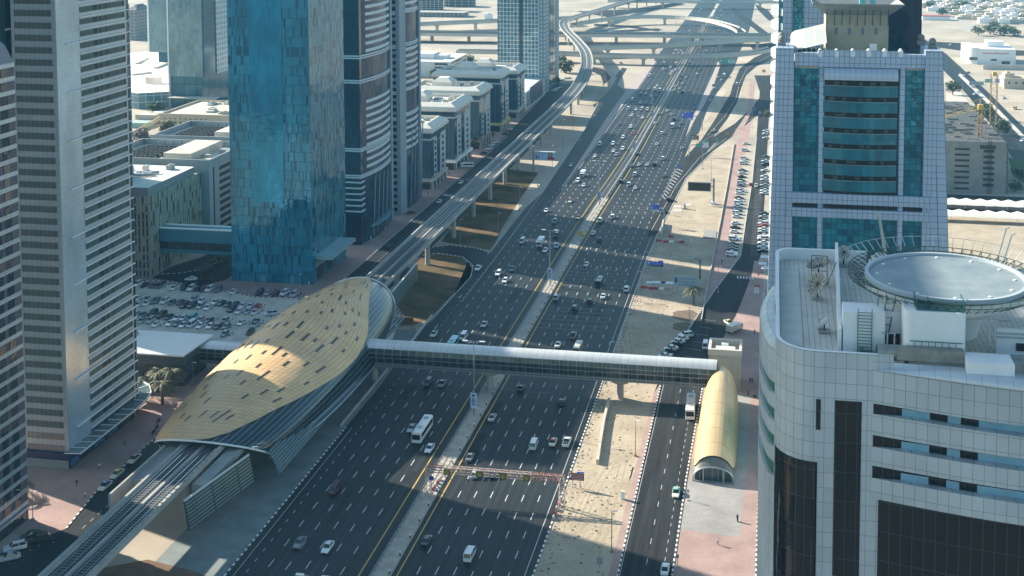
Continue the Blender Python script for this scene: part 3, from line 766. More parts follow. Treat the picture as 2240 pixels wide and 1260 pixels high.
def curved_tower(label, y0, y1, dark):
    t = building('apartment_tower', label, -170, (y0 + y1) / 2, 'tower')
    H = 160.0
    mb = MB()
    if dark: mb.box(-172.5, -165.3, y0, y1, 0, H)
    else: mb.box(-171, -163.3, y0, y0 + 9, 0, H)
    mb.build('front_block', M_navy if dark else M_stone, t)
    ys = y0 + (2.5 if dark else 9.02); xb = -165.28 if dark else -165.6
    cv = bow(ys, y1 - 2.6, xb, 1.9)
    MB().prism([(xb - 4, ys)] + cv + [(xb - 4, y1 - 2.6)], 0, H - 1).build('glazing', M_win2, t)
    MB().box(xb - 6, -164.4, y1 - 2.58, y1, 0, H).build('end_pier', M_stone, t)
    band = [(x + .32, y) for x, y in bow(ys + (3.2 if dark else 2), y1 - 3.4, xb + .4, 1.5)]
    first = None
    for k in range(9, 50):
        z = 0.6 + k * 3.0
        if any(a <= z <= b for a, b in ((60, 78), (108, 124)) ) and dark: continue
        if not dark and (any(a <= z <= b for a, b in ((44, 54), (74, 90)))): continue
        if first is None:
            m_ = MB().prism([(xb - 2, ys + 2.6)] + band + [(xb - 2, y1 - 3)], z, z + 1.25)
            first = m_.build('balcony', M_balc, t, loc=Vector((-165, ys, z)) - t.location)
        else:
            c = first.copy(); COL.objects.link(c); c.parent = t; c.location = Vector((-165, ys, z)) - t.location
    rings = (27.5, 38.5, 66.5, 76.5, 107, 124) if dark else (43, 54.5, 75, 90)
    for z in rings:
        r = MB()
        out = [(x + .75, y) for x, y in bow(ys, y1 - 2.8, xb, 2.0)]
        r.prism([(-172.8, y0 - .35), (xb + .4, y0 - .35)] + out + [(-172.8, y1 - 2.8)], z, z + .55)
        r.prism([(-172.8, y0 - .3), (xb + .3, y0 - .3)] + [(x - .1, y) for x, y in out] + [(-172.8, y1 - 2.8)], z + .85, z + 1.45)
        r.build('cornice', M_balc, t)
    if dark:
        for k in range(6):
            MB().box(-172.6, -164.9, y0 - .25, y0 + 5, 13.5 + k * 2.4, 14.1 + k * 2.4).build('ledge', M_balc, t)
        cp = MB().prism([(-165.3, y0 + 8)] + [(x + 1.8, y) for x, y in bow(y0 + 8, y1 - 4, xb, 1.6)] + [(-165.3, y1 - 4)], 5.2, 5.9)
        cp.build('canopy', mat('canopy_blue', (0.12, 0.26, 0.36), 0.3), t)
    else:
        first = None
        P = [(-166.6, y0 - .02, 2.0 + k * 3.0) for k in range(50)]
        dup_boxes(t, 'window', (3.2, 0.16, 1.6), P, M_navy)
    fn = MB()
    for k in range(4):
        y = ys + 8 + k * 5.5
        fn.bar((xb + 1.6, y, 1), (xb + 2.3, y + 1.2, 26 if dark else 36), .35, .35)
    fn.build('facade_fin', M_stone, t)
    return t
curved_tower('dark navy apartment tower with curved white balconies, nearer of the two', 466, 506, True)
curved_tower('grey stone apartment tower with curved balconies, farther of the two', 513, 549, False)

# ---- row of matching office blocks with pale bevelled roofs
M_cream = mat('cream_cornice', (0.60, 0.58, 0.52), 0.7, noise=(0.3, 0.1))
M_blockw = panel('pale_block_wall', (0.40, 0.43, 0.44), (0.38, 0.41, 0.42), (0.30, 0.33, 0.34), 1.5, 1.5, 0.03, 0.65, grime_reflection=0.08)
M_blockg = panel('block_glass', (0.015, 0.05, 0.085), (0.03, 0.09, 0.13), (0.05, 0.10, 0.13), 1.2, 1.6, 0.05, 0.1, 0.2, tilt=0.04)
def mid_block(y0, y1, H, label, awn, seed):
    t = building('office_block', label, -185, (y0 + y1) / 2, 'building', 'row of matching office blocks')
    X0, X1 = -206, -164
    MB().box(X0, X1, y0, y1, 0, H - 4).build('wall', M_blockw, t)
    g = MB(); L = y1 - y0
    g.box(X1 - 11, X1 - 3, y0 - .12, y0 + .1, 5.5, H - 8)
    g.box(X1 - 2.9, X1 - .02, y0 - .12, y0 + .1, 5.5, H - 8)
    g.box(X1 - .1, X1 + .14, y0 - .1, y0 + 5, 5.5, H - 8)
    g.box(X1 - .1, X1 + .12, y0 + L * .42, y0 + L * .60, 5.5, H - 9.5)
    g.box(X0 + .5, X1 - .02, y0 - .14, y0 + .1, H - 7, H - 4.6).box(X1 - .1, X1 + .16, y0 + .101, y1, H - 7, H - 4.6)
    g.build('curtain_wall', M_blockg, t)
    q = []
    for fl in range(6):
        z = 6.2 + fl * 3.0
        for a in (.30, .80): q.append((X1 - .1, X1 + .13, y0 + L * a - 1.3, y0 + L * a + 1.3, z, z + 1.6))
        q.append((X1 - 18, X1 - 12.5, y0 - .13, y0 + .1, z, z + 1.6))
    wins(t, 'window', q, M_glass_dark)
    ar = MB(); n = 12
    for (a0, a1) in ((.36, .66),):
        pts = [(X1 + .2, y0 + L * (a0 + (a1 - a0) * i / n), H - 7 - 2.6 * math.sin(math.pi * i / n)) for i in range(n + 1)]
        ar.grid([pts, [(p[0], p[1], H - 7) for p in pts]], smooth=False)
    ar.build('arched_window', M_blockg, t)
    # overhanging cornice and bevelled attic
    c = MB().box(X0 - 1.2, X1 + 1.4, y0 - 1.4, y1 + 1.4, H - 4, H - 3)
    lo = [(X0 - .8, y0 - 1), (X1 + 1, y0 - 1), (X1 + 1, y1 + 1), (X0 - .8, y1 + 1)]
    hi = [(X0 + 2.2, y0 + 2.4), (X1 - 2.4, y0 + 2.4), (X1 - 2.4, y1 - 2.4), (X0 + 2.2, y1 - 2.4)]
    md = [(X0 - .6, y0 - .8), (X1 + .8, y0 - .8), (X1 + .8, y1 + .8), (X0 - .6, y1 + .8)]
    inn = [(X0 + 2.8, y0 + 3), (X1 - 3, y0 + 3), (X1 - 3, y1 - 3), (X0 + 2.8, y1 - 3)]
    c.grid([[(*p, H - 3) for p in lo], [(*p, H - 1.8) for p in md], [(*p, H) for p in hi], [(*p, H) for p in inn], [(*p, H - 1.6) for p in inn]], closed=True, smooth=False)
    c.sheet(inn, H - 1.6)
    c.build('roof', M_cream, t)
    cx, cy = X1 - 24, (y0 + y1) / 2
    s = MB().box(cx - 6, cx + 6, cy - 5.5, cy + 5.5, H - 1.7, H + 1.6)
    s.grid([[(cx - 6, cy - 5.5, H + 1.6), (cx + 6, cy - 5.5, H + 1.6), (cx + 6, cy + 5.5, H + 1.6), (cx - 6, cy + 5.5, H + 1.6)], [(cx - 3, cy - 2.8, H + 3.8), (cx + 3, cy - 2.8, H + 3.8), (cx + 3, cy + 2.8, H + 3.8), (cx - 3, cy + 2.8, H + 3.8)]], closed=True, smooth=False)
    s.sheet([(cx - 3, cy - 2.8), (cx + 3, cy - 2.8), (cx + 3, cy + 2.8), (cx - 3, cy + 2.8)], H + 3.8)
    s.build('skylight', M_cream, t)
    roof_kit(t, X1 - 17, X1 - 5, y0 + 4, y1 - 5, H - 1.6, 7, seed, .8)
    roof_kit(t, X0 + 4, X0 + 11, y0 + 4, y1 - 5, H - 1.6, 3, seed + 40, .8)
    # ground floor
    MB().box(X1 - 14, X1 + 1.2, y0 - 1.2, y1, 3.9, 5.2).build('shop_fascia', awn, t)
    MB().box(X1 - .1, X1 + .12, y0 + 1, y1 - 1, 0.1, 3.6).box(X1 - 13, X1 - .2, y0 - .12, y0 + .1, .1, 3.6).build('shop_front', M_glass_dark, t)
    pl = MB()
    for k in range(5): pl.box(X1 + .4, X1 + .95, y0 + 1 + k * (L - 2.6) / 4, y0 + 1.55 + k * (L - 2.6) / 4, 0, 3.9)
    pl.build('column', M_cream, t)
mid_block(563, 590, 32, 'pale office block of the row nearest the grey balcony tower', M_conc2, 1)
mid_block(607, 641, 35, 'pale office block, second of the row, white shop fascia at its foot', M_white, 2)
mid_block(661, 688, 35, 'pale office block in the middle of the row of five', mat('rust_fascia', (0.30, 0.18, 0.14), 0.6), 3)
mid_block(714, 738, 37, 'pale office block, fourth of the row, yellow shop fascia at its foot', mat('ochre_fascia', (0.55, 0.42, 0.16), 0.6), 4)
mid_block(761, 787, 33, 'pale office block at the far end of the row, next to the poster wall', M_conc2, 5)
# ---- tower with white grid beyond the row
t = building('glass_tower', 'glass tower with a white window grid, where the metro line starts to curve', -181, 889, 'tower')
M_gridw = panel('white_grid_glazing', (0.03, 0.11, 0.15), (0.11, 0.24, 0.27), (0.60, 0.66, 0.68), 2.6, 3.0, 0.22, 0.10, 0.35, tilt=0.05, wob=0.3, wobs=0.3)
MB().box(-199.5, -164.2, 861, 917, 0, 110).build('curtain_wall', M_gridw, t)
MB().box(-183.2, -180.6, 860.8, 860.99, 4, 110).build('dark_strip', M_navy, t)
MB().box(-168.8, -164.0, 860.6, 876, 0, 110).box(-170, -163.9, 905, 917.2, 0, 110).build('stone_pier', panel('pier_stone', (0.36, 0.41, 0.44), (0.33, 0.38, 0.41), (0.12, 0.18, 0.22), 2.3, 3.0, 0.5, 0.6), t)
MB().box(-164.19, -163.95, 880, 896, 4, 110).build('dark_strip', M_navy, t)
t = building('podium', 'low podium with a dark picture poster wall below the white grid tower', -172, 825, 'building')
MB().box(-196, -164.2, 792, 860, 0, 12).build('wall', panel('podium_tiles', (0.55, 0.58, 0.58), (0.5, 0.53, 0.53), (0.35, 0.38, 0.38), 1.2, 1.2, 0.05, 0.6), t)
MB().box(-164.19, -163.9, 806, 852, 1.2, 13.2).build('poster', mat('dark_poster', (0.03, 0.06, 0.12), 0.4, noise=(0.25, 0.0), col2=(0.16, 0.13, 0.14)), t)
MB().box(-164.19, -163.9, 796, 803, 1.2, 11).build('poster', mat('pale_poster', (0.4, 0.45, 0.5), 0.4, noise=(0.4, 0.0), col2=(0.04, 0.06, 0.09)), t)
# ---- station annex with big flat roof, and its link
t = building('station_annex', 'dark low annex with a white folded flat roof, left of the golden shell', -185, 325, 'building')
MB().box(-214, -167.5, 318.8, 333.2, 0, 6.4).build('wall', panel('pixel_tiles', (0.02, 0.025, 0.03), (0.13, 0.14, 0.14), (0.02, 0.02, 0.025), 2.6, 1.0, 0.05, 0.5, offset=0.5), t)
rf = MB()
rf.grid([[(-215, 317.4, 9.6), (-215, 335, 9.6)], [(-166.6, 317.4, 9.6), (-165.8, 335, 9.6)]], smooth=False, flip=True)
rf.grid([[(-215, 317.4, 9.6), (-166.6, 317.4, 9.6), (-165.8, 335, 9.6), (-215, 335, 9.6)], [(-215, 317.4, 9.2), (-166.6, 317.4, 9.2), (-165.8, 335, 9.2), (-215, 335, 9.2)], [(-215, 318, 8.9), (-167.2, 318, 8.9), (-166.4, 334.4, 8.9), (-215, 334.4, 8.9)]], closed=True, smooth=False, flip=True)
rf.build('roof', mat('white_membrane', (0.72, 0.72, 0.70), 0.5, noise=(0.08, 0.08)), t)
lv = MB()
for k in range(6): lv.box(-214, -167.2 + .05 * k, 318.0 + .05 * k, 333.8, 6.5 + k * .42, 6.72 + k * .42)
lv.build('louvre', mat('louvre_grey', (0.18, 0.20, 0.21), 0.5, 0.4), t)
MB().box(-180, -176, 318.5, 318.79, 0, 3.4).build('entrance', M_glass_dark, t)
MB().tube([(-189, 331, 9.6), (-189, 331, 10.4)], .9, 10).ball((-189, 331, 10.5), .7).build('roof_vent', M_steel, t)
# ================================================================ metro: viaduct, golden station, footbridge, entrance pod
M_deck = mat('viaduct_concrete', (0.38, 0.38, 0.36), 0.8, spec=0.2, noise=(0.2, 0.22))
M_track = mat('track_bed', (0.045, 0.05, 0.052), 0.85, noise=(0.8, 0.3))
M_rail = mat('rail_steel', (0.55, 0.56, 0.56), 0.25, 0.9)
vc = [(-131.0, y) for y in (100, 160, 220, 280, 340, 400, 460, 520, 580, 640, 690, 730)]
far = [((1225 + 1262) / 2, 225), ((1270 + 1295) / 2, 150), (1278, 110), (1235, 60), (1238, 41), (1300, 24), (1378, 2), (1460, -18)]
for (L, R_) in (((1248, 190), (1281, 190)), ((1270, 150), (1296, 150)), ((1268, 115), (1293, 115)), ((1249, 88), (1272, 88)), ((1226, 62), (1247, 62)), ((1230, 42), (1252, 46)), ((1300, 20), (1306, 29)), ((1370, 0), (1380, 6)), ((1460, -20), (1466, -14))):
    a, b = at(*L, 12.3), at(*R_, 12.3)
    vc.append(((a.x + b.x) / 2, (a.y + b.y) / 2))
def smooth_path(pts, n=6):
    out = []
    P = [Vector((p[0], p[1], 0)) for p in pts]
    for i in range(len(P) - 1):
        p0, p1, p2, p3 = P[max(i - 1, 0)], P[i], P[i + 1], P[min(i + 2, len(P) - 1)]
        for k in range(n):
            t = k / n
            out.append(0.5 * ((2 * p1) + (p2 - p0) * t + (2 * p0 - 5 * p1 + 4 * p2 - p3) * t * t + (3 * p1 - p0 - 3 * p2 + p3) * t ** 3))
    out.append(P[-1])
    return out
VP = smooth_path(vc, 5)
def along(path, prof, z=0.0, closed=True, mb=None, m=0, zf=None, smooth=False, flip=False):
    """sweep a cross-section (offset right, height) along a level path"""
    mb = mb or MB(); rows = []; us = []; u = 0.0
    for i, p in enumerate(path):
        t = (path[min(i + 1, len(path) - 1)] - path[max(i - 1, 0)]).normalized()
        q = Vector((t.y, -t.x, 0))
        if i: u += (p - path[i - 1]).length
        us.append(u)
        zz = z + (zf(i) if zf else 0)
        rows.append([p + q * a + Vector((0, 0, zz + b)) for a, b in prof])
    mb.grid(rows, m, closed=closed, smooth=smooth, flip=flip, uv=lambda j, i: (us[min(i, len(us) - 1)], j * 0.8))
    if closed:
        mb.fan(rows[0], m, flip=not flip); mb.fan(rows[-1], m, flip=flip)
    return mb
vt = thing('metro_viaduct', 'long concrete metro viaduct with two tracks curving away to the left', 'viaduct', (-131, 300, 0))
along(VP, [(-4.9, 1.2), (-4.9, 0), (-3.6, -.5), (-2.0, -2.0), (2.0, -2.0), (3.6, -.5), (4.9, 0), (4.9, 1.2), (4.35, 1.2), (4.35, .35), (-4.35, .35), (-4.35, 1.2)], 12.0, flip=True).build('deck', M_deck, vt)
tb = MB()
for o in (-2.15, 2.15): along(VP, [(o - 1.45, .36), (o - 1.45, .50), (o + 1.45, .50), (o + 1.45, .36)], 12.0, mb=tb, flip=True)
tb.build('track_bed', M_track, vt)
rl = MB()
for o in (-2.9, -1.4, 1.4, 2.9): along(VP, [(o - .08, .50), (o - .08, .66), (o + .08, .66), (o + .08, .50)], 12.0, mb=rl, flip=True)
rl.build('rail', M_rail, vt)
wk = MB()
for o in (0.0, 3.95, -3.95): along(VP, [(o - .33, .36), (o - .33, .8), (o + .33, .8), (o + .33, .36)], 12.0, mb=wk, flip=True)
wk.build('walkway', M_deck, vt)
sl_ = MB()
for i in range(150, 560):
    y = i * 1.0
    if 266 < y < 362: continue
    for o in (-2.15, 2.15): sl_.box(-131 + o - 1.15, -131 + o + 1.15, y, y + .35, 12.502, 12.58)
tag(sl_.build('sleeper', mat('sleeper_concrete', (0.12, 0.125, 0.125), 0.85), vt), kind='stuff')
pn = MB()
for i in range(75, 270):
    y = i * 2.0
    if 255 < y < 374: continue
    pn.box(-131 + 4.32, -131 + 5.02, y, y + 1.5, 13.21, 13.5)
tag(pn.build('parapet_block', M_deck, vt), kind='stuff')
P = [(-131, y) for y in (250, 405.6, 444.2, 483, 516.5, 548.5, 580, 612, 644, 676, 706)]
acc = 0.0; last = None
for i in range(58, len(VP)):
    if last is None or (VP[i] - last).length > 34: P.append((VP[i].x, VP[i].y)); last = VP[i]
first = None
for x, y in P:
    if first is None:
        m_ = MB().tube([(x, y, 0), (x, y, 7.6)], .95, 16)
        m_.grid([[(x + a * .95, y + b * .95, 7.6) for a, b in ((-1, -1), (1, -1), (1, 1), (-1, 1))], [(x + a * 2.0, y + b * 1.05, 9.99) for a, b in ((-1, -1), (1, -1), (1, 1), (-1, 1))]], closed=True, smooth=False)
        first = m_.build('column', M_deck, vt, loc=Vector((x, y, 0)) - vt.location)
    else:
        c = first.copy(); COL.objects.link(c); c.parent = vt; c.location = Vector((x, y, 0)) - vt.location

# ---- golden shell station
st = thing('metro_station', 'golden shell shaped metro station with dark ribbed glass along its side', 'station', (-134, 335, 0))
CX, YC, HL = -132.7, 315.4, 58.9
M_gold = panel('gold_shell_panel', (0.76, 0.50, 0.26), (0.68, 0.445, 0.23), (0.30, 0.21, 0.12), 0.95, 1.55, 0.045, 0.42, 0.0, 0.25, grime_reflection=0.14, tilt=0.02)
NS, NT = 76, 34
def shell_pt(s, th, off=0.0):
    """point of the vault: s runs from the near (-1) to the far (1) end, th from the left foot to the right one"""
    k = max(0.0, 1 - s * s)
    w = 14.2 + 4.8 * k ** 0.6 + off; top = 15.5 + 1.15 * s + 4.5 * k + off
    sn = max(0.0, math.sin(th))
    return Vector((CX - w * math.cos(th), YC + HL * s * (0.82 + 0.18 * sn), 7.5 + (top - 7.5) * sn))
FT = ((-1, .47), (-.985, .555), (-.92, .633), (-.8, .70), (-.7, .738), (-.6, .78), (-.48, .816), (-.3, .857), (-.17, .878), (.0, .888), (.07, .887), (.2, .868), (.33, .833), (.48, .757), (.62, .70), (.76, .655), (.9, .615), (1, .56))
def foot(s):
    """where the right-hand edge of the gold cladding runs"""
    for (a, p), (b, q) in zip(FT[:-1], FT[1:]):
        if s <= b:
            t = (s - a) / (b - a); return math.pi * (p + (q - p) * t)
    return math.pi * FT[-1][1]
def foot_l(s):
    return math.pi * (0.02 + (0.30 * s ** 3 if s > 0 else 0.10 * max(0.0, (-s - .90) / .10) ** 2))
SS = [-1 + 2 * i / NS for i in range(NS + 1)]
rows = []
for s in SS:
    a0, a1 = foot_l(s), foot(s)
    rows.append([shell_pt(s, a0 + (a1 - a0) * j / NT) for j in range(NT + 1)])
mb = MB()
mb.grid(rows, uv=lambda j, i: (j * 0.95, i * 1.55), flip=True)
mb.build('roof_shell', M_gold, st)
MB().tube([r[-1] for r in rows], .12, 5).build('cladding_edge', mat('gold_edge', (.36, .31, .2), .5, .3), st)
# dark slit windows let into the shell, standing a hand proud of it
M_slit = mat('slit_glass', (0.045, 0.05, 0.05), 0.3, 0.3)
rs = random.Random(11)
n = 0
used = set()
cells = [(i, j) for i in range(5, NS - 5) for j in range(6, NT - 2)]
rs.shuffle(cells)
def on_shell(a, b):
    i0 = min(int(a), NS - 1); j0 = min(int(b), NT - 1); fa, fb_ = a - i0, b - j0
    return (rows[i0][j0] * (1 - fb_) + rows[i0][j0 + 1] * fb_) * (1 - fa) + (rows[i0 + 1][j0] * (1 - fb_) + rows[i0 + 1][j0 + 1] * fb_) * fa
for i, j in cells:
    if n >= 98: break
    l = rs.choice((1.6, 2.0, 3.6))
    if any((i + d, j + e) in used for d in (-4, -3, -2, -1, 0, 1, 2, 3, 4) for e in (-1, 0, 1)): continue
    used.add((i, j)); used.add((i + 1, j))
    c = [on_shell(i + .05, j + .22), on_shell(i + .05, j + .72), on_shell(min(i + l, NS), j + .72), on_shell(min(i + l, NS), j + .22)]
    nn = (c[1] - c[0]).cross(c[2] - c[0]).normalized()
    if nn.dot(Vector((c[0].x - CX, 0, c[0].z - 8))) < 0: nn = -nn
    c = [p + nn * .06 for p in c]
    MB().quad(c[0], c[3], c[2], c[1]).build('slit_window', M_slit, st, loc=c[0] - st.location)
    n += 1
# dark ribbed glazing below the raised edge of the gold (both sides) and the flared eaves
M_rib = panel('ribbed_glazing', (0.010, 0.022, 0.032), (0.016, 0.034, 0.046), (0.17, 0.24, 0.27), 400.0, 1.25, 0.09, 0.15, 0.2)
def glaz(side):
    mb = MB(); R_ = []; N_ = 10
    for s in SS:
        a0, a1 = (foot(s) + .004, math.pi * 0.999) if side > 0 else (math.pi * .001, foot_l(s) - .004)
        p = [shell_pt(s, a0 + (a1 - a0) * j / N_, -.22) for j in range(N_ + 1)]
        fl = 1.6 * max(0, 1 - abs(s) ** 3)
        if side > 0: p.append(p[-1] + Vector((fl, 0, -1.0)))
        else: p.insert(0, p[0] + Vector((-fl, 0, -1.0)))
        R_.append(p)
    mb.grid(R_, uv=lambda j, i: (i * 1.5, (R_[min(i, NS)][min(j, N_ + 1)] - R_[min(i, NS)][-1 if side > 0 else 0]).length), flip=True)
    mb.build('side_glazing', M_rib, st)
    k = -1 if side > 0 else 0
    MB().tube([r[k] for r in R_], .2, 6).build('eaves_edge', M_steel, st)
glaz(1); glaz(-1)
# arched ends: pale rim, deep dark opening, black plane set far inside to stand for the unlit interior
for s, e in ((-1.0, -1), (1.0, 1)):
    MB().tube([shell_pt(s, math.pi * j / 24, .02) for j in range(25)], .24, 6).build('end_rim', M_white, st)
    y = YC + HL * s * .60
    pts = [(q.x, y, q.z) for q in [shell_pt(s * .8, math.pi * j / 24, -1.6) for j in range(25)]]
    MB().fan(pts).build('dark_interior_plane', M_black, st)
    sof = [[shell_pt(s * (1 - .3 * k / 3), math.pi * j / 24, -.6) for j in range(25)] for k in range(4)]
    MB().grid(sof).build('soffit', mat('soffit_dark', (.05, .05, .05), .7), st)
# concourse base, louvred screens along both sides of the platform ends
M_screen = panel('screen_panel', (0.17, 0.255, 0.26), (0.22, 0.32, 0.32), (0.05, 0.08, 0.085), 9.0, 0.75, 0.2, 0.35, 0.45, grime_reflection=0.3)
MB().box(-145.5, -120.5, 276, 362, 0.0, 7.2).build('concourse', mat('concourse_wall', (0.06, 0.07, 0.075), 0.5, noise=(0.4, 0.3)), st)
def screen(x0, y0, x1, y1, z0, z1, lean):
    a, b = Vector((x0, y0, z0)), Vector((x1, y1, z0))
    d = Vector((lean, 0, z1 - z0)); k = Vector((-.3, 0, 0))
    m_ = MB(); m_.grid([[a, b], [a + d, b + d], [a + d + k, b + d + k], [a + k, b + k], [a, b]], smooth=False, uv=lambda j, i: (j * (y1 - y0), (0, z1 - z0, z1 - z0 + .1, 2 * (z1 - z0), 2 * (z1 - z0) + .1)[min(i, 4)]))
    m_.build('side_screen', M_screen, st)
    MB().bar(a + d + Vector((-.15, 0, .1)), b + d + Vector((-.15, 0, .1)), .5, .25).build('screen_cap', M_wh, st)
M_wh = mat('cap_white', (.55, .57, .56), .6)
screen(-122.6, 234.5, -118.2, 257.5, 5.2, 11.6, -1.0)
screen(-121.3, 372, -122.5, 404, 7.5, 13.0, -.4)
M_louv = mat('louvre_steel', (0.22, 0.29, 0.31), 0.35, 0.5)
def steps(x0, z0, x1, z1, ya, yb, n, dy):
    for k in range(n):
        xa, za = x0 + (x1 - x0) * k / n, z0 + (z1 - z0) * k / n
        xb = x0 + (x1 - x0) * (k + .72) / n
        MB().box(xa, xb, ya + dy * k, yb + dy * k * .3, za - .42, za).build('louvre', M_louv, st)
steps(-117.6, 9.4, -113.2, 5.8, 264.5, 292.0, 8, -.5)
steps(-119.0, 11.4, -114.8, 7.2, 340.0, 366.0, 6, -1.0)
for q in ((-139.9, -136.4, 242, 262, 10.2, 11.6), (-125.6, -122.6, 242, 262, 10.2, 11.6)): MB().box(*q).build('platform', M_deck, st)
MB().box(-140.4, -139.92, 233, 257, 8.6, 12.6).build('platform_wall', M_deck, st)
# ---- enclosed footbridge over the highway
def tunnel(t, x0, x1, y, w, zf, h, m_roof, m_glass, ribs=2.4):
    """barrel-topped glazed tube running along x"""
    hw = w / 2
    prof = [(-hw * .80, zf), (-hw, zf + h * .30), (-hw * .99, zf + h * .52), (-hw * .90, zf + h * .76), (-hw * .66, zf + h * .92), (-hw * .34, zf + h * .985), (0, zf + h), (hw * .34, zf + h * .985), (hw * .66, zf + h * .92), (hw * .90, zf + h * .76), (hw * .99, zf + h * .52), (hw, zf + h * .30), (hw * .80, zf)]
    n = max(2, int((x1 - x0) / ribs)); xs = [x0 + (x1 - x0) * i / n for i in range(n + 1)]
    g = MB()
    for a, b in ((0, 3), (9, 12)):
        g.grid([[(x, y + p[0], p[1]) for p in prof[a:b + 1]] for x in xs], uv=lambda j, i: (xs[min(i, n)] - x0, j * .9), smooth=False)
    g.build('glazing', m_glass, t)
    r = MB().grid([[(x, y + p[0], p[1]) for p in prof[3:10]] for x in xs], uv=lambda j, i: (xs[min(i, n)] - x0, j * 1.2))
    r.build('roof', m_roof, t)
    rb = MB()
    for x in xs: rb.tube([(x, y + p[0] * 1.012, p[1]) for p in prof[:4]], .07, 4)
    for x in xs: rb.tube([(x, y + p[0] * 1.012, p[1]) for p in prof[9:]], .07, 4)
    for k in (1, 2, 3): rb.bar((x0, y + prof[k][0] * 1.015, prof[k][1]), (x1, y + prof[k][0] * 1.015, prof[k][1]), .1, .1)
    rb.build('glazing_bar', M_steel, t)
    MB().box(x0, x1, y - hw * .8, y + hw * .8, zf - 1.1, zf - .01).build('floor_beam', mat('bridge_beam', (0.16, 0.18, 0.19), 0.6, 0.2), t)
    tr = MB()
    for zz in (zf - .25, zf - .9): tr.bar((x0, y - hw * .86, zz), (x1, y - hw * .86, zz), .12, .12)
    for i, x in enumerate(xs): tr.bar((x, y - hw * .86, zf - .25), (x, y - hw * .86, zf - .9), .1, .1)
    tr.build('lower_rail', M_steel, t)
M_broof = panel('ribbed_white_roof', (0.60, 0.61, 0.61), (0.56, 0.57, 0.57), (0.42, 0.44, 0.44), 2.0, 50.0, 0.07, 0.35, 0.3, grime_reflection=0.08)
M_bglass = panel('bridge_glazing', (0.012, 0.022, 0.028), (0.045, 0.07, 0.08), (0.16, 0.19, 0.2), 2.4, 0.9, 0.06, 0.12, 0.1, tilt=0.03)
bt = thing('footbridge', 'white roofed enclosed footbridge crossing the whole highway', 'bridge', (-65, 331, 0))
tunnel(bt, -117.2, -14.5, 331.0, 6.6, 6.9, 5.6, M_broof, M_bglass)
MB().box(-118.6, -117.25, 327.2, 334.8, 5.2, 12.2).build('end_frame', M_steel, bt)
for x, y in ((-114.0, 331), (-79.4, 331), (-41.6, 331)):
    MB().tube([(x, y, 0), (x, y, 4.4)], .95, 14).build('pier', M_deck, bt)
    MB().grid([[(x + a * 1.0, y + b * 1.0, 4.4) for a, b in ((-1, -1), (1, -1), (1, 1), (-1, 1))], [(x + a * 2.6, y + b * 1.6, 5.2) for a, b in ((-1, -1), (1, -1), (1, 1), (-1, 1))], [(x + a * 2.6, y + b * 1.6, 5.78) for a, b in ((-1, -1), (1, -1), (1, 1), (-1, 1))]], closed=True, smooth=False).build('pier_cap', M_deck, bt)
lt = thing('footbridge', 'short glazed link from the dark annex into the golden shell', 'bridge', (-157, 330.5, 0))
tunnel(lt, -167.0, -146.5, 331.0, 7.0, 4.4, 4.6, M_broof, M_bglass)
for x in (-162, -152): MB().tube([(x, 331, 0), (x, 331, 3.29)], .5, 10).build('pier', M_deck, lt)
# ---- golden entrance pod at the right end
ep = thing('station_entrance', 'small golden vaulted station entrance on the right hand plaza', 'entrance', (-13, 312, 0))
def pod_row(y, w, h, n=16):
    return [(-13.2 - w * math.cos(math.pi * j / n) * (1.0), y, h * math.sin(math.pi * j / n) ** .72) for j in range(n + 1)]
ys = [287.6, 292, 298, 304, 310, 316, 322, 327, 330.5, 333, 334.6, 335.4]
ws = [4.9, 5.05, 5.15, 5.2, 5.2, 5.15, 5.0, 4.75, 4.35, 3.7, 2.6, .9]
hs = [6.0, 7.0, 8.1, 9.0, 9.7, 10.3, 10.8, 11.0, 10.9, 10.4, 9.4, 7.6]
rows = [[(x, yy - (.9 if k == 0 else 0), max(z, (3.3, 1.6)[k] if k < 2 else 0)) for x, yy, z in pod_row(y, w, h)] for k, (y, w, h) in enumerate(zip(ys, ws, hs))]
pv = [0]
MB().grid(rows, uv=lambda j, i: (j * 1.0, i * 1.55), flip=True).build('roof_shell', panel('gold_pod_panel', (0.66, 0.47, 0.25), (0.56, 0.40, 0.21), (0.36, 0.27, 0.15), 1.0, 1.55, 0.03, 0.36, 0.25, grime_reflection=0.06), ep)
vis = [pod_row(286.2 - .5 * math.sin(math.pi * j / 16), 4.4, 3.4) for j in range(1)][0]
MB().grid([[(x, y, max(z, 3.2)) for x, y, z in pod_row(286.9, 4.75, 5.7)], [(x, y, z) for x, y, z in pod_row(285.6, 4.9, 3.6)]], flip=True).build('louvred_fascia', panel('fascia_slats', (0.28, 0.27, 0.23), (0.24, 0.23, 0.2), (0.06, 0.06, 0.06), 0.3, 50, 0.08, 0.5), ep)
MB().tube(pod_row(285.4, 4.95, 3.65), .2, 6).build('arch_rim', M_steel, ep)
MB().fan(pod_row(286.0, 4.6, 3.3)).build('glass_front', panel('pod_glass', (0.03, 0.05, 0.055), (0.05, 0.08, 0.085), (0.25, 0.28, 0.28), 1.5, 2.4, 0.06, 0.1), ep)
pl = MB()
for x in (-15.6, -10.8): pl.tube([(x, 285.3, 0), (x, 285.3, 3.2)], .18, 8)
pl.build('column', M_steel, ep)
ls = thing('lift_shaft', 'square beige lift shaft with an open topped parapet behind the golden entrance', 'building', (-12.5, 347, 0))
MB().box(-17.4, -8.2, 341.5, 350.5, 0, 10.2).build('wall', panel('shaft_panel', (0.40, 0.39, 0.34), (0.38, 0.37, 0.33), (0.26, 0.25, 0.22), 2.2, 1.6, 0.03, 0.7, grime_reflection=0.1), ls)
pp = MB()
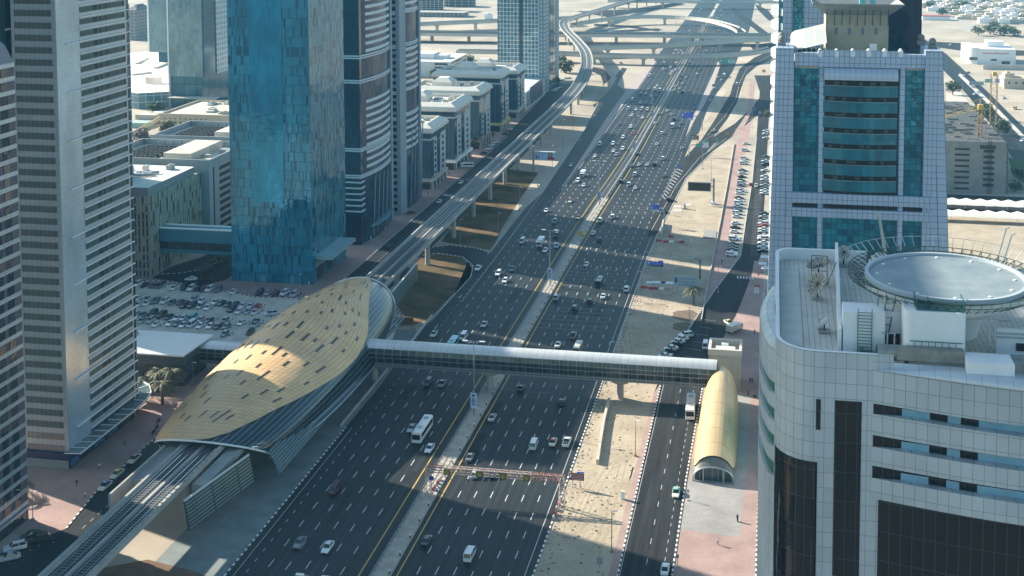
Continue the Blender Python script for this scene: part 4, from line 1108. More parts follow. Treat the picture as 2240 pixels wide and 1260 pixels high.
for b in ((-17.6, -8.0, 341.3, 342.1), (-17.6, -8.0, 349.9, 350.7), (-17.6, -16.8, 342.101, 349.899), (-8.8, -8.0, 342.101, 349.899)): pp.box(*b, 10.2, 11.9)
pp.build('parapet', M_conc2, ls)
MB().box(-15.5, -10, 344, 346, 10.2, 11.3).box(-14, -12, 347, 348.6, 10.2, 11.5).build('roof_unit', M_white, ls)
# ================================================================ towers on the right
def fb(mb, a, b, c, d, Y, t=0.2, back=0.0, m=0):
    """box lying on the plane Y, its front face spanning the measured corners (a, b) - (c, d)"""
    mx, my = (a + c) / 2, (b + d) / 2
    x0, x1 = atY(a, my, Y).x, atY(c, my, Y).x
    z1, z0 = atY(mx, b, Y).z, atY(mx, d, Y).z
    return mb.box(x0, x1, Y - t, Y + back, z0, z1, m)
M_tile = panel('white_wall_tile', (0.455, 0.50, 0.525), (0.40, 0.445, 0.475), (0.17, 0.19, 0.2), 1.35, 2.0, 0.03, 0.42, 0.1, grime_reflection=0.16)
M_tile2 = panel('blue_white_tile', (0.40, 0.48, 0.60), (0.37, 0.45, 0.57), (0.08, 0.13, 0.20), 1.15, 1.45, 0.05, 0.40, 0.15, grime_reflection=0.08)
M_wwhite = mat('white_render', (0.74, 0.75, 0.75), 0.6, noise=(0.35, 0.08))
M_blk = panel('black_glass', (0.003, 0.0045, 0.006), (0.005, 0.007, 0.009), (0.03, 0.036, 0.04), 1.4, 3.9, 0.06, 0.08, 0.0, 0.45, tilt=0.03, wob=0.2, wobs=0.3)
M_rtile = panel('roof_tile', (0.56, 0.54, 0.49), (0.50, 0.485, 0.44), (0.25, 0.24, 0.22), 0.75, 0.75, 0.04, 0.85, grime_reflection=0.2)
M_screed = mat('roof_screed', (0.55, 0.54, 0.50), 0.85, noise=(0.25, 0.18))
M_green = mat('green_steel', (0.03, 0.12, 0.11), 0.5, 0.2)
M_greenlat = mat('lattice_green', (0.045, 0.085, 0.08), 0.5, 0.3)
M_duct = mat('weathered_duct', (0.30, 0.30, 0.28), 0.5, 0.5, noise=(0.8, 0.3))
# ---- near white tower with the helipad
nt_ = building('office_tower', 'white tiled tower in the right foreground carrying a round helipad', 20, 178)
X0, YF, YB, ZT = 0.7, 155.8, 203.0, 82.1
DK = 1.8
def rnd_corner(cx, cy, r, a0, a1, n=8):
    return [(cx + r * math.cos(a0 + (a1 - a0) * i / n), cy + r * math.sin(a0 + (a1 - a0) * i / n)) for i in range(n + 1)]
PI = math.pi
outer = rnd_corner(X0 + 5.5, YF + 5.5, 5.5, PI, 1.5 * PI) + [(46, YF), (46, YB)] + rnd_corner(X0 + 3, YB - 3, 3, .5 * PI, PI)
def inset(poly, d):
    c = []
    n = len(poly)
    for i in range(n):
        p0, p1, p2 = Vector(poly[i - 1]), Vector(poly[i]), Vector(poly[(i + 1) % n])
        e1, e2 = (p1 - p0).normalized(), (p2 - p1).normalized()
        n1, n2 = Vector((-e1.y, e1.x)), Vector((-e2.y, e2.x))
        b = (n1 + n2)
        b = b / max(b.length_squared * .5, .2) if b.length > .1 else n1
        c.append((p1.x + b.x * d, p1.y + b.y * d))
    return c
zt = atY(1850, 1000, YF).z
mb = MB(); mb.prism(outer, 0, ZT - DK, 0, 1)
cut = [p for p in outer if p[0] < 15]
outer_p = [(15.6, YB)] + outer[-9:] + outer[:9] + [(15.6, YF)]
PERI = [0.0]
for a_, b_ in zip(outer_p[:-1], outer_p[1:]): PERI.append(PERI[-1] + math.hypot(b_[0] - a_[0], b_[1] - a_[1]))
PERI = [q - PERI[-10] for q in PERI]
mb.grid([[(*p, ZT - DK) for p in outer_p], [(*p, ZT) for p in outer_p]], uv=lambda j, i: (PERI[min(j, len(PERI) - 1)], (ZT - DK, ZT)[min(i, 1)]), smooth=False)
inn = inset(outer, .55)
n = len(mb.v)
inn_p = [(15.6, YB - .55)] + inn[-9:] + inn[:9] + [(15.6, YF + .55)]
mb.grid([[(*p, ZT) for p in outer_p], [(*p, ZT) for p in inn_p], [(*p, ZT - DK) for p in inn_p]], m=1, smooth=False)
mb.fan([(15.6, YF, ZT - DK), (15.6, YF + .55, ZT - DK), (15.6, YF + .55, ZT), (15.6, YF, ZT)], 0)
mb.build('wall', [M_tile, M_wwhite], nt_)
MB().sheet(inset(outer, .5), ZT - DK + .02).build('roof_deck', M_rtile, nt_)
MB().box(1.4, 4.4, 162, 197, ZT - DK + .03, ZT - DK + .12).build('gutter_slab', M_screed, nt_)
# lower rounded bay on the left with ribbon openings
bay = [(X0 + .2, 165.5)] + [(X0 - 2.3 * math.sin(PI * i / 14) ** .7, 165.5 + 28 * i / 14) for i in range(1, 14)] + [(X0 + .2, 193.5)]
def off(poly, cx, d): return [(x - d if i not in (0, len(poly) - 1) else x, y) for i, (x, y) in enumerate(poly)]
b_ = MB()
rev = list(reversed(bay))
b_.prism(rev, 73.5, 78.2, 0, cap=False)
b_.grid([[(x, y, 78.2) for x, y in rev], [(x + .35, y, 78.9) for x, y in rev], [(x + 1.1, y, 79.3) for x, y in rev], [(x + 2.2, y, 79.4) for x, y in rev]], m=0)
for z in (62.2, 66.0, 69.8): b_.prism(rev, z, z + 2.0)
b_.prism(rev, 0, 60)
b_.build('side_bay', M_tile, nt_)
MB().prism([(x + .45, y) for x, y in rev], 60, 73.5).build('bay_glazing', panel('green_net_glass', (0.03, 0.16, 0.10), (0.04, 0.20, 0.13), (0.02, 0.06, 0.05), .6, .6, .08, .4), nt_)
gl = MB()
fb(gl, 1823, 877, 1882, 1262, YF, .06, .1); gl.build('window', M_blk, nt_)
gl = MB(); fb(gl, 1785, 873, 1795, 940, YF, .06, .1); gl.build('window', M_blk, nt_)
# dark glazed corner below the white wall
cor = rnd_corner(X0 + 5.5, YF + 5.5, 5.56, PI * 1.06, 1.5 * PI) + [(atY(1780, 1100, YF).x, YF - .06)]
zc = atY(1750, 1008, YF).z
cg = MB(); cg.grid([[(x, y, 0) for x, y in cor], [(x, y, zc) for x, y in cor]], smooth=True, uv=lambda j, i: (j * 1.1, i * zc))
cg.build('corner_glazing', M_blk, nt_)
# bowed balconies on the right of the front
xL, xR = atY(1906, 950, YF).x, 46.0
def bowf(d, x0=None):
    x0 = xL if x0 is None else x0
    return [(x0 + (xR - x0) * i / 18, YF - d * math.sin(min(1, (i / 18) * 1.15) * PI / 2)) for i in range(19)]
zs = [atY(1910, v, YF).z for v in (882, 905, 951, 976, 1018, 1045, 1090)]
def bowband(z0, z1, d0, d1, x0=None, m=M_tile, name='balcony_band', back=1.2):
    f0, f1 = bowf(d0, x0), bowf(d1, x0)
    mb = MB(); u = [i * (xR - xL) / 18 for i in range(19)]
    mb.grid([[(*p, z0) for p in f0], [(*p, z1) for p in f1]], uv=lambda j, i: (u[j], (z0, z1)[min(i, 1)]))
    mb.grid([[(*p, z1) for p in f1], [(p[0], p[1] + back, z1) for p in f1], [(p[0], p[1] + back, z0) for p in f0], [(*p, z0) for p in f0]], smooth=False)
    mb.build(name, m, nt_)
ZB = 81.2
bowband(zs[0], ZB - 1.0, 4.8, 4.8)
for a, b in ((1, 2), (3, 4), (5, 6)): bowband(zs[b], zs[a], 4.8, 4.8)
dk = MB(); fd = [(max(x, xL + .2), min(y + 1.3, YF - .05)) for x, y in bowf(4.8)]
dk.grid([[(*p, zs[5] - .4) for p in fd], [(*p, zs[0]) for p in fd]], smooth=False, uv=lambda j, i: (j * 1.8, i * 9)); dk.build('balcony_recess', M_blk, nt_)
for k, (a, b) in enumerate(((0, 1), (2, 3), (4, 5))):
    for i0, i1 in ((2, 4), (5, 6), (7, 11), (11, 17)):
        f = bowf(4.8); p, q = f[i0], f[i1]
        z0, z1 = zs[b] - .2, zs[b] + .95
        ya, yb_ = min(p[1] + 1.2, YF - .1), min(q[1] + 1.2, YF - .1)
        MB().quad((p[0] + .1, ya, z0), (q[0] - .2, yb_, z0), (q[0] - .2, yb_, z1), (p[0] + .1, ya, z1)).build('balcony_balustrade', mat('sky_blue_balustrade', (0.22, 0.42, 0.55), 0.3, noise=(0.4, 0.2)), nt_)
lowg = MB(); f = bowf(4.2, atY(1919, 1200, YF).x); u = [p[0] for p in f]
lowg.grid([[(*p, 0) for p in f], [(*p, zs[6] + .3) for p in f]], uv=lambda j, i: (u[j], i * zs[6]))
lowg.build('lower_glazing', M_blk, nt_)
# bullnose cornice above the bowed front
xc = atY(1912, 830, YF).x
def bn(t, x0): return [(p[0], p[1] - .2 + 0.9 - 0.9 * math.cos(t), ZB - 1.0 + 1.0 * math.sin(t)) for p in bowf(4.9, x0)]
rr = [bn(t * PI / 12, xc) for t in range(0, 7)]
rr = [[(x, y, ZB - 1.0 + (z - ZB + 1.0) * min(1, i / 5.0)) for i, (x, y, z) in enumerate(r)] for r in rr]
rr.append([(p[0], YF - .1, ZB) for p in rr[-1]])
MB().grid(rr, uv=lambda j, i: (j * 1.9, i * .4)).build('bullnose_cornice', panel('bullnose_panel', (0.50, 0.54, 0.58), (0.48, 0.52, 0.56), (0.25, 0.30, 0.34), 1.9, 30, 0.03, 0.3, 0.3), nt_)
# rooftop walls and rooms
zr = ZT - DK + .03
rw = MB().bar((9.1, 160.5, zr + 1.6), (10.7, 202.3, zr + 1.6), .45, 3.2); rw.build('dividing_wall', M_wwhite, nt_)
a = at(1838, 752, zr); 
MB().box(9.5, 14.9, 160.6, 164.5, zr, zr + 5.6).build('stair_room', M_wwhite, nt_)
MB().box(14.91, 19.4, 162.6, 165.2, zr, zr + 5.2).build('stair_room', M_wwhite, nt_)
MB().box(15.2, 17.0, 162.45, 162.59, zr, zr + 2.3).build('door', M_black, nt_)
MB().box(16.0, 16.6, 162.3, 162.44, zr + 1.2, zr + 1.7).build('red_sign', mat('sign_red', (0.45, 0.02, 0.03), 0.5), nt_)
rl = rnd_corner(18.0, 158.7, .9, PI, 1.5 * PI, 4) + rnd_corner(23.9, 158.7, .9, 1.5 * PI, 2 * PI, 4) + [(24.8, 162), (17.1, 162)]
MB().prism(rl, zr, 87.4).build('lift_room', M_wwhite, nt_)
MB().box(29.5, 46, 163.5, 164, zr, zr + 3.4).build('rear_wall', M_wwhite, nt_)
MB().box(32, 40, 163.3, 163.49, zr + .6, zr + 1.6).build('louvre_strip', M_black, nt_)
MB().box(24.4, 30.0, 153.6, 157.2, zr - .6, zr + 2.3).build('plant_box', M_wwhite, nt_)
ld = MB()
for x in (11.4, 13.2): ld.bar((x, 160.4, zr + .2), (x, 160.4, zr + 6.2), .09, .09)
for k in range(13): ld.bar((11.4, 160.4, zr + .6 + k * .42), (13.2, 160.4, zr + .6 + k * .42), .07, .07)
ld.build('ladder', M_green, nt_)
MB().box(11.5, 18, 158.9, 160.3, zr, zr + .5).bar((10.4, 158.2, zr + .1), (12.0, 159.6, zr + 1.3), .5, .15).build('service_platform', M_green, nt_)
du = MB().tube([(13.6, 157.0, zr + 1.8), (16.0, 157.0, zr + 1.8)], .95, 14)
du.build('air_duct', M_duct, nt_)
du = MB(); du.box(16.01, 24.39, 156.1, 157.6, zr + 1.1, zr + 2.6).build('air_duct', M_duct, nt_)
for q in ((17, 24.39, 155.9, 157.4, zr - .01, zr + .7), (17.5, 24.39, 156.0, 157.3, zr + .72, zr + 1.05), (30.01, 40, 154.6, 157.2, zr + .3, zr + 1.9), (30.01, 44, 154.2, 157, zr - .3, zr + .28)):
    du = MB().box(*q)
    for k in range(4): du.box(q[0] + 1.2 + k * 1.9, q[0] + 1.32 + k * 1.9, q[2] - .04, q[3] + .04, q[4] + .01, q[5] + .04)
    du.build('air_duct', M_duct, nt_)
du = MB().box(22, 23, 156.0, 156.09, zr + 1.5, zr + 2.1)
du.build('air_duct', M_duct, nt_)
MB().tube([(13.55, 157.0, zr + 1.8), (13.62, 157.0, zr + 1.8)], .8, 14).build('duct_mouth', M_black, nt_)
pi_ = MB()
for x in (28.3, 29.0): pi_.tube([(x, 161.5, zr), (x, 161.5, zr + 5.2), (x + 2, 161.5, zr + 5.2)], .12, 6)
for z in (2.4, 2.9): pi_.tube([(29.5, 163.2, zr + z), (46, 163.2, zr + z)], .1, 6)
for x in (17.4, 18.3): pi_.tube([(x - 2.2, 160.3, zr + .4), (x - 2.2, 160.3, zr + 3.1), (x - 2.9, 160.3, zr + 3.1)], .14, 6)
pi_.build('pipework', M_steel, nt_)
ub = MB()
for k in range(6): ub.box(18.4 + k * .85, 19.1 + k * .85, 157.5, 157.78, zr + .8, zr + 1.6)
ub.build('meter_box', M_steel, nt_)
rb2 = MB()
for k in range(7): rb2.bar((18.4 + k * .85, 157.6, zr + 1.7), (18.4 + k * .85, 157.6, zr + 3.2), .07, .07)
rb2.bar((17.8, 157.6, zr + 3.2), (24.4, 157.6, zr + 3.2), .09, .09)
rb2.build('roof_rail', M_green, nt_)
# helipad
hp = thing('helipad', 'round grey helipad with a green lattice safety walkway on the white tower roof', 'helipad', (23.9, 171.2, 79))
hx, hy, hz, hr = 23.9, 171.2, 88.0, 10.9
def circ(r, z, n=64): return [(hx + r * math.cos(2 * PI * i / n), hy + r * math.sin(2 * PI * i / n), z) for i in range(n)]
MB().fan(circ(hr - .5, hz)).build('landing_deck', mat('deck_blue_grey', (0.15, 0.20, 0.225), 0.5, noise=(0.28, 0.0), col2=(0.25, 0.295, 0.305), spec=0.35, lo=.3, hi=.7), hp)
MB().grid([circ(hr - .5, hz - .02), circ(hr - .5, hz + .35), circ(hr, hz + .35), circ(hr, hz - .4)], closed=True, smooth=False).build('deck_rim', mat('rim_grey', (0.36, 0.42, 0.46), 0.5), hp)
MB().grid([circ(hr, hz - .4), circ(hr * .97, hz - 1.6), circ(hr * .72, hz - 3.4), circ(5.0, hz - 4.4), circ(4.4, zr)], closed=True).build('support_bowl', M_wwhite, hp)
lw = MB()
N = 60
ri, ro = hr + .15, hr + 2.3
A = [circ(ri, hz - .35, N), circ(ro, hz + .55, N), circ(ri, hz - 1.4, N), circ(ro, hz - .1, N)]
for i in range(N):
    j = (i + 1) % N
    for a in (A[0], A[1], A[3]): lw.bar(a[i], a[j], .09, .09)
    lw.bar(A[0][i], A[1][i], .09, .09); lw.bar(A[2][i], A[3][i], .08, .08); lw.bar(A[1][i], A[3][i], .07, .07)
    lw.bar(A[0][i], A[1][j], .06, .06); lw.bar(A[2][i], A[3][j], .06, .06)
    lw.bar(circ((ri + ro) / 2, hz + .1, N)[i], circ((ri + ro) / 2, hz + .1, N)[j], .06, .06)
lw.build('lattice_walkway', M_greenlat, hp)
fr = MB()
for i in range(5, 27):
    a = 2 * PI * i / N
    p = Vector((hx + ro * math.cos(a), hy + ro * math.sin(a), hz + .5)); q = Vector((hx + (ro + 1.3) * math.cos(a), hy + (ro + 1.3) * math.sin(a), hz + 1.7))
    fr.bar(p, q, .09, .09)
    a2 = 2 * PI * (i + 1) / N
    q2 = Vector((hx + (ro + 1.3) * math.cos(a2), hy + (ro + 1.3) * math.sin(a2), hz + 1.7))
    fr.bar(q, q2, .06, .06)
fr.build('safety_net_frame', M_steel, hp)
lad = MB()
for o in (0, 1.1):
    lad.bar((13.9 + o, 161.0, zr), (15.4 + o, 163.6, hz - .6), .12, .12)
for k in range(8):
    t_ = k / 8; p = Vector((13.9, 161.0, zr)).lerp(Vector((15.4, 163.6, hz - .6)), t_); lad.bar(p, p + Vector((1.1, 0, 0)), .07, .07)
lad.bar((13.2, 161.5, zr), (14.4, 164.2, hz - .8), .12, .12)
lad.build('access_ladder', M_green, hp)
plat = MB().box(18.6, 24.6, 158.2, 161.8, 87.41, 87.55)
for x0, y0, x1, y1 in ((18.6, 158.2, 18.6, 161.8), (20.2, 158.2, 24.6, 158.2), (24.6, 158.2, 24.6, 161.8), (20.2, 158.2, 20.2, 160.2)):
    for h in (.6, 1.15): plat.bar((x0, y0, 87.55 + h), (x1, y1, 87.55 + h), .07, .07)
    for k in range(5): plat.bar((x0 + (x1 - x0) * k / 4, y0 + (y1 - y0) * k / 4, 87.55), (x0 + (x1 - x0) * k / 4, y0 + (y1 - y0) * k / 4, 88.75), .07, .07)
plat.build('stair_platform', M_green, hp)
for k in range(12):
    a_ = 2 * PI * k / 12
    MB().tube([(hx + 9.2 * math.cos(a_), hy + 9.2 * math.sin(a_), hz), (hx + 9.2 * math.cos(a_), hy + 9.2 * math.sin(a_), hz + .12)], .22, 8).build('deck_light', M_wwhite, hp)
# satellite dishes
M_mesh = mat('dish_mesh', (0.36, 0.34, 0.29), 0.6, 0.3, noise=(0.8, 0.2))
def dish(label, x, y, z, r, tilt, turn, m, h=1.6, base=True):
    t = thing('satellite_dish', label, 'dish', (x, y, z))
    R_ = Matrix.Rotation(turn, 3, 'Z') @ Matrix.Rotation(tilt, 3, 'X')
    c = Vector((x, y, z + h))
    rows = [[c + R_ @ Vector((r * k / 6 * math.cos(a), r * k / 6 * math.sin(a), .28 * r * (k / 6) ** 2)) for a in [2 * PI * i / 24 for i in range(24)]] for k in range(0, 7)]
    rows[0] = [c + (p - c) * 1.0 + R_ @ Vector((.02 * math.cos(i), .02 * math.sin(i), 0)) for i, p in enumerate(rows[0])]
    back = [[p - R_ @ Vector((0, 0, .05)) for p in r_] for r_ in rows]
    MB().grid(rows + list(reversed(back)), closed=True).build('reflector', m, t)
    rbm = MB()
    for k in range(12):
        a = 2 * PI * k / 12
        rbm.tube([c + R_ @ Vector((r * q * math.cos(a), r * q * math.sin(a), .28 * r * q * q + .03)) for q in (0.05, .5, 1)], .03, 4)
    for k in range(3):
        a = 2 * PI * k / 3; rbm.bar(c + R_ @ Vector((r * .8 * math.cos(a), r * .8 * math.sin(a), .2 * r)), c + R_ @ Vector((0, 0, r * .85)), .04, .04)
    rbm.build('rib', M_dark, t)
    MB().tube([(x, y, z + .25), (x, y, z + h)], .11, 8).build('post', M_dark, t)
    if base: MB().box(x - .75, x + .75, y - .55, y + .55, z, z + .35).build('base_block', M_conc, t)
    return t
d1 = at(1784, 655, zr); dish('large mesh satellite dish facing left on the near white roof', d1.x + .3, d1.y, zr, 1.75, math.radians(60), math.radians(-50), M_mesh, 2.3)
d2 = at(1790, 622, zr); dish('large mesh satellite dish tipped nearly flat, behind the upright mesh dish', d2.x, d2.y, zr, 1.9, math.radians(18), math.radians(-60), M_mesh, 2.9)
d3 = at(1803, 728, zr); dish('small white satellite dish on a dark block on the near white roof', d3.x, d3.y, zr + .1, 1.15, math.radians(62), math.radians(-125), M_wwhite, 1.1)
d4 = at(1841, 583, zr); dish('pale round satellite dish facing forward behind the dividing wall, beside the helipad walkway', d4.x + .3, d4.y, zr, 1.1, math.radians(70), math.radians(10), mat('cream_dish', (0.55, 0.52, 0.45), 0.6), 2.4)
MB().box(7.0, 9.4, 186.5, 186.8, zr, zr + 4.6).build('rack', M_dark, nt_) if False else None
fr = MB()
for x in (6.2, 8.6):
    fr.bar((x, 188.5, zr), (x, 188.5, zr + 4.8), .1, .1)
fr.bar((6.2, 188.5, zr + 4.8), (8.6, 188.5, zr + 4.8), .1, .1); fr.bar((6.2, 188.5, zr + 2.4), (8.6, 188.5, zr + 2.4), .08, .08); fr.bar((8.6, 188.5, zr + .2), (10, 188.5, zr + 4), .1, .1)
fr.build('antenna_frame', M_dark, nt_)
# window cleaning cranes on the far edge of the roof
cr = thing('davit_arm', 'white window cleaning arm rising behind the helipad', 'crane', (17, 197, zr))
MB().ball((17.4, 196, zr + 1.5), 2.1, nu=14, nv=8).build('housing', M_wwhite, cr)
MB().tube([(18.2, 196, zr + 2.5), (17.0, 197, zr + 9.5), (16.6, 196.6, zr + 9.9)], [.3, .22, .16], 8).build('arm', M_conc2, cr)
for i, (x, l) in enumerate(((37.0, 'left'), (37.9, 'right'))):
    c2 = thing('davit_arm', 'thin white roof arm leaning right behind the helipad, %s of a pair' % l, 'crane', (x, 199, zr))
    MB().tube([(x - 1.8, 199, zr), (x, 199, zr + 7.6 - i), (x + .5, 199, zr + 7.8 - i)], .12, 6).build('arm', M_wwhite, c2)

# ---- teal glass hotel tower
rt = building('office_tower', 'blue tiled tower with teal glass balconies and a beige penthouse on top', 19, 297)
YR = 284.0
M_teal1 = panel('teal_glass', (0.004, 0.10, 0.155), (0.016, 0.27, 0.345), (0.008, 0.07, 0.10), 1.25, 1.45, 0.05, 0.06, 0.35, 0.9, tilt=0.06, wob=0.5, wobs=0.45, grime_reflection=0.3)
M_teal2 = panel('teal_balustrade', (0.012, 0.13, 0.18), (0.025, 0.22, 0.28), (0.010, 0.08, 0.11), 1.6, 5.0, 0.03, 0.10, 0.3, 0.8, tilt=0.03, wob=0.3, wobs=0.3, grime_reflection=0.3)
mb = MB(); mb.box(2.5, 37.5, YR + .3, 309, 0, 101.4); mb.build('core', M_teal1, rt)
def taper(xa_t, xb_t, xa_b, xb_b, zt_, y0, y1):
    m_ = MB()
    lo = [(xa_b, y0), (xb_b, y0), (xb_b, y1), (xa_b, y1)]; hi = [(xa_t, y0), (xb_t, y0), (xb_t, y1), (xa_t, y1)]
    cu = [0, abs(xb_t - xa_t), abs(xb_t - xa_t) + y1 - y0]
    m_.grid([[(*p, 0) for p in lo], [(*p, zt_) for p in hi]], closed=True, smooth=False, uv=lambda j, i: ((0, 4.6, 4.6 + y1 - y0, 9.2 + y1 - y0, 0)[j % 4 if j < 4 else 0], i * zt_))
    m_.sheet(hi, zt_); return m_
taper(0.55, 4.75, -1.75, 4.75, 106.2, YR - .9, YR + 10).build('side_fin', M_tile2, rt)
taper(34.1, 37.9, 34.1, 43.0, 106.2, YR - .9, YR + 10).build('side_fin', M_tile2, rt)
p = MB(); fb(p, 1739, 117, 2024, 146, YR, .5, 1.0); fb(p, 1790, 110, 1975, 147, YR, .8, -.51); fb(p, 1790, 146.5, 1801, 548, YR, .45, .3); fb(p, 1965, 146.5, 1976, 548, YR, .45, .3)
fb(p, 1722, 424, 2038, 446, YR, 1.2, .3); fb(p, 1722, 457, 2038, 476, YR, 1.2, .3); p.build('tiled_frame', M_tile2, rt)
pc = MB(); fb(pc, 1734, 446.3, 2026, 456.7, YR, .3, .3); pc.build('dark_slot', M_black, rt)
hd = MB()
x0, x1 = atY(1801, 160, YR).x + .1, atY(1965, 160, YR).x - .1
z0, z1 = atY(1880, 174, YR).z, atY(1880, 148, YR).z
R_ = [[(x, YR - .3 - 1.5 * math.sin(a), z0 + .9 + (z1 - z0 - .9) * (1 - (1 - math.cos(a)))) for x in [x0 + (x1 - x0) * i / 14 for i in range(15)]] for a in [PI / 2 * k / 6 for k in range(7)]]
R_.append([(p_[0], p_[1], z0) for p_ in R_[-1]])
hd.grid(R_, uv=lambda j, i: (j * 1.2, i * .5)); hd.build('hood', panel('hood_panel', (0.42, 0.47, 0.56), (0.40, 0.45, 0.54), (0.2, 0.25, 0.33), 1.2, 40, .04, .35, .2), rt)
# balconies: dark recess behind, glass fronts, slab edges
rc = MB(); fb(rc, 1802, 174, 1964, 424, YR, .02, .25); rc.build('balcony_recess', M_black, rt)
fy = [187.5 + 34.4 * k for k in range(7)]
first = None
for k, v in enumerate(fy):
    m_ = MB()
    za, zb = atY(1880, v, YR).z, atY(1880, v + 23, YR).z
    f = [(x0 + (x1 - x0) * i / 10, YR - .5 - 1.1 * math.sin(PI * i / 10)) for i in range(11)]
    m_.grid([[(*q, zb) for q in f], [(*q, za) for q in f]], uv=lambda j, i: (j * 1.8, i * 2.4 + k * 3))
    m_.build('balcony_glass', M_teal2, rt)
    MB().prism([(x0, YR - .03)] + [(a_, b_ + .06) for a_, b_ in f] + [(x1, YR - .03)], zb - .1, zb + .12).build('balcony_slab', M_dark, rt)
    MB().tube([(*q, za + .06) for q in f], .06, 5).build('handrail', M_steel, rt)
    rr_ = random.Random(k)
    for i in range(5):
        xx = x0 + 1 + (x1 - x0 - 2.5) * (i + rr_.random() * .6) / 5; MB().box(xx, xx + rr_.uniform(.5, 1.4), YR - .28, YR - .05, za + .1, za + rr_.uniform(.6, 1.1)).build('room_blind', mat('blind', (0.07, 0.09, 0.09), 0.5), rt)
dom = None
for px in (1794, 1830, 1865, 1900, 1935, 1970):
    q = atY(px, 112, YR)
    m_ = MB().box(q.x - .5, q.x + .5, YR - .9, YR + .6, q.z - 1.2, q.z + .1).ball((q.x, YR - .2, q.z + .25), .42)
    m_.build('parapet_post', M_wwhite, rt)
MB().box(4.8, 34.0, YR + .5, 309, 101.4, 101.9).build('terrace', M_rtile, rt)
gr = MB().box(11, 34, YR + .2, YR + .26, 102, 104.2); gr.build('terrace_glass', mat('green_glass_rail', (0.06, 0.18, 0.17), 0.1, 0.2), rt)
ph = MB().box(12.3, 26.9, 295, 307, 101.9, 113.4); ph.build('penthouse', mat('sand_render', (0.36, 0.33, 0.25), 0.85, noise=(0.5, 0.15), spec=0.2), rt)
pwr = MB()
for px in (1829, 1858, 1887, 1916):
    q = atY(px, 68, 295); w = .33
    MB().prism([(q.x - w, 294.9), (q.x + w, 294.9), (q.x + w, 295.02), (q.x - w, 295.02)], q.z - .8, q.z + .8).build('narrow_window', mat('blue_grey_pane', (0.10, 0.15, 0.19), 0.2), rt)
MB().box(21.2, 22.5, 294.9, 295.02, 102, 104.2).build('door', mat('blue_grey_pane', (0.10, 0.15, 0.19), 0.2), rt)
MB().box(22.6, 24.3, 294.86, 295.02, 104.6, 106.2).build('white_sign', M_white, rt)
# flared roof canopy on brackets
lo = [(12.3, 295), (26.9, 295), (26.9, 307), (12.3, 307)]; hi = [(9.0, 292.4), (30.2, 292.4), (30.2, 310), (9.0, 310)]
cf = MB().grid([[(*p_, 113.0) for p_ in lo], [(*p_, 115.6) for p_ in hi], [(*p_, 115.9) for p_ in hi], [(*p_, 113.5) for p_ in lo]], closed=True, smooth=False)
cf.build('flared_roof', mat('canopy_grey', (0.24, 0.26, 0.25), 0.6, noise=(.5, .2)), rt)
bk = MB()
for k in range(9):
    x = 12.5 + k * 1.78; bk.bar((x, 294.9, 110.6), (x, 293.6, 114.4), .16, .16)
bk.build('roof_bracket', M_dark, rt)
MB().box(12.5, 26.7, 295.2, 306.8, 113.42, 113.9).build('roof_slab', M_wwhite, rt)
MB().box(20.5, 21.9, 300, 303, 113.9, 117).box(23, 24.2, 300, 302, 113.9, 116.4).build('roof_unit', mat('teal_unit', (0.05, 0.25, 0.30), 0.4), rt)
# glazed lean-to with a curved white canopy
cg = MB().box(5.2, 12.2, 289.5, 296, 101.9, 105.6); cg.build('conservatory', panel('conservatory_glass', (0.02, 0.09, 0.10), (0.05, 0.14, 0.14), (0.55, 0.58, 0.56), 1.1, 1.2, .1, .1, .2, tilt=.05), rt)
cv = MB().grid([[(x, y, z + (y - 286.6) * .34) for y in (286.6, 290, 294, 297)] for x, z in ((3.9, 103.4), (4.2, 104.6), (5.0, 105.3), (7, 105.8), (9.6, 106.5), (12.2, 107.2))], uv=lambda j, i: (i * 1.6, j))
cv.build('canopy', panel('translucent_canopy', (0.36, 0.38, 0.38), (0.33, 0.35, 0.35), (0.5, 0.51, 0.51), 1.6, 40, .08, .5), rt)
for x, y, z in ((1.9, 288, 106.2), (1.9, 296, 106.2), (36.2, 288, 106.2), (34.6, 296, 106.2)):
    MB().box(x - .9, x + .9, y - .9, y + .9, z - .01, z + .9).ball((x, y, z + 1.6), .85, nu=10, nv=7).build('stone_ball', mat('ball_stone', (0.22, 0.23, 0.22), 0.7, noise=(2, .4)), rt)
um = thing('parasol', 'dark parasol open on the hotel tower terrace, right of the penthouse', 'parasol', (30.3, 292, 101.9))
MB().tube([(30.3, 292, 101.9), (30.3, 292, 104.6)], .06, 6).build('pole', M_dark, um)
MB().grid([[(30.3 + r * math.cos(i * PI / 4), 292 + r * math.sin(i * PI / 4), z) for i in range(8)] for r, z in ((.05, 105.2), (2.2, 104.1), (2.2, 104.0))], closed=True, smooth=False, flip=True).build('canopy', mat('parasol_cloth', (0.03, 0.045, 0.05), 0.8), um)
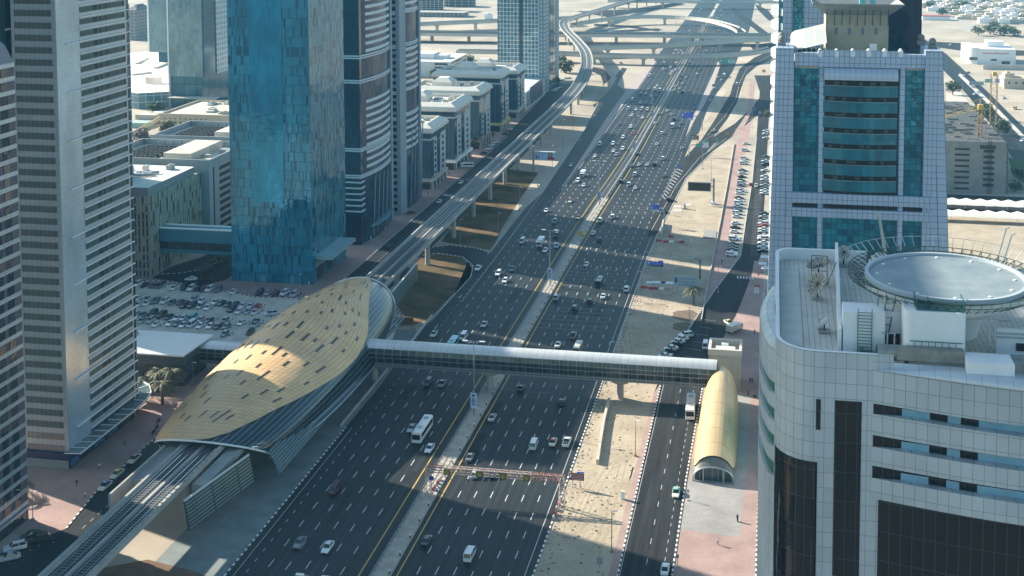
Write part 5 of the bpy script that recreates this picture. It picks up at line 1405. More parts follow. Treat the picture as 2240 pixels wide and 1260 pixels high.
# ---- tower behind it
r3 = building('apartment_tower', 'white tower with wavy balconies and a black glass side, behind the teal tower', 18, 345, 'tower')
Y3 = 330.0
mb = MB().box(2.3, 16.5, Y3, 356, 0, 138); mb.build('wall', M_tile2, r3)
m_ = MB(); fb(m_, 1733, -120, 1757, 300, Y3, .12, .1); m_.build('glazing_strip', M_teal1, r3)
MB().box(16.51, 38.6, Y3 - .3, 358, 0, 114.5).build('dark_glazing', panel('midnight_glass', (0.004, 0.016, 0.04), (0.008, 0.03, 0.06), (0.02, 0.05, 0.08), 2.0, 3.6, .06, .08, .2, tilt=.03, wob=.3), r3)
first = None
for k in range(34):
    z = 4 + k * 3.9
    if first is None:
        f = [(2.29, Y3 - .2)] + [(2.2 - 2.9 * math.sin(PI * i / 12) ** .6, Y3 - .2 + i * 1.3) for i in range(1, 12)] + [(2.29, Y3 + 15.4)]
        first = MB().prism(list(reversed(f)), z, z + 1.9).build('balcony', M_wwhite, r3, loc=Vector((2, Y3, z)) - r3.location)
    else:
        c = first.copy(); COL.objects.link(c); c.parent = r3; c.location = Vector((2, Y3, z)) - r3.location
MB().box(16.52, 20.0, Y3 - 1.0, Y3 - .31, 108.5, 110.2).box(19, 24.5, Y3 - .8, Y3 - .31, 104.6, 107.2).build('white_sill', M_wwhite, r3)
MB().box(1.2, 2.28, Y3 + .3, Y3 + 15, 0, 136).build('balcony_glazing', M_teal1, r3)
# ================================================================ interchange and the far city
M_over = mat('overpass_concrete', (0.56, 0.51, 0.43), 0.85, spec=0.2, noise=(0.06, 0.15))
M_rail2 = mat('parapet_rail', (0.35, 0.38, 0.39), 0.5, 0.3)
def overpass(label, pts, z, w, piers, para=1.1, thick=1.5):
    path = smooth_path([tuple(at(a, b, z).to_2d()) for a, b in pts], 6)
    m0 = path[len(path) // 2]
    t = thing('overpass', label, 'flyover', (m0.x, m0.y, 0))
    h = w / 2
    along(path, [(-h, 1.0), (-h, -thick), (-h * .5, -thick - .5), (h * .5, -thick - .5), (h, -thick), (h, 1.0), (h - .4, 1.0), (h - .4, 0), (-h + .4, 0), (-h + .4, 1.0)], z, flip=True).build('deck', M_over, t)
    rd = MB(); along(path, [(-h + .5, .02), (h - .5, .02)], z, closed=False, mb=rd, flip=False).build('road_surface', M_asphalt2, t)
    rl = MB()
    for o in (-h + .2, h - .2): along(path, [(o - .08, 1.0), (o - .08, 1.55), (o + .08, 1.55), (o + .08, 1.0)], z, mb=rl, flip=True)
    rl.build('parapet_rail', M_rail2, t)
    for px, py in piers:
        p = at(px, py, z)
        q = min(path, key=lambda v: (v.x - p.x) ** 2 + (v.y - p.y) ** 2 * .2)
        m_ = MB().box(q.x - 1.4, q.x + 1.4, q.y - 1.2, q.y + 1.2, 0, z - thick - 1.6)
        m_.grid([[(q.x + a * 1.4, q.y + b * 1.2, z - thick - 1.6) for a, b in ((-1, -1), (1, -1), (1, 1), (-1, 1))], [(q.x + a * min(h * .8, 4), q.y + b * 1.4, z - thick - .52) for a, b in ((-1, -1), (1, -1), (1, 1), (-1, 1))]], closed=True, smooth=False)
        m_.build('pier', M_over, t)
    return path
overpass('nearest flyover of the interchange, passing low over the whole highway', [(1000, 112), (1120, 114), (1230, 117), (1300, 120), (1430, 123), (1560, 122), (1640, 116), (1690, 106)], 7.5, 9.5, [(1300, 120), (1413, 122), (1570, 121)])
overpass('second flyover of the interchange, sloping gently up to the right', [(1270, 106), (1330, 104), (1430, 101), (1530, 95), (1620, 89), (1720, 84)], 8.5, 9.5, [(1330, 104), (1433, 101), (1575, 92), (1650, 88)])
overpass('broad straight flyover carrying two carriageways across the interchange', [(700, 69), (915, 72), (1080, 74), (1260, 75), (1430, 76), (1560, 78), (1720, 79)], 8.5, 26.0, [(940, 72), (1030, 72), (1355, 76), (1450, 76), (1510, 77), (1545, 77)])
overpass('curved flyover bending over the highway towards the tower on the right', [(1255, 54), (1320, 43), (1400, 37), (1480, 38), (1550, 45), (1600, 58), (1622, 70)], 8.5, 9.0, [(1335, 41), (1460, 37), (1540, 43)])
overpass('pale flyover with traffic behind the white grid tower', [(860, 57), (915, 53), (1000, 49), (1080, 46), (1160, 43), (1255, 39)], 8.5, 13.0, [(960, 51), (1040, 47)])
overpass('distant bridge crossing the highway along the top edge', [(1330, 2), (1450, 3), (1560, 4), (1680, 4), (1750, 4)], 9, 12.0, [(1440, 3), (1560, 4), (1655, 4)])
# ground-level roads of the interchange
patch('interchange_road', [(1300, 68), (1440, 62), (1450, 66), (1300, 73)], .03, M_asphalt2)
patch('interchange_road', [(1300, 52), (1380, 56), (1445, 66), (1440, 69), (1370, 60), (1300, 57)], .034, M_asphalt2)
patch('interchange_road', [(900, 97), (1080, 101), (1080, 107), (900, 102)], .03, M_conc)
patch('interchange_road', [(900, 90), (1080, 92), (1080, 95), (900, 93)], .03, M_asphalt2)
patch('interchange_road', [(1260, 25), (1330, 38), (1420, 24), (1500, 10), (1480, 5), (1380, 20)], .03, M_asphalt2)
patch('interchange_road', [(1604, 15), (1640, 42), (1672, 66), (1690, 80), (1670, 80), (1648, 62), (1615, 40), (1600, 22)], .04, M_asphalt2)
patch('interchange_road', [(1655, 10), (1680, 22), (1700, 48), (1680, 44), (1660, 24), (1652, 12)], .04, M_asphalt2)
patch('interchange_road', [(1640, 100), (1690, 92), (1720, 110), (1690, 120), (1650, 112)], .036, M_asphalt2)
# ---- far towers on the left
t = building('glass_tower', 'pale reflective glass tower standing over a recessed podium, far left', -393, 780, 'tower')
M_fg = panel('far_pale_glass', (0.13, 0.24, 0.28), (0.22, 0.31, 0.32), (0.19, 0.28, 0.31), 1.6, 3.6, .08, .15, .35, tilt=.05, wob=.3, grime_reflection=.3)
M_fd = panel('far_dotted_panel', (0.16, 0.25, 0.30), (0.14, 0.22, 0.27), (0.40, 0.46, 0.48), 3.6, 3.6, .55, .3, .2)
M_fs = mat('far_dark_glass', (0.012, 0.07, 0.11), .12, .3)
MB().box(-405.8, -381.5, 763, 800, 21.5, 150).build('curtain_wall', M_fg, t)
MB().box(-381.49, -380.5, 763.5, 781, 21.5, 150).build('dark_strip', M_fs, t)
MB().box(-381.49, -379.8, 781.01, 820, 21.5, 150).build('dotted_wall', M_fd, t)
MB().box(-406.6, -405.81, 762.6, 800, 0, 150).build('edge_fin', M_white, t)
MB().box(-405, -383, 764.5, 812, 0, 21.4).build('podium', panel('podium_glass', (.02, .10, .14), (.04, .15, .19), (.02, .07, .1), 9, 8, .5, .15, .2), t)
MB().box(-404, -370, 756, 764.4, 7.5, 8.0).build('canopy', M_conc2, t)
t = building('glass_tower', 'second pale glass tower behind, with a white edge, left of the first', -470, 905, 'tower')
a = atY(326, 60, 900); b = atY(372, 60, 900); zb = atY(340, 114, 900).z
MB().box(a.x, b.x + 8, 900, 935, zb, 150).build('curtain_wall', M_fg, t)
MB().box(a.x - 1.2, a.x - .01, 899.5, 935, zb, 150).build('edge_fin', M_white, t)
MB().box(a.x + 6, b.x + 8, 903, 935, 0, zb - .01).build('podium', M_fs, t)
t = building('mall', 'low white roofed mall with a rounded glass front below the pale towers', -450, 830)
poly = [tuple(p) for p in ats([(270, 200), (300, 204), (372, 200), (372, 112), (330, 112), (285, 116), (240, 130), (240, 190)], 11)]
MB().prism(poly, 0, 11, 0, 1).build('wall', [panel('mall_glass', (.05, .15, .18), (.09, .20, .23), (.35, .42, .44), 5, 4.5, .25, .2), mat('mall_roof', (0.72, 0.71, 0.68), .8, noise=(.05, .12))], t)
p = at(335, 182, 11); MB().tube([(p.x, p.y, 11), (p.x, p.y, 16)], 6, 18).build('roof_drum', M_conc2, t)
for q in ((300, 140, 322, 128), (288, 165, 330, 160), (340, 150, 365, 140)):
    a, b = at(q[0], q[1], 11), at(q[2], q[3], 11); MB().bar((a.x, a.y, 11.6), (b.x, b.y, 11.6), 3, 1.2).build('roof_ridge', M_conc2, t)
for k, (a, b, top, m, lab) in enumerate(((276, 298, 22, mat('old_block', (.42, .37, .31), .8, noise=(.1, .3)), 'old beige apartment block with a pitched roof, beyond the mall roof'), (298, 328, 38, mat('old_block2', (.38, .34, .30), .8, noise=(.1, .4)), 'brownish apartment block with arched top, left of the white edged tower'))):
    Y = 1130 + 40 * k; A, B = atY(a, top, Y), atY(b, top, Y)
    t = building('apartment_building', lab, A.x, Y)
    MB().box(A.x, B.x, Y, Y + 30, 0, A.z).build('wall', panel('old_wall%d' % k, (.42, .38, .33), (.36, .33, .29), (.20, .19, .18), 4.0, 3.4, 1.0, .8, spec=.2), t)
    MB().grid([[(A.x - 1, Y - 1, A.z), (B.x + 1, Y - 1, A.z), (B.x + 1, Y + 31, A.z), (A.x - 1, Y + 31, A.z)], [(A.x + 7, Y + 8, A.z + 5), (B.x - 7, Y + 8, A.z + 5), (B.x - 7, Y + 22, A.z + 5), (A.x + 7, Y + 22, A.z + 5)]], closed=True, smooth=False).sheet([(A.x + 7, Y + 8), (B.x - 7, Y + 8), (B.x - 7, Y + 22), (A.x + 7, Y + 22)], A.z + 5).build('roof', mat('slate_tile', (.17, .15, .16), .7), t)
# cream institution building with walls
t = building('institution', 'low cream building with small windows and flat roof, above the chiller roofs', -330, 620)
cw = mat('cream_wall', (.52, .45, .32), .85, noise=(.2, .1), spec=.2)
a, b = at(350, 283, 0), at(500, 283, 0)
Yc = a.y; ztop = atY(360, 252, Yc).z
MB().box(a.x, b.x + 6, Yc, Yc + 52, 0, ztop, 0, 1).build('wall', [cw, mat('cream_roof', (.60, .54, .43), .9, noise=(.1, .2))], t)
pp = MB()
for q in ((a.x, b.x + 6, Yc - .1, Yc + .6), (a.x, b.x + 6, Yc + 51.4, Yc + 52.1), (a.x - .1, a.x + .6, Yc + .601, Yc + 51.399)): pp.box(*q, ztop, ztop + 1.1)
pp.build('parapet', cw, t)
q = []
for k in range(9):
    x = a.x + 3 + k * 3.4; q += [(x, x + .8, Yc - .12, Yc + .1, ztop - 2.4, ztop - 1.5), (x - .2, x + 1.2, Yc - .12, Yc + .1, ztop - 5.2, ztop - 3.6)]
wins(t, 'window', q, mat('small_window', (.08, .07, .06), .4))
roof_kit(t, a.x + 12, b.x, Yc + 8, Yc + 46, ztop, 10, 21, 1.6)
wl_ = thing('compound_wall', 'cream boundary wall running down to the scrub trees by the chiller roofs', 'wall', (-330, 590, 0))
a, b = at(285, 300), at(352, 262)
MB().bar((a.x, a.y, 1.3), (b.x, b.y, 1.3), .4, 2.6).build('wall', cw, wl_)
sh_ = building('shed', 'flat pale shed roofs between the round tree and the compound wall', -345, 640)
for k, (px, py, w) in enumerate(((318, 262, 14), (300, 280, 12), (345, 258, 10))):
    p = at(px, py); MB().box(p.x - w / 2, p.x + w / 2, p.y, p.y + 9, 0, 3.2).build('roof', (M_conc2, mat('green_roof', (.30, .42, .36), .7), M_wwhite)[k], sh_)
# ---- far centre: frames under construction and a car park deck
def slab_frame(label, a, b, top, Y, floors, dx=5.5, depth=25):
    A, B = atY(a, top, Y), atY(b, top, Y)
    t = building('unfinished_building', label, A.x, Y)
    H = A.z
    m_ = MB()
    for k in range(floors + 1): m_.box(A.x, B.x, Y, Y + depth, H * k / floors - .3 * (k > 0), H * k / floors + .3)
    m_.build('floor_slab', M_conc, t)
    c = MB(); x = A.x + .5
    while x < B.x:
        c.box(x, x + .7, Y + .2, Y + .9, 0, H - .31); x += dx
    c.build('column', M_conc2, t)
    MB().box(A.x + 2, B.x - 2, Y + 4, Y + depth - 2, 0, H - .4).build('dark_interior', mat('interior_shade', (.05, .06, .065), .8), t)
slab_frame('long unfinished concrete frame behind the flyovers, top of the photo, at left', 912, 962, -25, 1500, 10)
slab_frame('pale building with tall dark bays at the top edge, left of the grid tower', 966, 1034, -4, 1560, 3, 9)
slab_frame('three level open car park deck behind the flyovers', 905, 1016, 27, 1420, 3)
t = building('low_building', 'tiny white cube building by the road at the top, left of grid tower', -260, 1330)
p = at(1067, 42); MB().box(p.x - 4, p.x + 4, p.y, p.y + 8, 0, 6).box(p.x - 2, p.x + 2, p.y + 1, p.y + 5, 6, 7.5).build('wall', M_wwhite, t)
t = building('office_building', 'long low white office building with ribbon windows, beyond the block row', -277, 955)
MB().box(-305, -254.5, 930, 985, 0, 12.5, 0, 1).build('wall', [panel('white_tiles', (.62, .65, .65), (.58, .61, .61), (.45, .5, .5), 1.6, 1.6, .04, .6), mat('pale_roof', (0.62, 0.62, 0.59), 0.8)], t)
q = []
for k in range(4): q += [(-254.55, -254.4, 934, 984, 1.6 + k * 2.8, 3.0 + k * 2.8), (-267, -256.5, 929.88, 930.05, 1.6 + k * 2.8, 3.0 + k * 2.8)]
wins(t, 'window', q, M_glass_dark)
MB().box(-290, -272, 945, 962, 12.5, 17).box(-271.9, -262, 948, 960, 12.5, 15.5).build('roof_room', M_wwhite, t)
roof_kit(t, -303, -291, 935, 980, 12.5, 8, 31, 1.5)
# ---- right background
t = building('unfinished_building', 'grey concrete building under construction with dark netted roof, far right', 95, 660)
M_rawc = mat('raw_concrete', (.27, .28, .26), .85, noise=(.2, .25), spec=.2)
yb, zt_ = 599.0, 25.0
MB().box(55, 110.5, yb, yb + 120, 0, zt_, 0, 1).build('wall', [M_rawc, mat('scaffold_net', (.035, .045, .055), .8, noise=(.5, .6), col2=(.10, .10, .09))], t)
q = []
for k in range(8): q.append((86.8, 93.6, yb - .15, yb + .1, 1.5 + k * 2.75, 2.5 + k * 2.75))
for k in range(7): q.append((100, 105, yb - .15, yb + .1, 3.4 + k * 2.75, 4.7 + k * 2.75))
q.append((98.4, 105.6, yb - .16, yb + .1, 21.6, 23.4))
wins(t, 'window', q, M_black)
ho = MB()
for x in (102.3, 103.6): ho.bar((x, yb - .6, 0), (x, yb - .6, zt_ + 2), .25, .25)
for k in range(16): ho.bar((102.3, yb - .6, k * 1.7), (103.6, yb - .6, k * 1.7), .15, .15)
ho.build('hoist_mast', M_dark, t)
sc_ = MB()
for k in range(12): sc_.bar((110.6 + .6, yb + k * 10, 0), (110.6 + .6, yb + k * 10, zt_), .35, .35)
for k in range(10): sc_.bar((111.2, yb, 2.5 * k), (111.2, yb + 118, 2.5 * k), .25, .25)
sc_.build('scaffold', mat('scaffold_dark', (.06, .075, .08), .7), t)
up = MB(); rr_ = random.Random(5)
for k in range(60):
    x, y = rr_.uniform(84, 109), rr_.uniform(yb + 2, yb + 118); l = rr_.uniform(1.5, 7)
    up.box(x, min(x + l, 110), y, y + .35, zt_, zt_ + rr_.uniform(.3, 1.2))
up.build('formwork', mat('formwork', (.22, .21, .19), .8), t)
M_rust = mat('rust_yellow_steel', (.34, .20, .05), .7, noise=(1.0, .4))
M_yel = mat('crane_yellow', (.50, .36, .10), .6)
def tower_crane(label, x, y, z0, z1, jib, s, m):
    t = thing('tower_crane', label, 'crane', (x, y, z0))
    ms = MB(); h = s / 2; n = int((z1 - z0) / s)
    for a, b in ((-h, -h), (h, -h), (h, h), (-h, h)): ms.bar((x + a, y + b, z0), (x + a, y + b, z1), .28, .28)
    for k in range(n):
        za, zb_ = z0 + k * s, z0 + (k + 1) * s
        ms.bar((x - h, y - h, za), (x + h, y - h, zb_), .16, .16); ms.bar((x + h, y - h, za), (x + h, y + h, zb_), .16, .16); ms.bar((x - h, y - h, zb_), (x + h, y - h, zb_), .16, .16); ms.bar((x - h, y - h, za), (x - h, y + h, zb_), .16, .16)
    ms.build('mast', m, t)
    if jib:
        j = MB(); p, q = Vector((x, y, z1 - 1)), Vector((x, y, z1 - 1)) + Vector(jib)
        up_ = Vector((0, 0, 1.6))
        j.bar(p, q, .3, .3); j.bar(p + up_, q, .25, .25)
        for k in range(9): j.bar(p.lerp(q, k / 9), (p + up_).lerp(q, (k + .5) / 9), .16, .16)
        j.bar(p + Vector((0, 0, 5)), q, .1, .1); j.bar(p, p + Vector((0, 0, 5)), .4, .4)
        j.build('jib', M_yel, t)
    MB().box(x - 1.2, x + 1.2, y - 1.6, y + .8, z1 - 1.2, z1 + 1.2).build('cab', M_yel, t)
p = at(2143, 300, 25); tower_crane('yellow tower crane with its jib pointing left over the dark netted roof', p.x, p.y, 25, 40, (-27, -8, -6), 1.8, M_rust)
p = at(2172, 285, 0); tower_crane('taller rusty crane mast without jib, beside the trees right of the site', p.x, p.y, 0, 35, None, 3.6, M_rust)
# tensile shade roofs over parked cars
M_tent = mat('shade_cloth', (.66, .63, .57), .8, noise=(.3, .08))
def shade(label, Y, x0, x1):
    t = thing('car_shade', label, 'canopy', ((x0 + x1) / 2, Y, 0))
    rows = []
    n = int((x1 - x0) / 3)
    for i in range(n + 1):
        x = x0 + (x1 - x0) * i / n; k = 1.0 if i % 2 else 0.0
        rows.append([(x, Y - 3.2, 2.6 + .15 * k), (x, Y - 1, 3.3 + .8 * k), (x, Y + 1.5, 4.0 + .9 * k), (x, Y + 3.4, 3.0 + .2 * k)])
    MB().grid(rows, smooth=True).build('cloth', M_tent, t)
    po = MB()
    for i in range(0, n + 1, 3):
        x = x0 + (x1 - x0) * i / n; po.tube([(x, Y + 2.6, 0), (x, Y + 2.6, 3.2)], .12, 5)
    po.build('post', M_steel, t)
shade('white pleated car shade roof, farther of the two rows at the right edge', 566, 60, 140)
shade('white pleated car shade roof, nearer of the two rows at the right edge', 545, 60, 140)
patch('sand_lot', [(2060, 470), (2260, 490), (2260, 560), (2060, 560)], .02, M_sand)
patch('parking_strip', [(2060, 425), (2260, 432), (2260, 478), (2060, 470)], .03, M_asphalt2)
patch('right_avenue', [(2000, 70), (2070, 118), (2105, 150), (2160, 200), (2215, 255), (2275, 310), (2275, 440), (2215, 345), (2165, 270), (2118, 210), (2090, 180), (2070, 160), (2000, 100)], .03, M_asphalt)
patch('avenue_median', [(2100, 160), (2130, 187), (2180, 235), (2240, 296), (2275, 340), (2275, 350), (2236, 303), (2174, 240), (2124, 192), (2096, 165)], .06, M_conc2)
patch('side_road', [(1990, 88), (2060, 92), (2120, 95), (2180, 108), (2280, 112), (2280, 122), (2170, 122), (2110, 112), (2060, 105), (1990, 101)], .035, M_asphalt2)
patch('side_road', [(2060, 30), (2100, 42), (2135, 55), (2120, 70), (2100, 62), (2110, 54), (2080, 44)], .03, M_conc)
patch('bright_lawn', [(2206, 345), (2245, 352), (2275, 400), (2275, 420), (2215, 385)], .05, mat('lawn', (.035, .12, .02), .9, noise=(.3, .3)))
patch('site_yard', [(2070, 200), (2100, 200), (2150, 262), (2120, 262), (2070, 240)], .025, M_conc2)
t = building('showroom', 'white showroom with red lettering and a rounded glass corner, far right', 185, 1080)
A, B = at(2138, 140), at(2222, 142)
Yw = A.y; zw = atY(2150, 107, Yw).z
MB().box(A.x, B.x, Yw, Yw + 40, 0, zw).build('wall', M_wwhite, t)
c0 = MB().prism([(A.x - 8, Yw + 4)] + [(A.x - 8 + 8 * (1 - math.cos(i * PI / 12)) , Yw + 4 - 5 * math.sin(i * PI / 12)) for i in range(1, 6)] + [(A.x - .01, Yw - 1), (A.x - .01, Yw + 40), (A.x - 8, Yw + 40)], 0, zw + 1); c0.build('round_corner', M_wwhite, t)
MB().box(A.x - 7, A.x - .3, Yw - 1.2, Yw + 1, 3.5, 6.0).build('glass_corner', M_glass_dark, t)
lt_ = MB(); rr_ = random.Random(2); x = A.x + 4
while x < A.x + 26:
    w = rr_.uniform(.6, 2.2)
    lt_.box(x, x + w, Yw - .2, Yw - .01, zw - 4.2, zw - 3.6)
    if rr_.random() < .6: lt_.box(x + w * .3, x + w * .3 + .35, Yw - .2, Yw - .01, zw - 3.599, zw - 2.6)
    x += w + .5
lt_.build('red_lettering', mat('sign_red', (0.45, 0.02, 0.03), 0.5), t)
MB().box(A.x + 11, A.x + 16, Yw - .15, Yw - .01, 3, 4.6).box(A.x + 20, A.x + 27, Yw - .15, Yw - .01, .4, 3).build('window', M_glass_dark, t)
MB().box(A.x + 10, A.x + 24, Yw + 14, Yw + 28, zw, zw + 5).build('roof_room', M_wwhite, t)
t = thing('compound_wall', 'long white compound wall in front of the showroom', 'wall', (190, 1050, 0))
a, b = at(2150, 152), at(2280, 154)
MB().bar((a.x, a.y, 2.2), (b.x, b.y, 2.2), .5, 4.4).build('wall', M_conc2, t)
t = building('villa', 'cream villa with stepped roof at the right edge, by the blue and green road signs', 195, 940)
a = at(2196, 194); b = at(2260, 194)
MB().box(a.x, b.x, a.y, a.y + 18, 0, 8, 0, 0).box(a.x + 1, a.x + 8, a.y + 3, a.y + 14, 8, 11).box(a.x + 2.5, a.x + 5, a.y + 5, a.y + 9, 11, 12.5).build('wall', cw, t)
wins(t, 'window', [(a.x + 3 + k * 5, a.x + 4.4 + k * 5, a.y - .12, a.y + .1, 3.5, 5.5) for k in range(4)], mat('small_window', (.08, .07, .06), .4))
rr_ = random.Random(8)
k = 0
for row, (py, n, x0) in enumerate(((9, 14, 2020), (16, 12, 2025), (24, 10, 2040), (31, 10, 2060), (42, 7, 2090), (52, 5, 2150))):
    for i in range(n):
        px = x0 + (2250 - x0) * (i + rr_.random() * .7) / n
        p = at(px, py + rr_.uniform(-2, 2)); w, d, h = rr_.uniform(9, 20), rr_.uniform(9, 16), rr_.uniform(3.2, 6.5)
        o = MB().box(p.x - w / 2, p.x + w / 2, p.y, p.y + d, 0, h, 0, 1).box(p.x - w * .2, p.x + w * .25, p.y + d * .3, p.y + d * .8, h, h + rr_.uniform(1.2, 2.8), 0, 1).build('house', [rr_.choice((cw, M_conc2, M_wwhite)), mat('flat_roof', (.55, .52, .47), .9)], None, loc=(p.x, p.y, 0))
        tag(o, 'low flat roofed pale house of the far suburb, top right', 'house', 'far suburb houses')
t = building('long_house', 'long low building with red roof stripe at the top, right of the black glass', 165, 1300)
a = at(2018, 44); b = at(2076, 44)
MB().box(a.x, b.x, a.y, a.y + 14, 0, 4.5).build('wall', M_wwhite, t)
MB().box(a.x - .3, b.x + .3, a.y - .3, a.y + 14, 4.5, 5.4).build('roof', mat('red_roof', (.35, .10, .09), .8), t)
# ================================================================ street furniture
def lamp_head(mb, p, d, l): mb.bar(p, (p[0] + d[0] * l, p[1] + d[1] * l, p[2] + .25), .12, .12)
M_pole = mat('lamp_pole', (.27, .29, .30), .5, .4)
M_sodium = mat('brass_pole', (.30, .22, .10), .5, .4)
M_banner = mat('banner_blue_white', (.30, .42, .66), .5, noise=(1.6, 0), col2=(.62, .68, .78))
ml = thing('street_lamp', 'x', 'street lamp', (-79.6, 320, 0), 'tall lamps along the highway median')
MB().tube([(-79.6, 320, 0), (-79.6, 320, 20.6)], [.22, .11], 8).build('pole', M_pole, ml)
for s in (-1, 1):
    MB().bar((-79.6, 320, 20.4), (-79.6 + s * 2.4, 320, 20.75), .14, .12).build('arm', M_pole, ml)
    MB().box(-79.6 + s * 2.4 - .75, -79.6 + s * 2.4 + .75, 319.8, 320.2, 20.6, 20.85).build('lamp_head', M_white, ml)
ban = MB().box(-80.5, -78.7, 319.6, 319.75, 2.2, 6.4); ban.build('banner', M_banner, ml)
bt_ = MB()
for k in range(4): bt_.box(-80.2, -79.0 - .25 * (k % 2), 319.55, 319.598, 3.0 + k * .55, 3.25 + k * .55)
bt_.box(-80.1, -79.3, 319.55, 319.598, 5.4, 6.0); bt_.build('banner_print', mat('print_navy', (.03, .06, .2), .5), ml)
remember(ml)
LP = [(0, (672, 1257), 20.8), (1, (1030, 908), 0), (2, (1205, 625), 0), (3, (1308, 449), 0), (4, (1373, 333), 0), (5, (1417, 263), 0), (6, (1451, 212), 0), (7, (1479, 165), 0)]
nm = ['showing only its lamp heads at the bottom', 'in front of the footbridge', 'first beyond the footbridge', 'level with the rust soil verge, third from below', 'beside the billboards, fourth from below', 'level with the blue overhead sign, fifth from below', 'second from the flyover', 'closest to the nearest flyover']
for k, (i, p, z) in enumerate(LP):
    q = at(*p, z)
    o = ml if k == 0 else copy_tree(ml)
    o.location = (-79.6 + bend(q.y), q.y, 0); o['label'] = 'tall median lamp with blue banner ' + nm[k]
# single-arm lamps
def post_lamp(px, py, ptop, label, m=M_pole, arm=(1.2, 0, 0)):
    b = at(px, py); h = atY(px, ptop, b.y).z
    t = thing('lamp_post', label, 'street lamp', b, 'single lamp posts')
    MB().tube([b, b + Vector((0, 0, h))], [.12, .07], 6).build('pole', m, t)
    MB().bar(b + Vector((0, 0, h)), b + Vector((arm[0], arm[1], h + .1)), .22, .12).build('lamp_head', M_white, t)
    MB().box(b.x - .3, b.x + .3, b.y - .3, b.y + .3, 0, .5).build('base', m, t)
for a in ((1390, 998, 920, 'brass coloured lamp post on the sand left of the bus', M_sodium), (1338, 1208, 1118, 'brass coloured lamp post on the sand by the pink path, nearest to the bottom', M_sodium),
          (1508, 727, 672, 'thin lamp post on the sand above the diagonal parked cars'), (1571, 641, 583, 'lamp post on the pink path right of the palm'),
          (1090, 541, 466, 'lamp post at the inner edge of the grass verge'), (1137, 461, 409, 'lamp post on the grass verge by the highway edge'), (1007, 536, 480, 'lamp post where the slip road kerb meets the viaduct'),
          (422, 842, 793, 'lamp post in front of the dark station annex'), (72, 1138, 1075, 'lamp post on the pavement at the foot of the striped tower'),
          (655, 655, 600, 'lamp post at the end of the first car park row'), (1176, 407, 355, 'lamp post right of the advertising billboard'), (1232, 323, 262, 'lamp post on the sand left of the collector road'), (1254, 290, 235, 'lamp post on the sand, second past the billboard'), (1208, 372, 318, 'lamp post on the sand between billboard and viaduct'),
          (1556, 395, 345, 'lamp post on the sand behind the dark screen billboard'), (1537, 370, 322, 'lamp post by the exit ramp near the chevrons'), (1645, 280, 232, 'lamp post where the ramp meets the service road'), (1567, 240, 205, 'lamp post on the sandy island beside the collector road')):
    post_lamp(*a)
for k, (px, py, pt) in enumerate(((1270, 50, 20), (1282, 58, 30), (1368, 66, 30), (1374, 68, 35), (1479, 68, 46), (1434, 63, 52), (965, 58, 34), (1038, 72, 45), (1326, 118, 95), (1444, 124, 98), (1367, 82, 60), (1585, 75, 60), (1601, 80, 62))):
    b = at(px, py, 8.5) if py < 126 else at(px, py); h = atY(px, pt, b.y).z
    o = MB().tube([b, (b.x, b.y, h)], .14, 5).bar((b.x - 1.3, b.y, h), (b.x + 1.3, b.y, h), .2, .15).build('street_lamp', M_pole, None, loc=b)
    tag(o, 'slender distant lamp standing on the interchange flyovers', 'street lamp', 'lamps on the interchange')
# median railing and marker posts
rl_ = thing('median_railing', 'grey steel railing along the left side of the highway median', 'railing', (-81.0, 400, 0))
rm = MB(); po = MB()
for i in range(60):
    y0 = 180 + i * 8.0
    for h in (.55, 1.25): rm.bar((-80.95 + bend(y0), y0, .15 + h), (-80.95 + bend(y0 + 8), y0 + 8, .15 + h), .1, .1)
    for k in range(4): po.bar((-80.95 + bend(y0), y0 + k * 2, .15), (-80.95 + bend(y0), y0 + k * 2, 1.55), .13, .13)
rm.build('rail', M_steel, rl_); po.build('railing_post', M_pole, rl_)
mp = MB().box(-.12, .12, -.12, .12, 0, .75).box(-.16, .16, -.16, .16, .75, .95, 1)
mo = mp.build('marker_post', [M_dark, M_white], None, loc=(0, 0, 0))
for k in range(62):
    y = 205 + k * 7.2
    o = mo if k == 0 else mo.copy()
    if k: COL.objects.link(o)
    o.location = (-77.75 + bend(y), y, .14); tag(o, 'small dark marker post on the right edge of the median', 'bollard', 'median marker posts')
jb = thing('crash_barrier', 'concrete crash barrier between the far carriageways', 'barrier', (-76, 700, 0))
m_ = MB()
for o in (-81.2, -78.6): along([Vector((o + bend(y), y, 0)) for y in range(560, 1500, 20)], [(-.25, 0), (-.1, .9), (.1, .9), (.25, 0)], .15, mb=m_, flip=True)
m_.build('barrier', M_conc2, jb)
# lattice gantry over the right carriageway
ga = thing('sign_gantry', 'red and white lattice gantry with amber speed signs over the right carriageway', 'gantry', (-62.8, 268, 0))
M_latt = panel('red_white_lattice', (.62, .55, .48), (.50, .40, .34), (.30, .10, .07), .9, .9, .12, .6)
g = MB()
YL, XA, XB = 267.5, -79.2, -47.2
zz0, zz1 = 6.2, 7.5
n = 22
for y in (YL - .6, YL + .6):
    for z in (zz0, zz1): g.bar((XA, y, z), (XB, y, z), .14, .14)
    for k in range(n):
        a = XA + (XB - XA) * k / n; b = XA + (XB - XA) * (k + 1) / n
        g.bar((a, y, zz0 if k % 2 else zz1), (b, y, zz1 if k % 2 else zz0), .1, .1); g.bar((b, y, zz0), (b, y, zz1), .09, .09)
for k in range(n + 1):
    a = XA + (XB - XA) * k / n; g.bar((a, YL - .6, zz1), (a, YL + .6, zz1), .09, .09)
    if k < n: g.bar((a, YL - .6, zz1), (a + (XB - XA) / n, YL + .6, zz1), .08, .08)
g.build('lattice_beam', M_latt, ga)
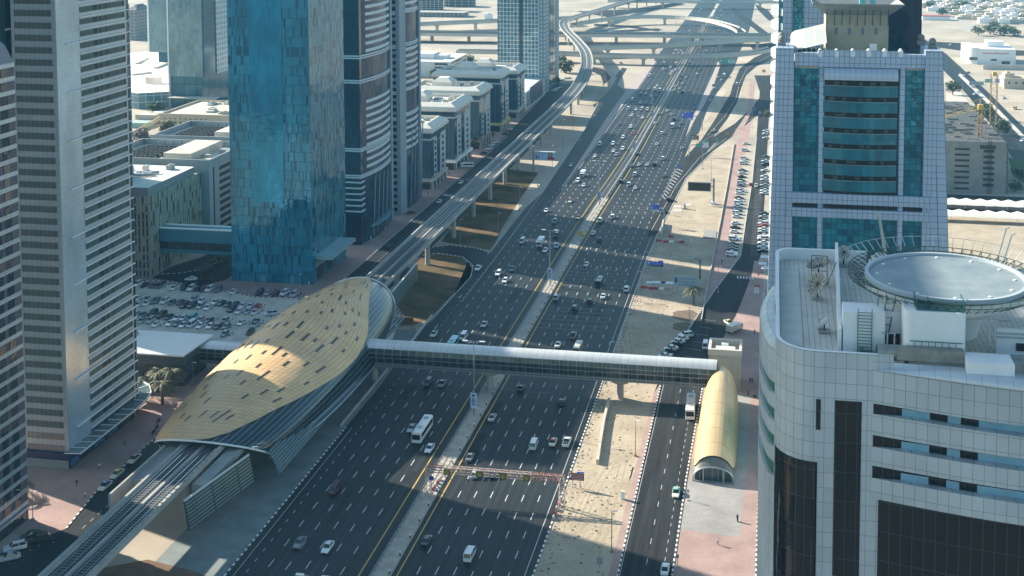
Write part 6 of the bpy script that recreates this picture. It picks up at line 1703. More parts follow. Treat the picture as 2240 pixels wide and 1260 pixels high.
for x in (XA, XB):
    lg = MB()
    for dx, dy in ((-.5, -.5), (.5, -.5), (.5, .5), (-.5, .5)): lg.bar((x + dx * 1.3, YL + dy * 1.3, 0), (x + dx, YL + dy, zz1), .12, .12)
    for k in range(7):
        z = k * 1.05
        lg.bar((x - .6, YL - .6, z), (x + .55, YL - .6, z + 1.0), .09, .09); lg.bar((x + .6, YL - .6, z), (x + .6, YL + .6, z + 1.0), .09, .09); lg.bar((x - .6, YL - .6, z + 1), (x + .6, YL - .6, z + 1), .09, .09)
    lg.build('lattice_leg', mat('red_white_leg', (.50, .28, .22), .6, noise=(1.2, 0), col2=(.62, .60, .56), stretch=(1, 1, 1)), ga)
for k in range(4):
    x = XA + 7.0 + k * 5.6 - (2.2 if k == 0 else 0)
    s = MB().box(x - .8, x + .8, YL - .78, YL - .62, 5.9, 7.3); s.build('speed_sign', mat('amber_board', (.16, .11, .02), .5), ga)
    MB().tube([(x, YL - .80, 6.6), (x, YL - .83, 6.6)], .55, 16).build('speed_ring', mat('amber_ring', (.42, .30, .06), .5), ga)
MB().tube([(XA + 1.1, YL - .9, 4.9), (XA + 1.1, YL - 1.0, 4.9)], .6, 16).build('blue_disc', mat('disc_blue', (.02, .06, .35), .4), ga)
def barrier(px, py, w, cols, label, rot=0.0, n=1, h=.9, grp=None, z=0.0):
    p = at(px, py)
    o = MB(); c, s = math.cos(rot), math.sin(rot)
    pr_ = [(-.3, 0), (-.3, .15), (-.12, h), (.12, h), (.3, .15), (.3, 0)]
    rows = [[(p.x + c * t - s * a, p.y + s * t + c * a, b) for a, b in pr_] for t in (-w / 2, w / 2)]
    o.grid(rows, closed=True, smooth=False, flip=True); o.fan(rows[0], flip=True); o.fan(rows[1])
    return tag(o.build('road_barrier', cols, None, loc=p), label, 'barrier', grp)
M_red = mat('barrier_red', (.42, .03, .04), .55, noise=(.8, .2))
M_tan = mat('barrier_tan', (.40, .29, .18), .6)
M_rw = panel('red_white_stripe', (.60, .58, .55), (.60, .58, .55), (.42, .05, .05), .7, 20, .34, .6)
for k, (m, w) in enumerate(((M_red, 'red'), (M_white, 'white'), (M_tan, 'tan'), (M_red, 'dark red'))):
    barrier(1457 + k * 11.3, 530.5 + k * .3, 2.3, m, '%s plastic barrier in the upper row by the cantilever sign, %s from the kerb' % (w, ('first', 'second', 'third', 'fourth')[k]))
for k, (m, w, l, px) in enumerate(((M_red, 'long red', 3.3, 1429), (M_white, 'white', 1.6, 1447), (M_tan, 'tan', 1.7, 1460))):
    barrier(px, 633 + k * .6, l, m, '%s plastic barrier in the lower row by the project board' % w)
barrier(1468, 519, 2.2, M_red, 'lone red barrier lying behind the upper barrier row')
barrier(1441, 528, 2.2, M_rw, 'red and white striped barrier by the kerb in the upper row'); barrier(1409, 630.5, 2.6, M_rw, 'red and white striped barrier by the kerb in the lower row')
barrier(1512, 529, .8, M_white, 'short white block standing at the end of the upper barrier row', PI / 2)
for k in range(5):
    p = at(1219 + (1.6 - k) * 3.5, 1108 + k * 9.5)
    barrier(1224 - k * 3.4, 1096 + k * 10, 1.25, (M_conc2, M_rw)[k % 2], '%s block shielding the gantry leg on the sand, %s from the far end' % (('concrete', 'striped')[k % 2], ('first', 'second', 'third', 'fourth', 'fifth')[k]), PI / 2 - .06)
for k in range(4):
    barrier(962 - k * 5, 1052 + k * 7, 1.0, (M_conc2, M_rw)[k % 2], '%s block beside the gantry leg in the median, %s from the far end' % (('concrete', 'striped')[k % 2], ('first', 'second', 'third', 'fourth')[k]), PI / 2 - .1)
lw_ = thing('low_wall', 'white low concrete wall on the sand below the footbridge pier', 'wall', at(1318, 950))
along([Vector((*at(a, b).to_2d(), 0)) for a, b in ((1307, 1016), (1314, 968), (1321, 925), (1332, 880))], [(-.35, 0), (-.35, 1.3), (.35, 1.3), (.35, 0)], 0, flip=True).build('wall', M_conc2, lw_)
lw_ = thing('low_wall', 'white retaining wall beside the highway kerb at the cantilever sign', 'wall', at(1446, 510))
along([Vector((*at(a, b).to_2d(), 0)) for a, b in ((1446, 519), (1449, 500), (1451, 490))], [(-.3, 0), (-.3, 2.0), (.3, 2.0), (.3, 0)], 0, flip=True).build('wall', M_conc2, lw_)
lw_ = thing('low_wall', 'long low wall dividing the sand from the pink path', 'wall', at(1560, 560))
along([Vector((*at(a, b).to_2d(), 0)) for a, b in ((1534, 702), (1546, 636), (1561, 560), (1576, 486), (1592, 400), (1606, 316))], [(-.15, 0), (-.15, .6), (.15, .6), (.15, 0)], 0, flip=True).build('wall', M_conc2, lw_)
# ---- signs
M_sblue = mat('sign_blue', (.02, .10, .62), .45); M_sgreen = mat('sign_green', (.01, .30, .22), .45); M_sbrown = mat('sign_brown', (.14, .045, .045), .5)
M_syel = mat('sign_amber', (.62, .40, .02), .5); M_ink = mat('sign_ink', (.8, .8, .8), .5); M_inkd = mat('sign_dark_ink', (.05, .08, .18), .5)
def script_lines(mb, x0, x1, z0, z1, y, rows, seed, h=.42):
    """rows of small joined strokes standing for the illegible lettering"""
    r = random.Random(seed)
    for k in range(rows):
        z = z1 - (k + .5) * (z1 - z0) / rows; hh = (z1 - z0) / rows * h; x = x0
        while x < x1 - hh:
            w = min(r.uniform(.5, 1.6) * hh * 1.6, x1 - x)
            mb.box(x, x + w, y - .03, y, z - hh / 2, z - hh / 6)
            if r.random() < .7: mb.box(x + w * .6, x + w * .6 + hh * .22, y - .03, y, z - hh / 6, z + hh / 2)
            x += w + hh * .45
def sign(label, panels, posts, name='road_sign', cat='sign', arm=None, depth=.15):
    """panels: (x0, y0, x1, y1 px, material, ink, rows); posts: px of the feet"""
    Y = at(*posts[0]).y
    b = at(*posts[0])
    t = thing(name, label, cat, b)
    for i, (a, bb, c, d, m, ink, rows) in enumerate(panels):
        mx, my = (a + c) / 2, (bb + d) / 2
        x0, x1 = atY(a, my, Y).x, atY(c, my, Y).x; z1, z0 = atY(mx, bb, Y).z, atY(mx, d, Y).z
        pn_ = MB().box(x0, x1, Y - .3 - i * .01, Y - .3 + depth, z0, z1).build('panel', m, t)
        fr_ = MB()
        if ink is not None:
            script_lines(fr_, x0 + (x1 - x0) * .22, x1 - (x1 - x0) * .08, z0 + (z1 - z0) * .08, z1 - (z1 - z0) * .08, Y - .301 - i * .01, rows, len(label) + i)
            if (x1 - x0) > 2.5: fr_.box(x0 + (x1 - x0) * .05, x0 + (x1 - x0) * .16, Y - .331 - i * .01, Y - .301 - i * .01, z0 + (z1 - z0) * .35, z1 - (z1 - z0) * .15)
            fr_.build('lettering', ink, t)
    for p in posts:
        q = at(*p); top = z1 if arm is None else arm[1]
        zt2 = max(atY((pn[0] + pn[2]) / 2, pn[3], Y).z for pn in panels[:1]) + .3
        if arm is None: MB().tube([(q.x, Y, 0), (q.x, Y, zt2)], .1, 6).build('post', M_pole, t)
    if arm is not None:
        q = at(*posts[0]); x_end = atY(arm[0], arm[1], Y).x; zA = atY(arm[0], arm[1], Y).z
        MB().tube([(q.x, Y, 0), (q.x, Y, zA - 1.6), (q.x + (x_end - q.x) * .12, Y, zA - .5), (q.x + (x_end - q.x) * .35, Y, zA), (x_end, Y, zA)], .24, 8).build('curved_post', M_pole, t)
    return t
sign('blue overhead sign on a curved arm, nearest to the barriers', [(1425, 447.5, 1442, 452, M_sblue, M_ink, 1), (1424.5, 451.8, 1441.5, 458.5, M_sblue, M_ink, 2), (1424.5, 458.3, 1441.5, 463, M_white, M_inkd, 1)], [(1453, 495)], arm=(1441, 456))
sign('large blue overhead sign on a curved arm beyond the bus', [(1506, 244.5, 1516, 247.5, M_sblue, M_ink, 1), (1491.5, 246.5, 1516.5, 258.5, M_sblue, M_ink, 4), (1504, 258.3, 1516.5, 263, M_white, M_inkd, 1)], [(1536, 286)], arm=(1516, 254))
sign('green and white overhead exit sign on a curved arm by the ramp', [(1536, 307, 1550, 312, M_sgreen, M_ink, 2), (1536, 311.8, 1550, 322.5, M_white, M_inkd, 3), (1521.5, 314, 1534.5, 322.5, M_sgreen, M_ink, 2)], [(1507, 341)], arm=(1522, 317))
sign('blue direction sign on three posts at the kerb of the right carriageway', [(1440, 569.8, 1451, 572.6, M_sblue, M_ink, 1), (1415.5, 572, 1451, 579, M_sblue, M_ink, 2), (1417, 579, 1451, 583, M_dark, M_ink, 1)], [(1420, 595), (1432.5, 596), (1446, 597)])
sign('brown tourist sign with a blue tab, on two posts in the sand', [(1262.5, 1031.5, 1278, 1036, M_sblue, M_ink, 1), (1245, 1034, 1278, 1049.5, M_sbrown, M_ink, 4)], [(1253, 1066), (1269, 1066)])
sign('amber diversion sign standing in the median beyond the footbridge', [(1106, 764.5, 1125, 772, M_syel, M_inkd, 1)], [(1111, 778), (1121, 778)])
sign('amber diversion sign standing in the median farther up', [(1265, 505, 1276, 516.5, M_syel, M_inkd, 2)], [(1268, 525), (1274, 525)])
sign('small blue square sign on the tip of the pink island', [(1516, 226.5, 1521, 231, M_sblue, None, 1)], [(1518.5, 236)])
sign('small blue square sign at the head of the chevron gore', [(1481, 363.3, 1487, 368, M_sblue, M_ink, 1)], [(1484, 373)])
sign('brown sign with pale lettering left of the green exit sign', [(1514, 296, 1529, 305.5, M_sbrown, M_ink, 3)], [(1518, 309), (1526, 309)])
sign('amber sign on the pink walk beside the ramp', [(1586, 291, 1594.5, 295, M_syel, M_inkd, 1)], [(1588, 298), (1592, 298)])
sign('small green exit number sign by the ramp gore', [(1566, 303, 1571, 310, M_sgreen, M_ink, 1)], [(1568.5, 313)])
sign('wide green gantry sign under the nearest flyover', [(1574.5, 129.5, 1592, 138.5, M_sgreen, M_ink, 2), (1592, 130.5, 1609, 138, mat('sign_pale_green', (.25, .50, .47), .5), M_ink, 2)], [(1574, 150), (1609, 150)])
sign('amber board on the dune by the roadworks', [(1667, 152, 1675, 158, M_syel, M_inkd, 1)], [(1671, 163)])
sign('red topped white information sign at the taxi stop', [(1650, 623, 1662, 628, M_red, M_ink, 1), (1650, 628, 1661, 641, M_white, M_inkd, 3)], [(1652, 654), (1660, 654)])
sign('green motorway sign left of the blue one, far right', [(2154, 172.5, 2171, 180.5, M_sgreen, M_ink, 2)], [(2156, 190), (2169, 190)])
sign('blue motorway sign beside the cream villa', [(2176, 173, 2187, 181, M_sblue, M_ink, 2)], [(2178, 190), (2185, 190)])
sign('small notice board standing on the sand near the bottom', [(1305, 1217.5, 1318, 1233, mat('notice_grey', (.30, .32, .33), .6), M_inkd, 5)], [(1312, 1243)])
sign('thin overhead gantry sign across the right avenue', [(2120, 178, 2152, 186, mat('sign_back', (.28, .34, .34), .6), None, 1)], [(2106, 205), (2160, 190)])
# billboards
bb = sign('advertising billboard with a woman in red, left of the highway', [(1170, 332, 1215, 349.3, mat('ad_blue', (.38, .55, .72), .4), None, 1)], [(1167, 374)], 'billboard', 'billboard', arm=(1172, 340), depth=.5)
Yb = at(1167, 374).y
def bx(px): return atY(px, 340, Yb).x
def bz(py): return atY(1190, py, Yb).z
ad = MB(); yy = Yb - .301
ad.quad((bx(1172), yy - .01, bz(348)), (bx(1175), yy - .01, bz(348)), (bx(1175), yy - .01, bz(340)), (bx(1172), yy - .01, bz(340))).quad((bx(1177), yy - .01, bz(348)), (bx(1179.5), yy - .01, bz(348)), (bx(1178.6), yy - .01, bz(339)), (bx(1177.3), yy - .01, bz(339)))
ad.build('bottle_print', M_inkd, bb)
ad = MB(); script_lines(ad, bx(1173), bx(1189), bz(336.5), bz(333), yy - .005, 1, 4); script_lines(ad, bx(1183), bx(1193), bz(346), bz(338), yy - .005, 4, 9); ad.build('lettering', mat('ad_ink', (.10, .25, .42), .5), bb)
def ell(cx, cy, rx, rz, y, m, name, n=16):
    MB().fan([(bx(cx) + (bx(cx + rx) - bx(cx)) * math.cos(2 * PI * i / n), y, bz(cy) + (bz(cy - rz) - bz(cy)) * math.sin(2 * PI * i / n)) for i in range(n)]).build(name, m, bb)
ell(1204, 338.5, 5.2, 5.6, yy - .01, mat('hair_brown', (.10, .05, .04), .6), 'printed_hair'); ell(1204, 338, 2.7, 3.8, yy - .02, mat('print_skin', (.45, .34, .32), .6), 'printed_face')
MB().fan([(bx(1196.5), yy - .015, bz(348.8)), (bx(1214), yy - .015, bz(348.8)), (bx(1212.5), yy - .015, bz(344)), (bx(1208), yy - .015, bz(342)), (bx(1200), yy - .015, bz(342)), (bx(1197), yy - .015, bz(344.5))]).build('printed_coat', mat('print_red', (.32, .03, .06), .6), bb)
MB().box(bx(1170), bx(1215), Yb - 1.2, Yb - .2, bz(331.8), bz(330.8)).build('light_bar', M_white, bb)
b2 = sign('dark screen billboard on one thick post above the sand', [(1504.5, 398, 1556, 418, M_steel, None, 1), (1506, 400, 1554, 417, mat('screen_black', (.008, .011, .016), .2), None, 1), (1506, 402, 1519, 416, mat('screen_dim', (.03, .045, .06), .3, noise=(.8, .6)), None, 1)], [(1561, 447)], 'billboard', 'billboard', arm=(1556, 408), depth=.6)
q = at(1561, 447); MB().box(q.x - .45, q.x + .45, q.y - .45, q.y + .45, 0, atY(1559, 390, q.y).z).build('column', M_pole, b2); MB().box(q.x - 1.2, q.x + 1.2, q.y - 1, q.y + 1, 0, 1.3).build('footing', M_wwhite, b2)
q = at(1167, 374); MB().tube([(q.x, q.y, 0), (q.x, q.y, atY(1167, 318, q.y).z)], .55, 8).build('column', M_pole, bb)
sign('pale blue project board on one leg behind the palm', [(1473, 604, 1528, 626.5, mat('board_blue', (.30, .42, .48), .5), M_inkd, 3)], [(1482, 640), (1520, 642)], 'project_board', 'board')
# odds and ends
t = thing('utility_pole', 'dark broken topped utility pole on the sand above the palm', 'pole', at(1531, 610))
b = at(1531, 610); zt2 = atY(1529, 568, b.y).z
MB().tube([b, b + Vector((0, 0, zt2))], [.3, .22], 8).build('post', mat('tarred_wood', (.06, .055, .05), .8), t); MB().bar(b + Vector((0, 0, zt2 - .5)), b + Vector((-2.0, 0, zt2 + .6)), .2, .2).build('bent_arm', M_dark, t)
t = thing('utility_box', 'white utility cabinet on the sand beside the pink path', 'cabinet', at(1362, 1092))
b = at(1362, 1092); MB().box(b.x - .4, b.x + .4, b.y - .35, b.y + .35, 0, 1.9).build('body', M_wwhite, t); MB().box(b.x - .46, b.x + .46, b.y - .41, b.y + .41, 1.9, 2.0).build('lid', M_conc2, t)
t = thing('flat_platform', 'grey slatted platform lying on the sand by the low wall', 'platform', at(1553, 515))
b = at(1553, 515); MB().box(b.x - 2.6, b.x + 2.6, b.y - 5, b.y + 6, 0, .5).build('slats', panel('slats', (.30, .30, .28), (.26, .26, .25), (.15, .15, .14), 12, .8, .08, .8), t)
for i, (px, py, w) in enumerate(((1482, 452, 3.4), (1504, 448, 3.4), (1482, 461, 3.2), (1442, 618, 4.5), (1461, 619, 5), (1421, 618, 2.5))):
    b = at(px, py); o = MB().box(b.x - w / 2, b.x + w / 2, b.y - 1.1, b.y + 1.1, 0, .12).build('concrete_slab', M_wwhite, None, loc=b)
    tag(o, ('pale slab on the sand left of the marker stone', 'pale slab on the sand right of the marker stone', 'pale slab on the sand below the marker stone', 'middle pale slab behind the lower barrier row', 'right hand pale slab behind the lower barrier row', 'small left hand pale slab behind the lower barrier row')[i], 'slab')
b = at(1497, 457); tag(MB().tube([(b.x, b.y, 0), (b.x, b.y, 2.6)], .6, 10).box(b.x - 1, b.x + 1, b.y - .8, b.y + .8, 0, .7).build('marker_stone', M_conc2, None, loc=b), 'pale round marker stone on the sand below the dark screen', 'stone')
for i, (px, py) in enumerate(((1505, 1095), (1482, 1240))):
    b = at(px, py); t = thing('bus_stop_sign', ('bus stop post on the grey plaza beside the green roofed taxi', 'bus stop post on the pink plaza edge near the bottom')[i], 'sign', b)
    MB().tube([b, b + Vector((0, 0, 2.6))], .06, 6).build('post', M_dark, t); MB().box(b.x - .3, b.x + .3, b.y - .05, b.y + .05, 2.0, 2.7).build('plate', M_steel, t); MB().box(b.x - .25, b.x + .25, b.y - .25, b.y + .25, 0, .3).build('foot', M_conc2, t)
t = thing('road_works_frame', 'rusty skip like frame standing on the paving below the viaduct end', 'frame', at(885, 722))
b = at(885, 716); MB().box(b.x - 3.0, b.x + 3.0, b.y - .2, b.y + .2, 1.4, 3.4).build('panel', mat('rust_panel', (.22, .11, .06), .8, noise=(.8, .3)), t)
for dx in (-2.6, 0, 2.6): MB().box(b.x + dx - .08, b.x + dx + .08, b.y - 1.2, b.y + .8, 0, .12).bar((b.x + dx, b.y, .1), (b.x + dx, b.y, 1.5), .12, .12).build('leg', M_steel, t)
t = thing('glass_rail', 'grey green guard rail along the left highway edge below the footbridge', 'railing', at(800, 880))
along([Vector((-113.0, y, 0)) for y in range(300, 345, 5)], [(-.12, 0), (-.12, .9), (.12, .9), (.12, 0)], 0, flip=True).build('wall', M_conc, t)
t = thing('glass_rail', 'concrete edge wall along the left highway beyond the footbridge', 'railing', at(915, 730))
along([Vector((*at(a, b).to_2d(), 0)) for a, b in ((893, 760), (930, 712), (945, 694))], [(-.15, 0), (-.15, 1.1), (.15, 1.1), (.15, 0)], 0, flip=True).build('wall', M_conc2, t)
for i, (px, py) in enumerate(((1672, 575), (1668, 590), (1674, 600))):
    b = at(px, py); t = thing('parasol', 'white square cafe parasol %s the hotel tower' % ('farthest along', 'in the middle beside', 'nearest beside')[i], 'parasol', b)
    MB().tube([b, b + Vector((0, 0, 2.6))], .06, 6).build('pole', M_steel, t); MB().grid([[(b.x + sx * 1.5, b.y + sy * 1.5, 2.4) for sx, sy in ((-1, -1), (1, -1), (1, 1), (-1, 1))], [(b.x + sx * .1, b.y + sy * .1, 3.1) for sx, sy in ((-1, -1), (1, -1), (1, 1), (-1, 1))]], closed=True, smooth=False).build('cloth', M_wwhite, t)
# ================================================================ palms, trees, shrubs
M_frond = mat('palm_frond', (.055, .075, .025), .7, noise=(1.2, 0), col2=(.10, .10, .045))
M_trunk = mat('palm_trunk', (.13, .10, .07), .9, noise=(3, .4))
M_leaf = mat('leaf_green', (.045, .075, .028), .8, noise=(.5, 0), col2=(.085, .105, .045))
M_leaf2 = mat('leaf_olive', (.10, .105, .05), .8, noise=(.5, 0), col2=(.15, .14, .08))
M_bark = mat('bark', (.12, .09, .07), .9)
def palm_mesh(h, r, seed, nf=34):
    rr_ = random.Random(seed)
    tr = MB().tube([(0, 0, 0), (.05, .04, h * .5), (0, .02, h)], [r * .11, r * .075, r * .07], 8)
    cr = MB()
    for k in range(nf):
        a = 2 * PI * k / nf * 2.618 + rr_.random() * .4
        lift = rr_.uniform(-.35, 1.0); L = r * rr_.uniform(.85, 1.1)
        pts = []
        for i in range(7):
            t = i / 6.0
            d = L * t * math.cos(.3 * lift)
            z = h + L * (lift * .8 * t - (0.55 + .35 * lift) * t * t)
            pts.append(Vector((d * math.cos(a), d * math.sin(a), z)))
        side = Vector((-math.sin(a), math.cos(a), 0))
        for i in range(6):
            p, q = pts[i], pts[i + 1]; w = L * .17 * (1 - abs(i / 6.0 - .42)) * (.7 if i == 0 else 1)
            for s in (-1, 1):
                for j in range(3):
                    b = p.lerp(q, j / 3.0); e = p.lerp(q, j / 3.0 + .9) + side * s * w - Vector((0, 0, w * .45))
                    n_ = (q - p).normalized() * L * .022
                    cr.quad(b - n_, b + n_, e + n_ * .4, e - n_ * .4)
    return tr, cr
def palm(label, x, y, h, r, seed, group=None):
    t = thing('date_palm', label, 'palm tree', (x, y, 0), group)
    a, b = palm_mesh(h, r, seed)
    for m_ in (a, b): m_.v = [(p[0] + x, p[1] + y, p[2]) for p in m_.v]
    a.build('trunk', M_trunk, t); b.build('crown', M_frond, t)
    return t
p = at(1517, 668); palm('large date palm alone on the sand by the project board', p.x, p.y, 5.8, 3.9, 1)
p = at(1518, 668)
for i, (px, py) in enumerate(((1500, 690), (1495, 715))):
    b = at(px, py); o = MB().sheet([(b.x + (4.6 - i) * math.cos(k * PI / 8) * (1 + .12 * math.sin(k * 3)), b.y + (5.5 - i) * math.sin(k * PI / 8) * (1 + .15 * math.cos(k * 2))) for k in range(16)], .016 + .002 * i)
    structure('damp_soil', o, mat('damp_soil', (.17, .125, .09), .95, noise=(.5, .4)))
for i, (x, y, h, r, l) in enumerate(((-167.2, 306.0, 6.2, 4.4, 'date palm at the corner canopy beside the dark annex, nearest to the golden shell'), (-172.6, 313.8, 6.0, 4.2, 'date palm between the annex and grey tower, middle of the cluster'), (-175.5, 308.0, 5.6, 4.3, 'date palm close against the grey tower beside the annex'), (-168.6, 314.6, 6.4, 4.0, 'date palm at the back of the cluster below the annex wall'),
                                   (-174.6, 251.5, 3.6, 4.0, 'dark date palm in the gap between the striped and the grey tower'))):
    palm(l, x, y, h, r, 10 + i)
for i, (px, py, l) in enumerate(((440, 612, 'young palm nearest to the white car under the glass bridge'), (453, 603, 'young palm under the glass bridge, second of the row'), (466, 592, 'young palm under the glass bridge, third of the row'), (480, 584, 'young palm under the glass bridge, fourth of the row'), (492, 577, 'young palm under the glass bridge, closest to the blue tower'), (316, 297, 'palm among scrub in front of the cream building'))):
    b = at(px, py); palm(l, b.x, b.y, 4.6, 2.1, 30 + i)
def tree(label, x, y, h, w, seed, m=None, name='tree', n=900, leaf=.7, group=None, z=0.0):
    rr_ = random.Random(seed)
    t = thing(name, label, 'tree', (x, y, z), group)
    tr = MB(); cl = []
    tr.tube([(x, y, z), (x + .1, y, z + h * .45)], [w * .045, w * .03], 7)
    nb = 7
    for k in range(nb):
        a = 2 * PI * k / nb + rr_.random(); d = w * rr_.uniform(.12, .36); zz = z + h * rr_.uniform(.38, .80)
        c = Vector((x + d * math.cos(a), y + d * math.sin(a), zz)); cl.append((c, w * rr_.uniform(.20, .30)))
        tr.tube([(x + .1, y, z + h * .4), (Vector((x, y, z + h * .4)) + c) / 2 + Vector((0, 0, -.1 * h)), c], [w * .022, w * .015, w * .008], 5)
    cl.append((Vector((x, y, z + h * .75)), w * .30))
    tr.build('trunk', M_bark, t)
    f = MB()
    for k in range(n):
        c, r = cl[rr_.randrange(len(cl))]
        v = Vector((rr_.gauss(0, 1), rr_.gauss(0, 1), rr_.gauss(0, .75))).normalized() * r * rr_.uniform(.55, 1.12)
        p = c + v
        if p.z < z + .2: continue
        u = Vector((rr_.uniform(-1, 1), rr_.uniform(-1, 1), rr_.uniform(-.6, .6))).normalized(); q = u.cross(Vector((rr_.uniform(-1, 1), rr_.uniform(-1, 1), 1))).normalized()
        s = leaf * rr_.uniform(.5, 1.2)
        f.quad(p - u * s - q * s * .5, p + u * s * .4 - q * s * .6, p + u * s + q * s * .5, p - u * s * .3 + q * s * .6)
    f.build('crown', m or M_leaf, t)
    return t
def tpx(label, px, py, hpx, wpx, seed, **k):
    b = at(px, py); sc_ = F / (b.y * 1.0 + 1e-6)
    h = atY(px, py - hpx, b.y).z; w = wpx / sc_ * 1.02
    return tree(label, b.x, b.y, h, w, seed, leaf=max(.38, w * .075), **k)
tpx('round green tree left of the cream building by the mall', 343, 250, 24, 36, 1)
tpx('olive scrub tree in front of the cream building', 368, 300, 34, 46, 2, m=M_leaf2)
tpx('grey leafless looking shrub by the compound wall', 312, 310, 22, 44, 3, m=mat('grey_scrub', (.17, .15, .13), .9), n=600)
tpx('low green shrub against the grey tower edge', 298, 330, 22, 34, 4, m=M_leaf2, n=500)
tpx('dark tree right of the grid tower below the viaduct curve', 1236, 160, 26, 36, 5)
tpx('dark tree behind the first one at the grid tower foot', 1228, 138, 14, 26, 6, n=500)
tpx('low wide tree at the foot of the grid tower', 1214, 185, 16, 32, 7, n=600)
tpx('tree between the second and third block of the row', 1038, 327, 26, 20, 8, n=600)
tpx('small tree between the third and fourth block of the row', 1076, 300, 12, 12, 9, n=350)
tpx('round tree in front of the white ribbon window building', 951, 175, 22, 28, 10)
tpx('dark tree behind the white ribbon window building, right end', 1026, 140, 18, 24, 11)
tpx('trees on the service road verge below the wavy balconies', 1677, 262, 24, 16, 12, m=M_leaf2, n=500)
tpx('dark round tree against the blue tiled tower, right side', 2084, 208, 30, 30, 13)
tpx('dark trees along the site fence, nearest to the avenue', 2192, 296, 34, 34, 14)
tpx('dark tree behind the taller crane mast', 2160, 262, 34, 36, 15)
tpx('dark tree left of the taller crane mast', 2140, 255, 24, 30, 16)
for k, (px, py, h, w) in enumerate(((2104, 22, 22, 34), (2155, 14, 14, 22), (2062, 36, 18, 26), (2034, 18, 16, 22), (2140, 78, 20, 26), (2166, 76, 22, 30), (2196, 78, 26, 38), (2216, 80, 20, 30), (2176, 62, 14, 20), (2236, 45, 10, 20), (2090, 26, 10, 16))):
    tpx('round suburb tree, %s' % ('largest at the top edge left of centre', 'small one right of the largest at the top edge', 'behind the red striped long house', 'above the black glass tower', 'leftmost of the clump above the showroom', 'second from left in the clump above the showroom', 'tallest of the clump above the showroom', 'rightmost of the clump above the showroom', 'smallest at the back of the clump above the showroom', 'at the right edge above the showroom', 'low one just left below the largest')[k], px, py, h, w, 50 + k, n=420, group='suburb trees')
for i, (px, py, l) in enumerate(((2230, 395, 'dark shrub mass on the site edge below the lawn'), (2222, 420, 'dark shrub beside the parking strip, right of the site'))):
    tpx(l, px, py, 24, 30, 80 + i, n=500)
# ================================================================ vehicles
PAINT = {'white': (.72, .73, .73), 'silver': (.42, .44, .45), 'grey': (.16, .17, .18), 'black': (.012, .013, .015), 'navy': (.015, .022, .06), 'maroon': (.09, .012, .018), 'red': (.42, .02, .03), 'teal': (.05, .42, .48), 'beige': (.55, .50, .40), 'cream': (.66, .62, .50), 'blue': (.30, .45, .62), 'olive': (.22, .24, .19)}
PM = {}
def paint(c):
    if c not in PM:
        m = mat('car_paint_' + c, PAINT[c], .32, .0, .6)
        b = m.node_tree.nodes['Principled BSDF']; b.inputs['Coat Weight'].default_value = .7; b.inputs['Coat Roughness'].default_value = .08
        PM[c] = m
    return PM[c]
M_cglass = mat('car_glass', (.012, .018, .022), .06, 0, .8)
M_tyre = mat('tyre', (.012, .012, .012), .85)
M_headl = mat('headlight_lens', (.62, .64, .62), .15); M_taill = mat('taillight_lens', (.32, .01, .012), .2); M_plastic = mat('bumper_plastic', (.025, .026, .028), .7)
# body stations along the car, front at -y: (y, half width, sill, belt height)
SHAPE = {
 'sedan': dict(L=4.6, st=[(-2.3, .60, .34, .52), (-2.18, .78, .24, .64), (-1.6, .86, .22, .74), (-.85, .88, .20, .84), (.9, .88, .20, .88), (1.6, .86, .22, .90), (2.15, .78, .26, .86), (2.3, .64, .36, .72)], cab=[(-1.0, .76, .86), (-.35, .62, 1.36), (.75, .62, 1.39), (1.55, .74, .91)], wh=(-1.42, 1.36, .31)),
 'hatchback': dict(L=4.0, st=[(-2.0, .62, .34, .55), (-1.88, .78, .24, .68), (-1.3, .84, .22, .80), (-.7, .86, .2, .90), (1.2, .86, .2, .94), (1.85, .80, .24, .92), (2.0, .68, .36, .78)], cab=[(-.95, .75, .90), (-.3, .62, 1.44), (1.35, .62, 1.46), (1.9, .72, .95)], wh=(-1.25, 1.22, .30)),
 'suv': dict(L=4.8, st=[(-2.4, .68, .40, .72), (-2.28, .86, .32, .90), (-1.6, .92, .30, 1.02), (-.9, .94, .28, 1.10), (1.6, .94, .28, 1.14), (2.25, .90, .32, 1.12), (2.4, .80, .42, .98)], cab=[(-1.05, .84, 1.10), (-.5, .72, 1.74), (1.95, .72, 1.78), (2.32, .82, 1.14)], wh=(-1.48, 1.45, .38)),
 'van': dict(L=4.9, st=[(-2.45, .66, .38, .80), (-2.3, .82, .28, 1.00), (-1.7, .88, .26, 1.14), (2.3, .88, .26, 1.2), (2.45, .84, .36, 1.15)], cab=[(-2.05, .82, 1.08), (-1.35, .74, 1.95), (2.2, .74, 1.98), (2.43, .82, 1.18)], wh=(-1.6, 1.5, .33)),
 'pickup': dict(L=5.1, st=[(-2.55, .66, .42, .72), (-2.42, .84, .34, .90), (-1.7, .90, .30, 1.0), (-1.0, .92, .30, 1.06), (.55, .92, .30, 1.08), (2.45, .90, .32, 1.05), (2.55, .86, .42, .96)], cab=[(-1.1, .80, 1.07), (-.5, .70, 1.68), (.45, .70, 1.70), (.75, .80, 1.1)], wh=(-1.6, 1.55, .37)),
}
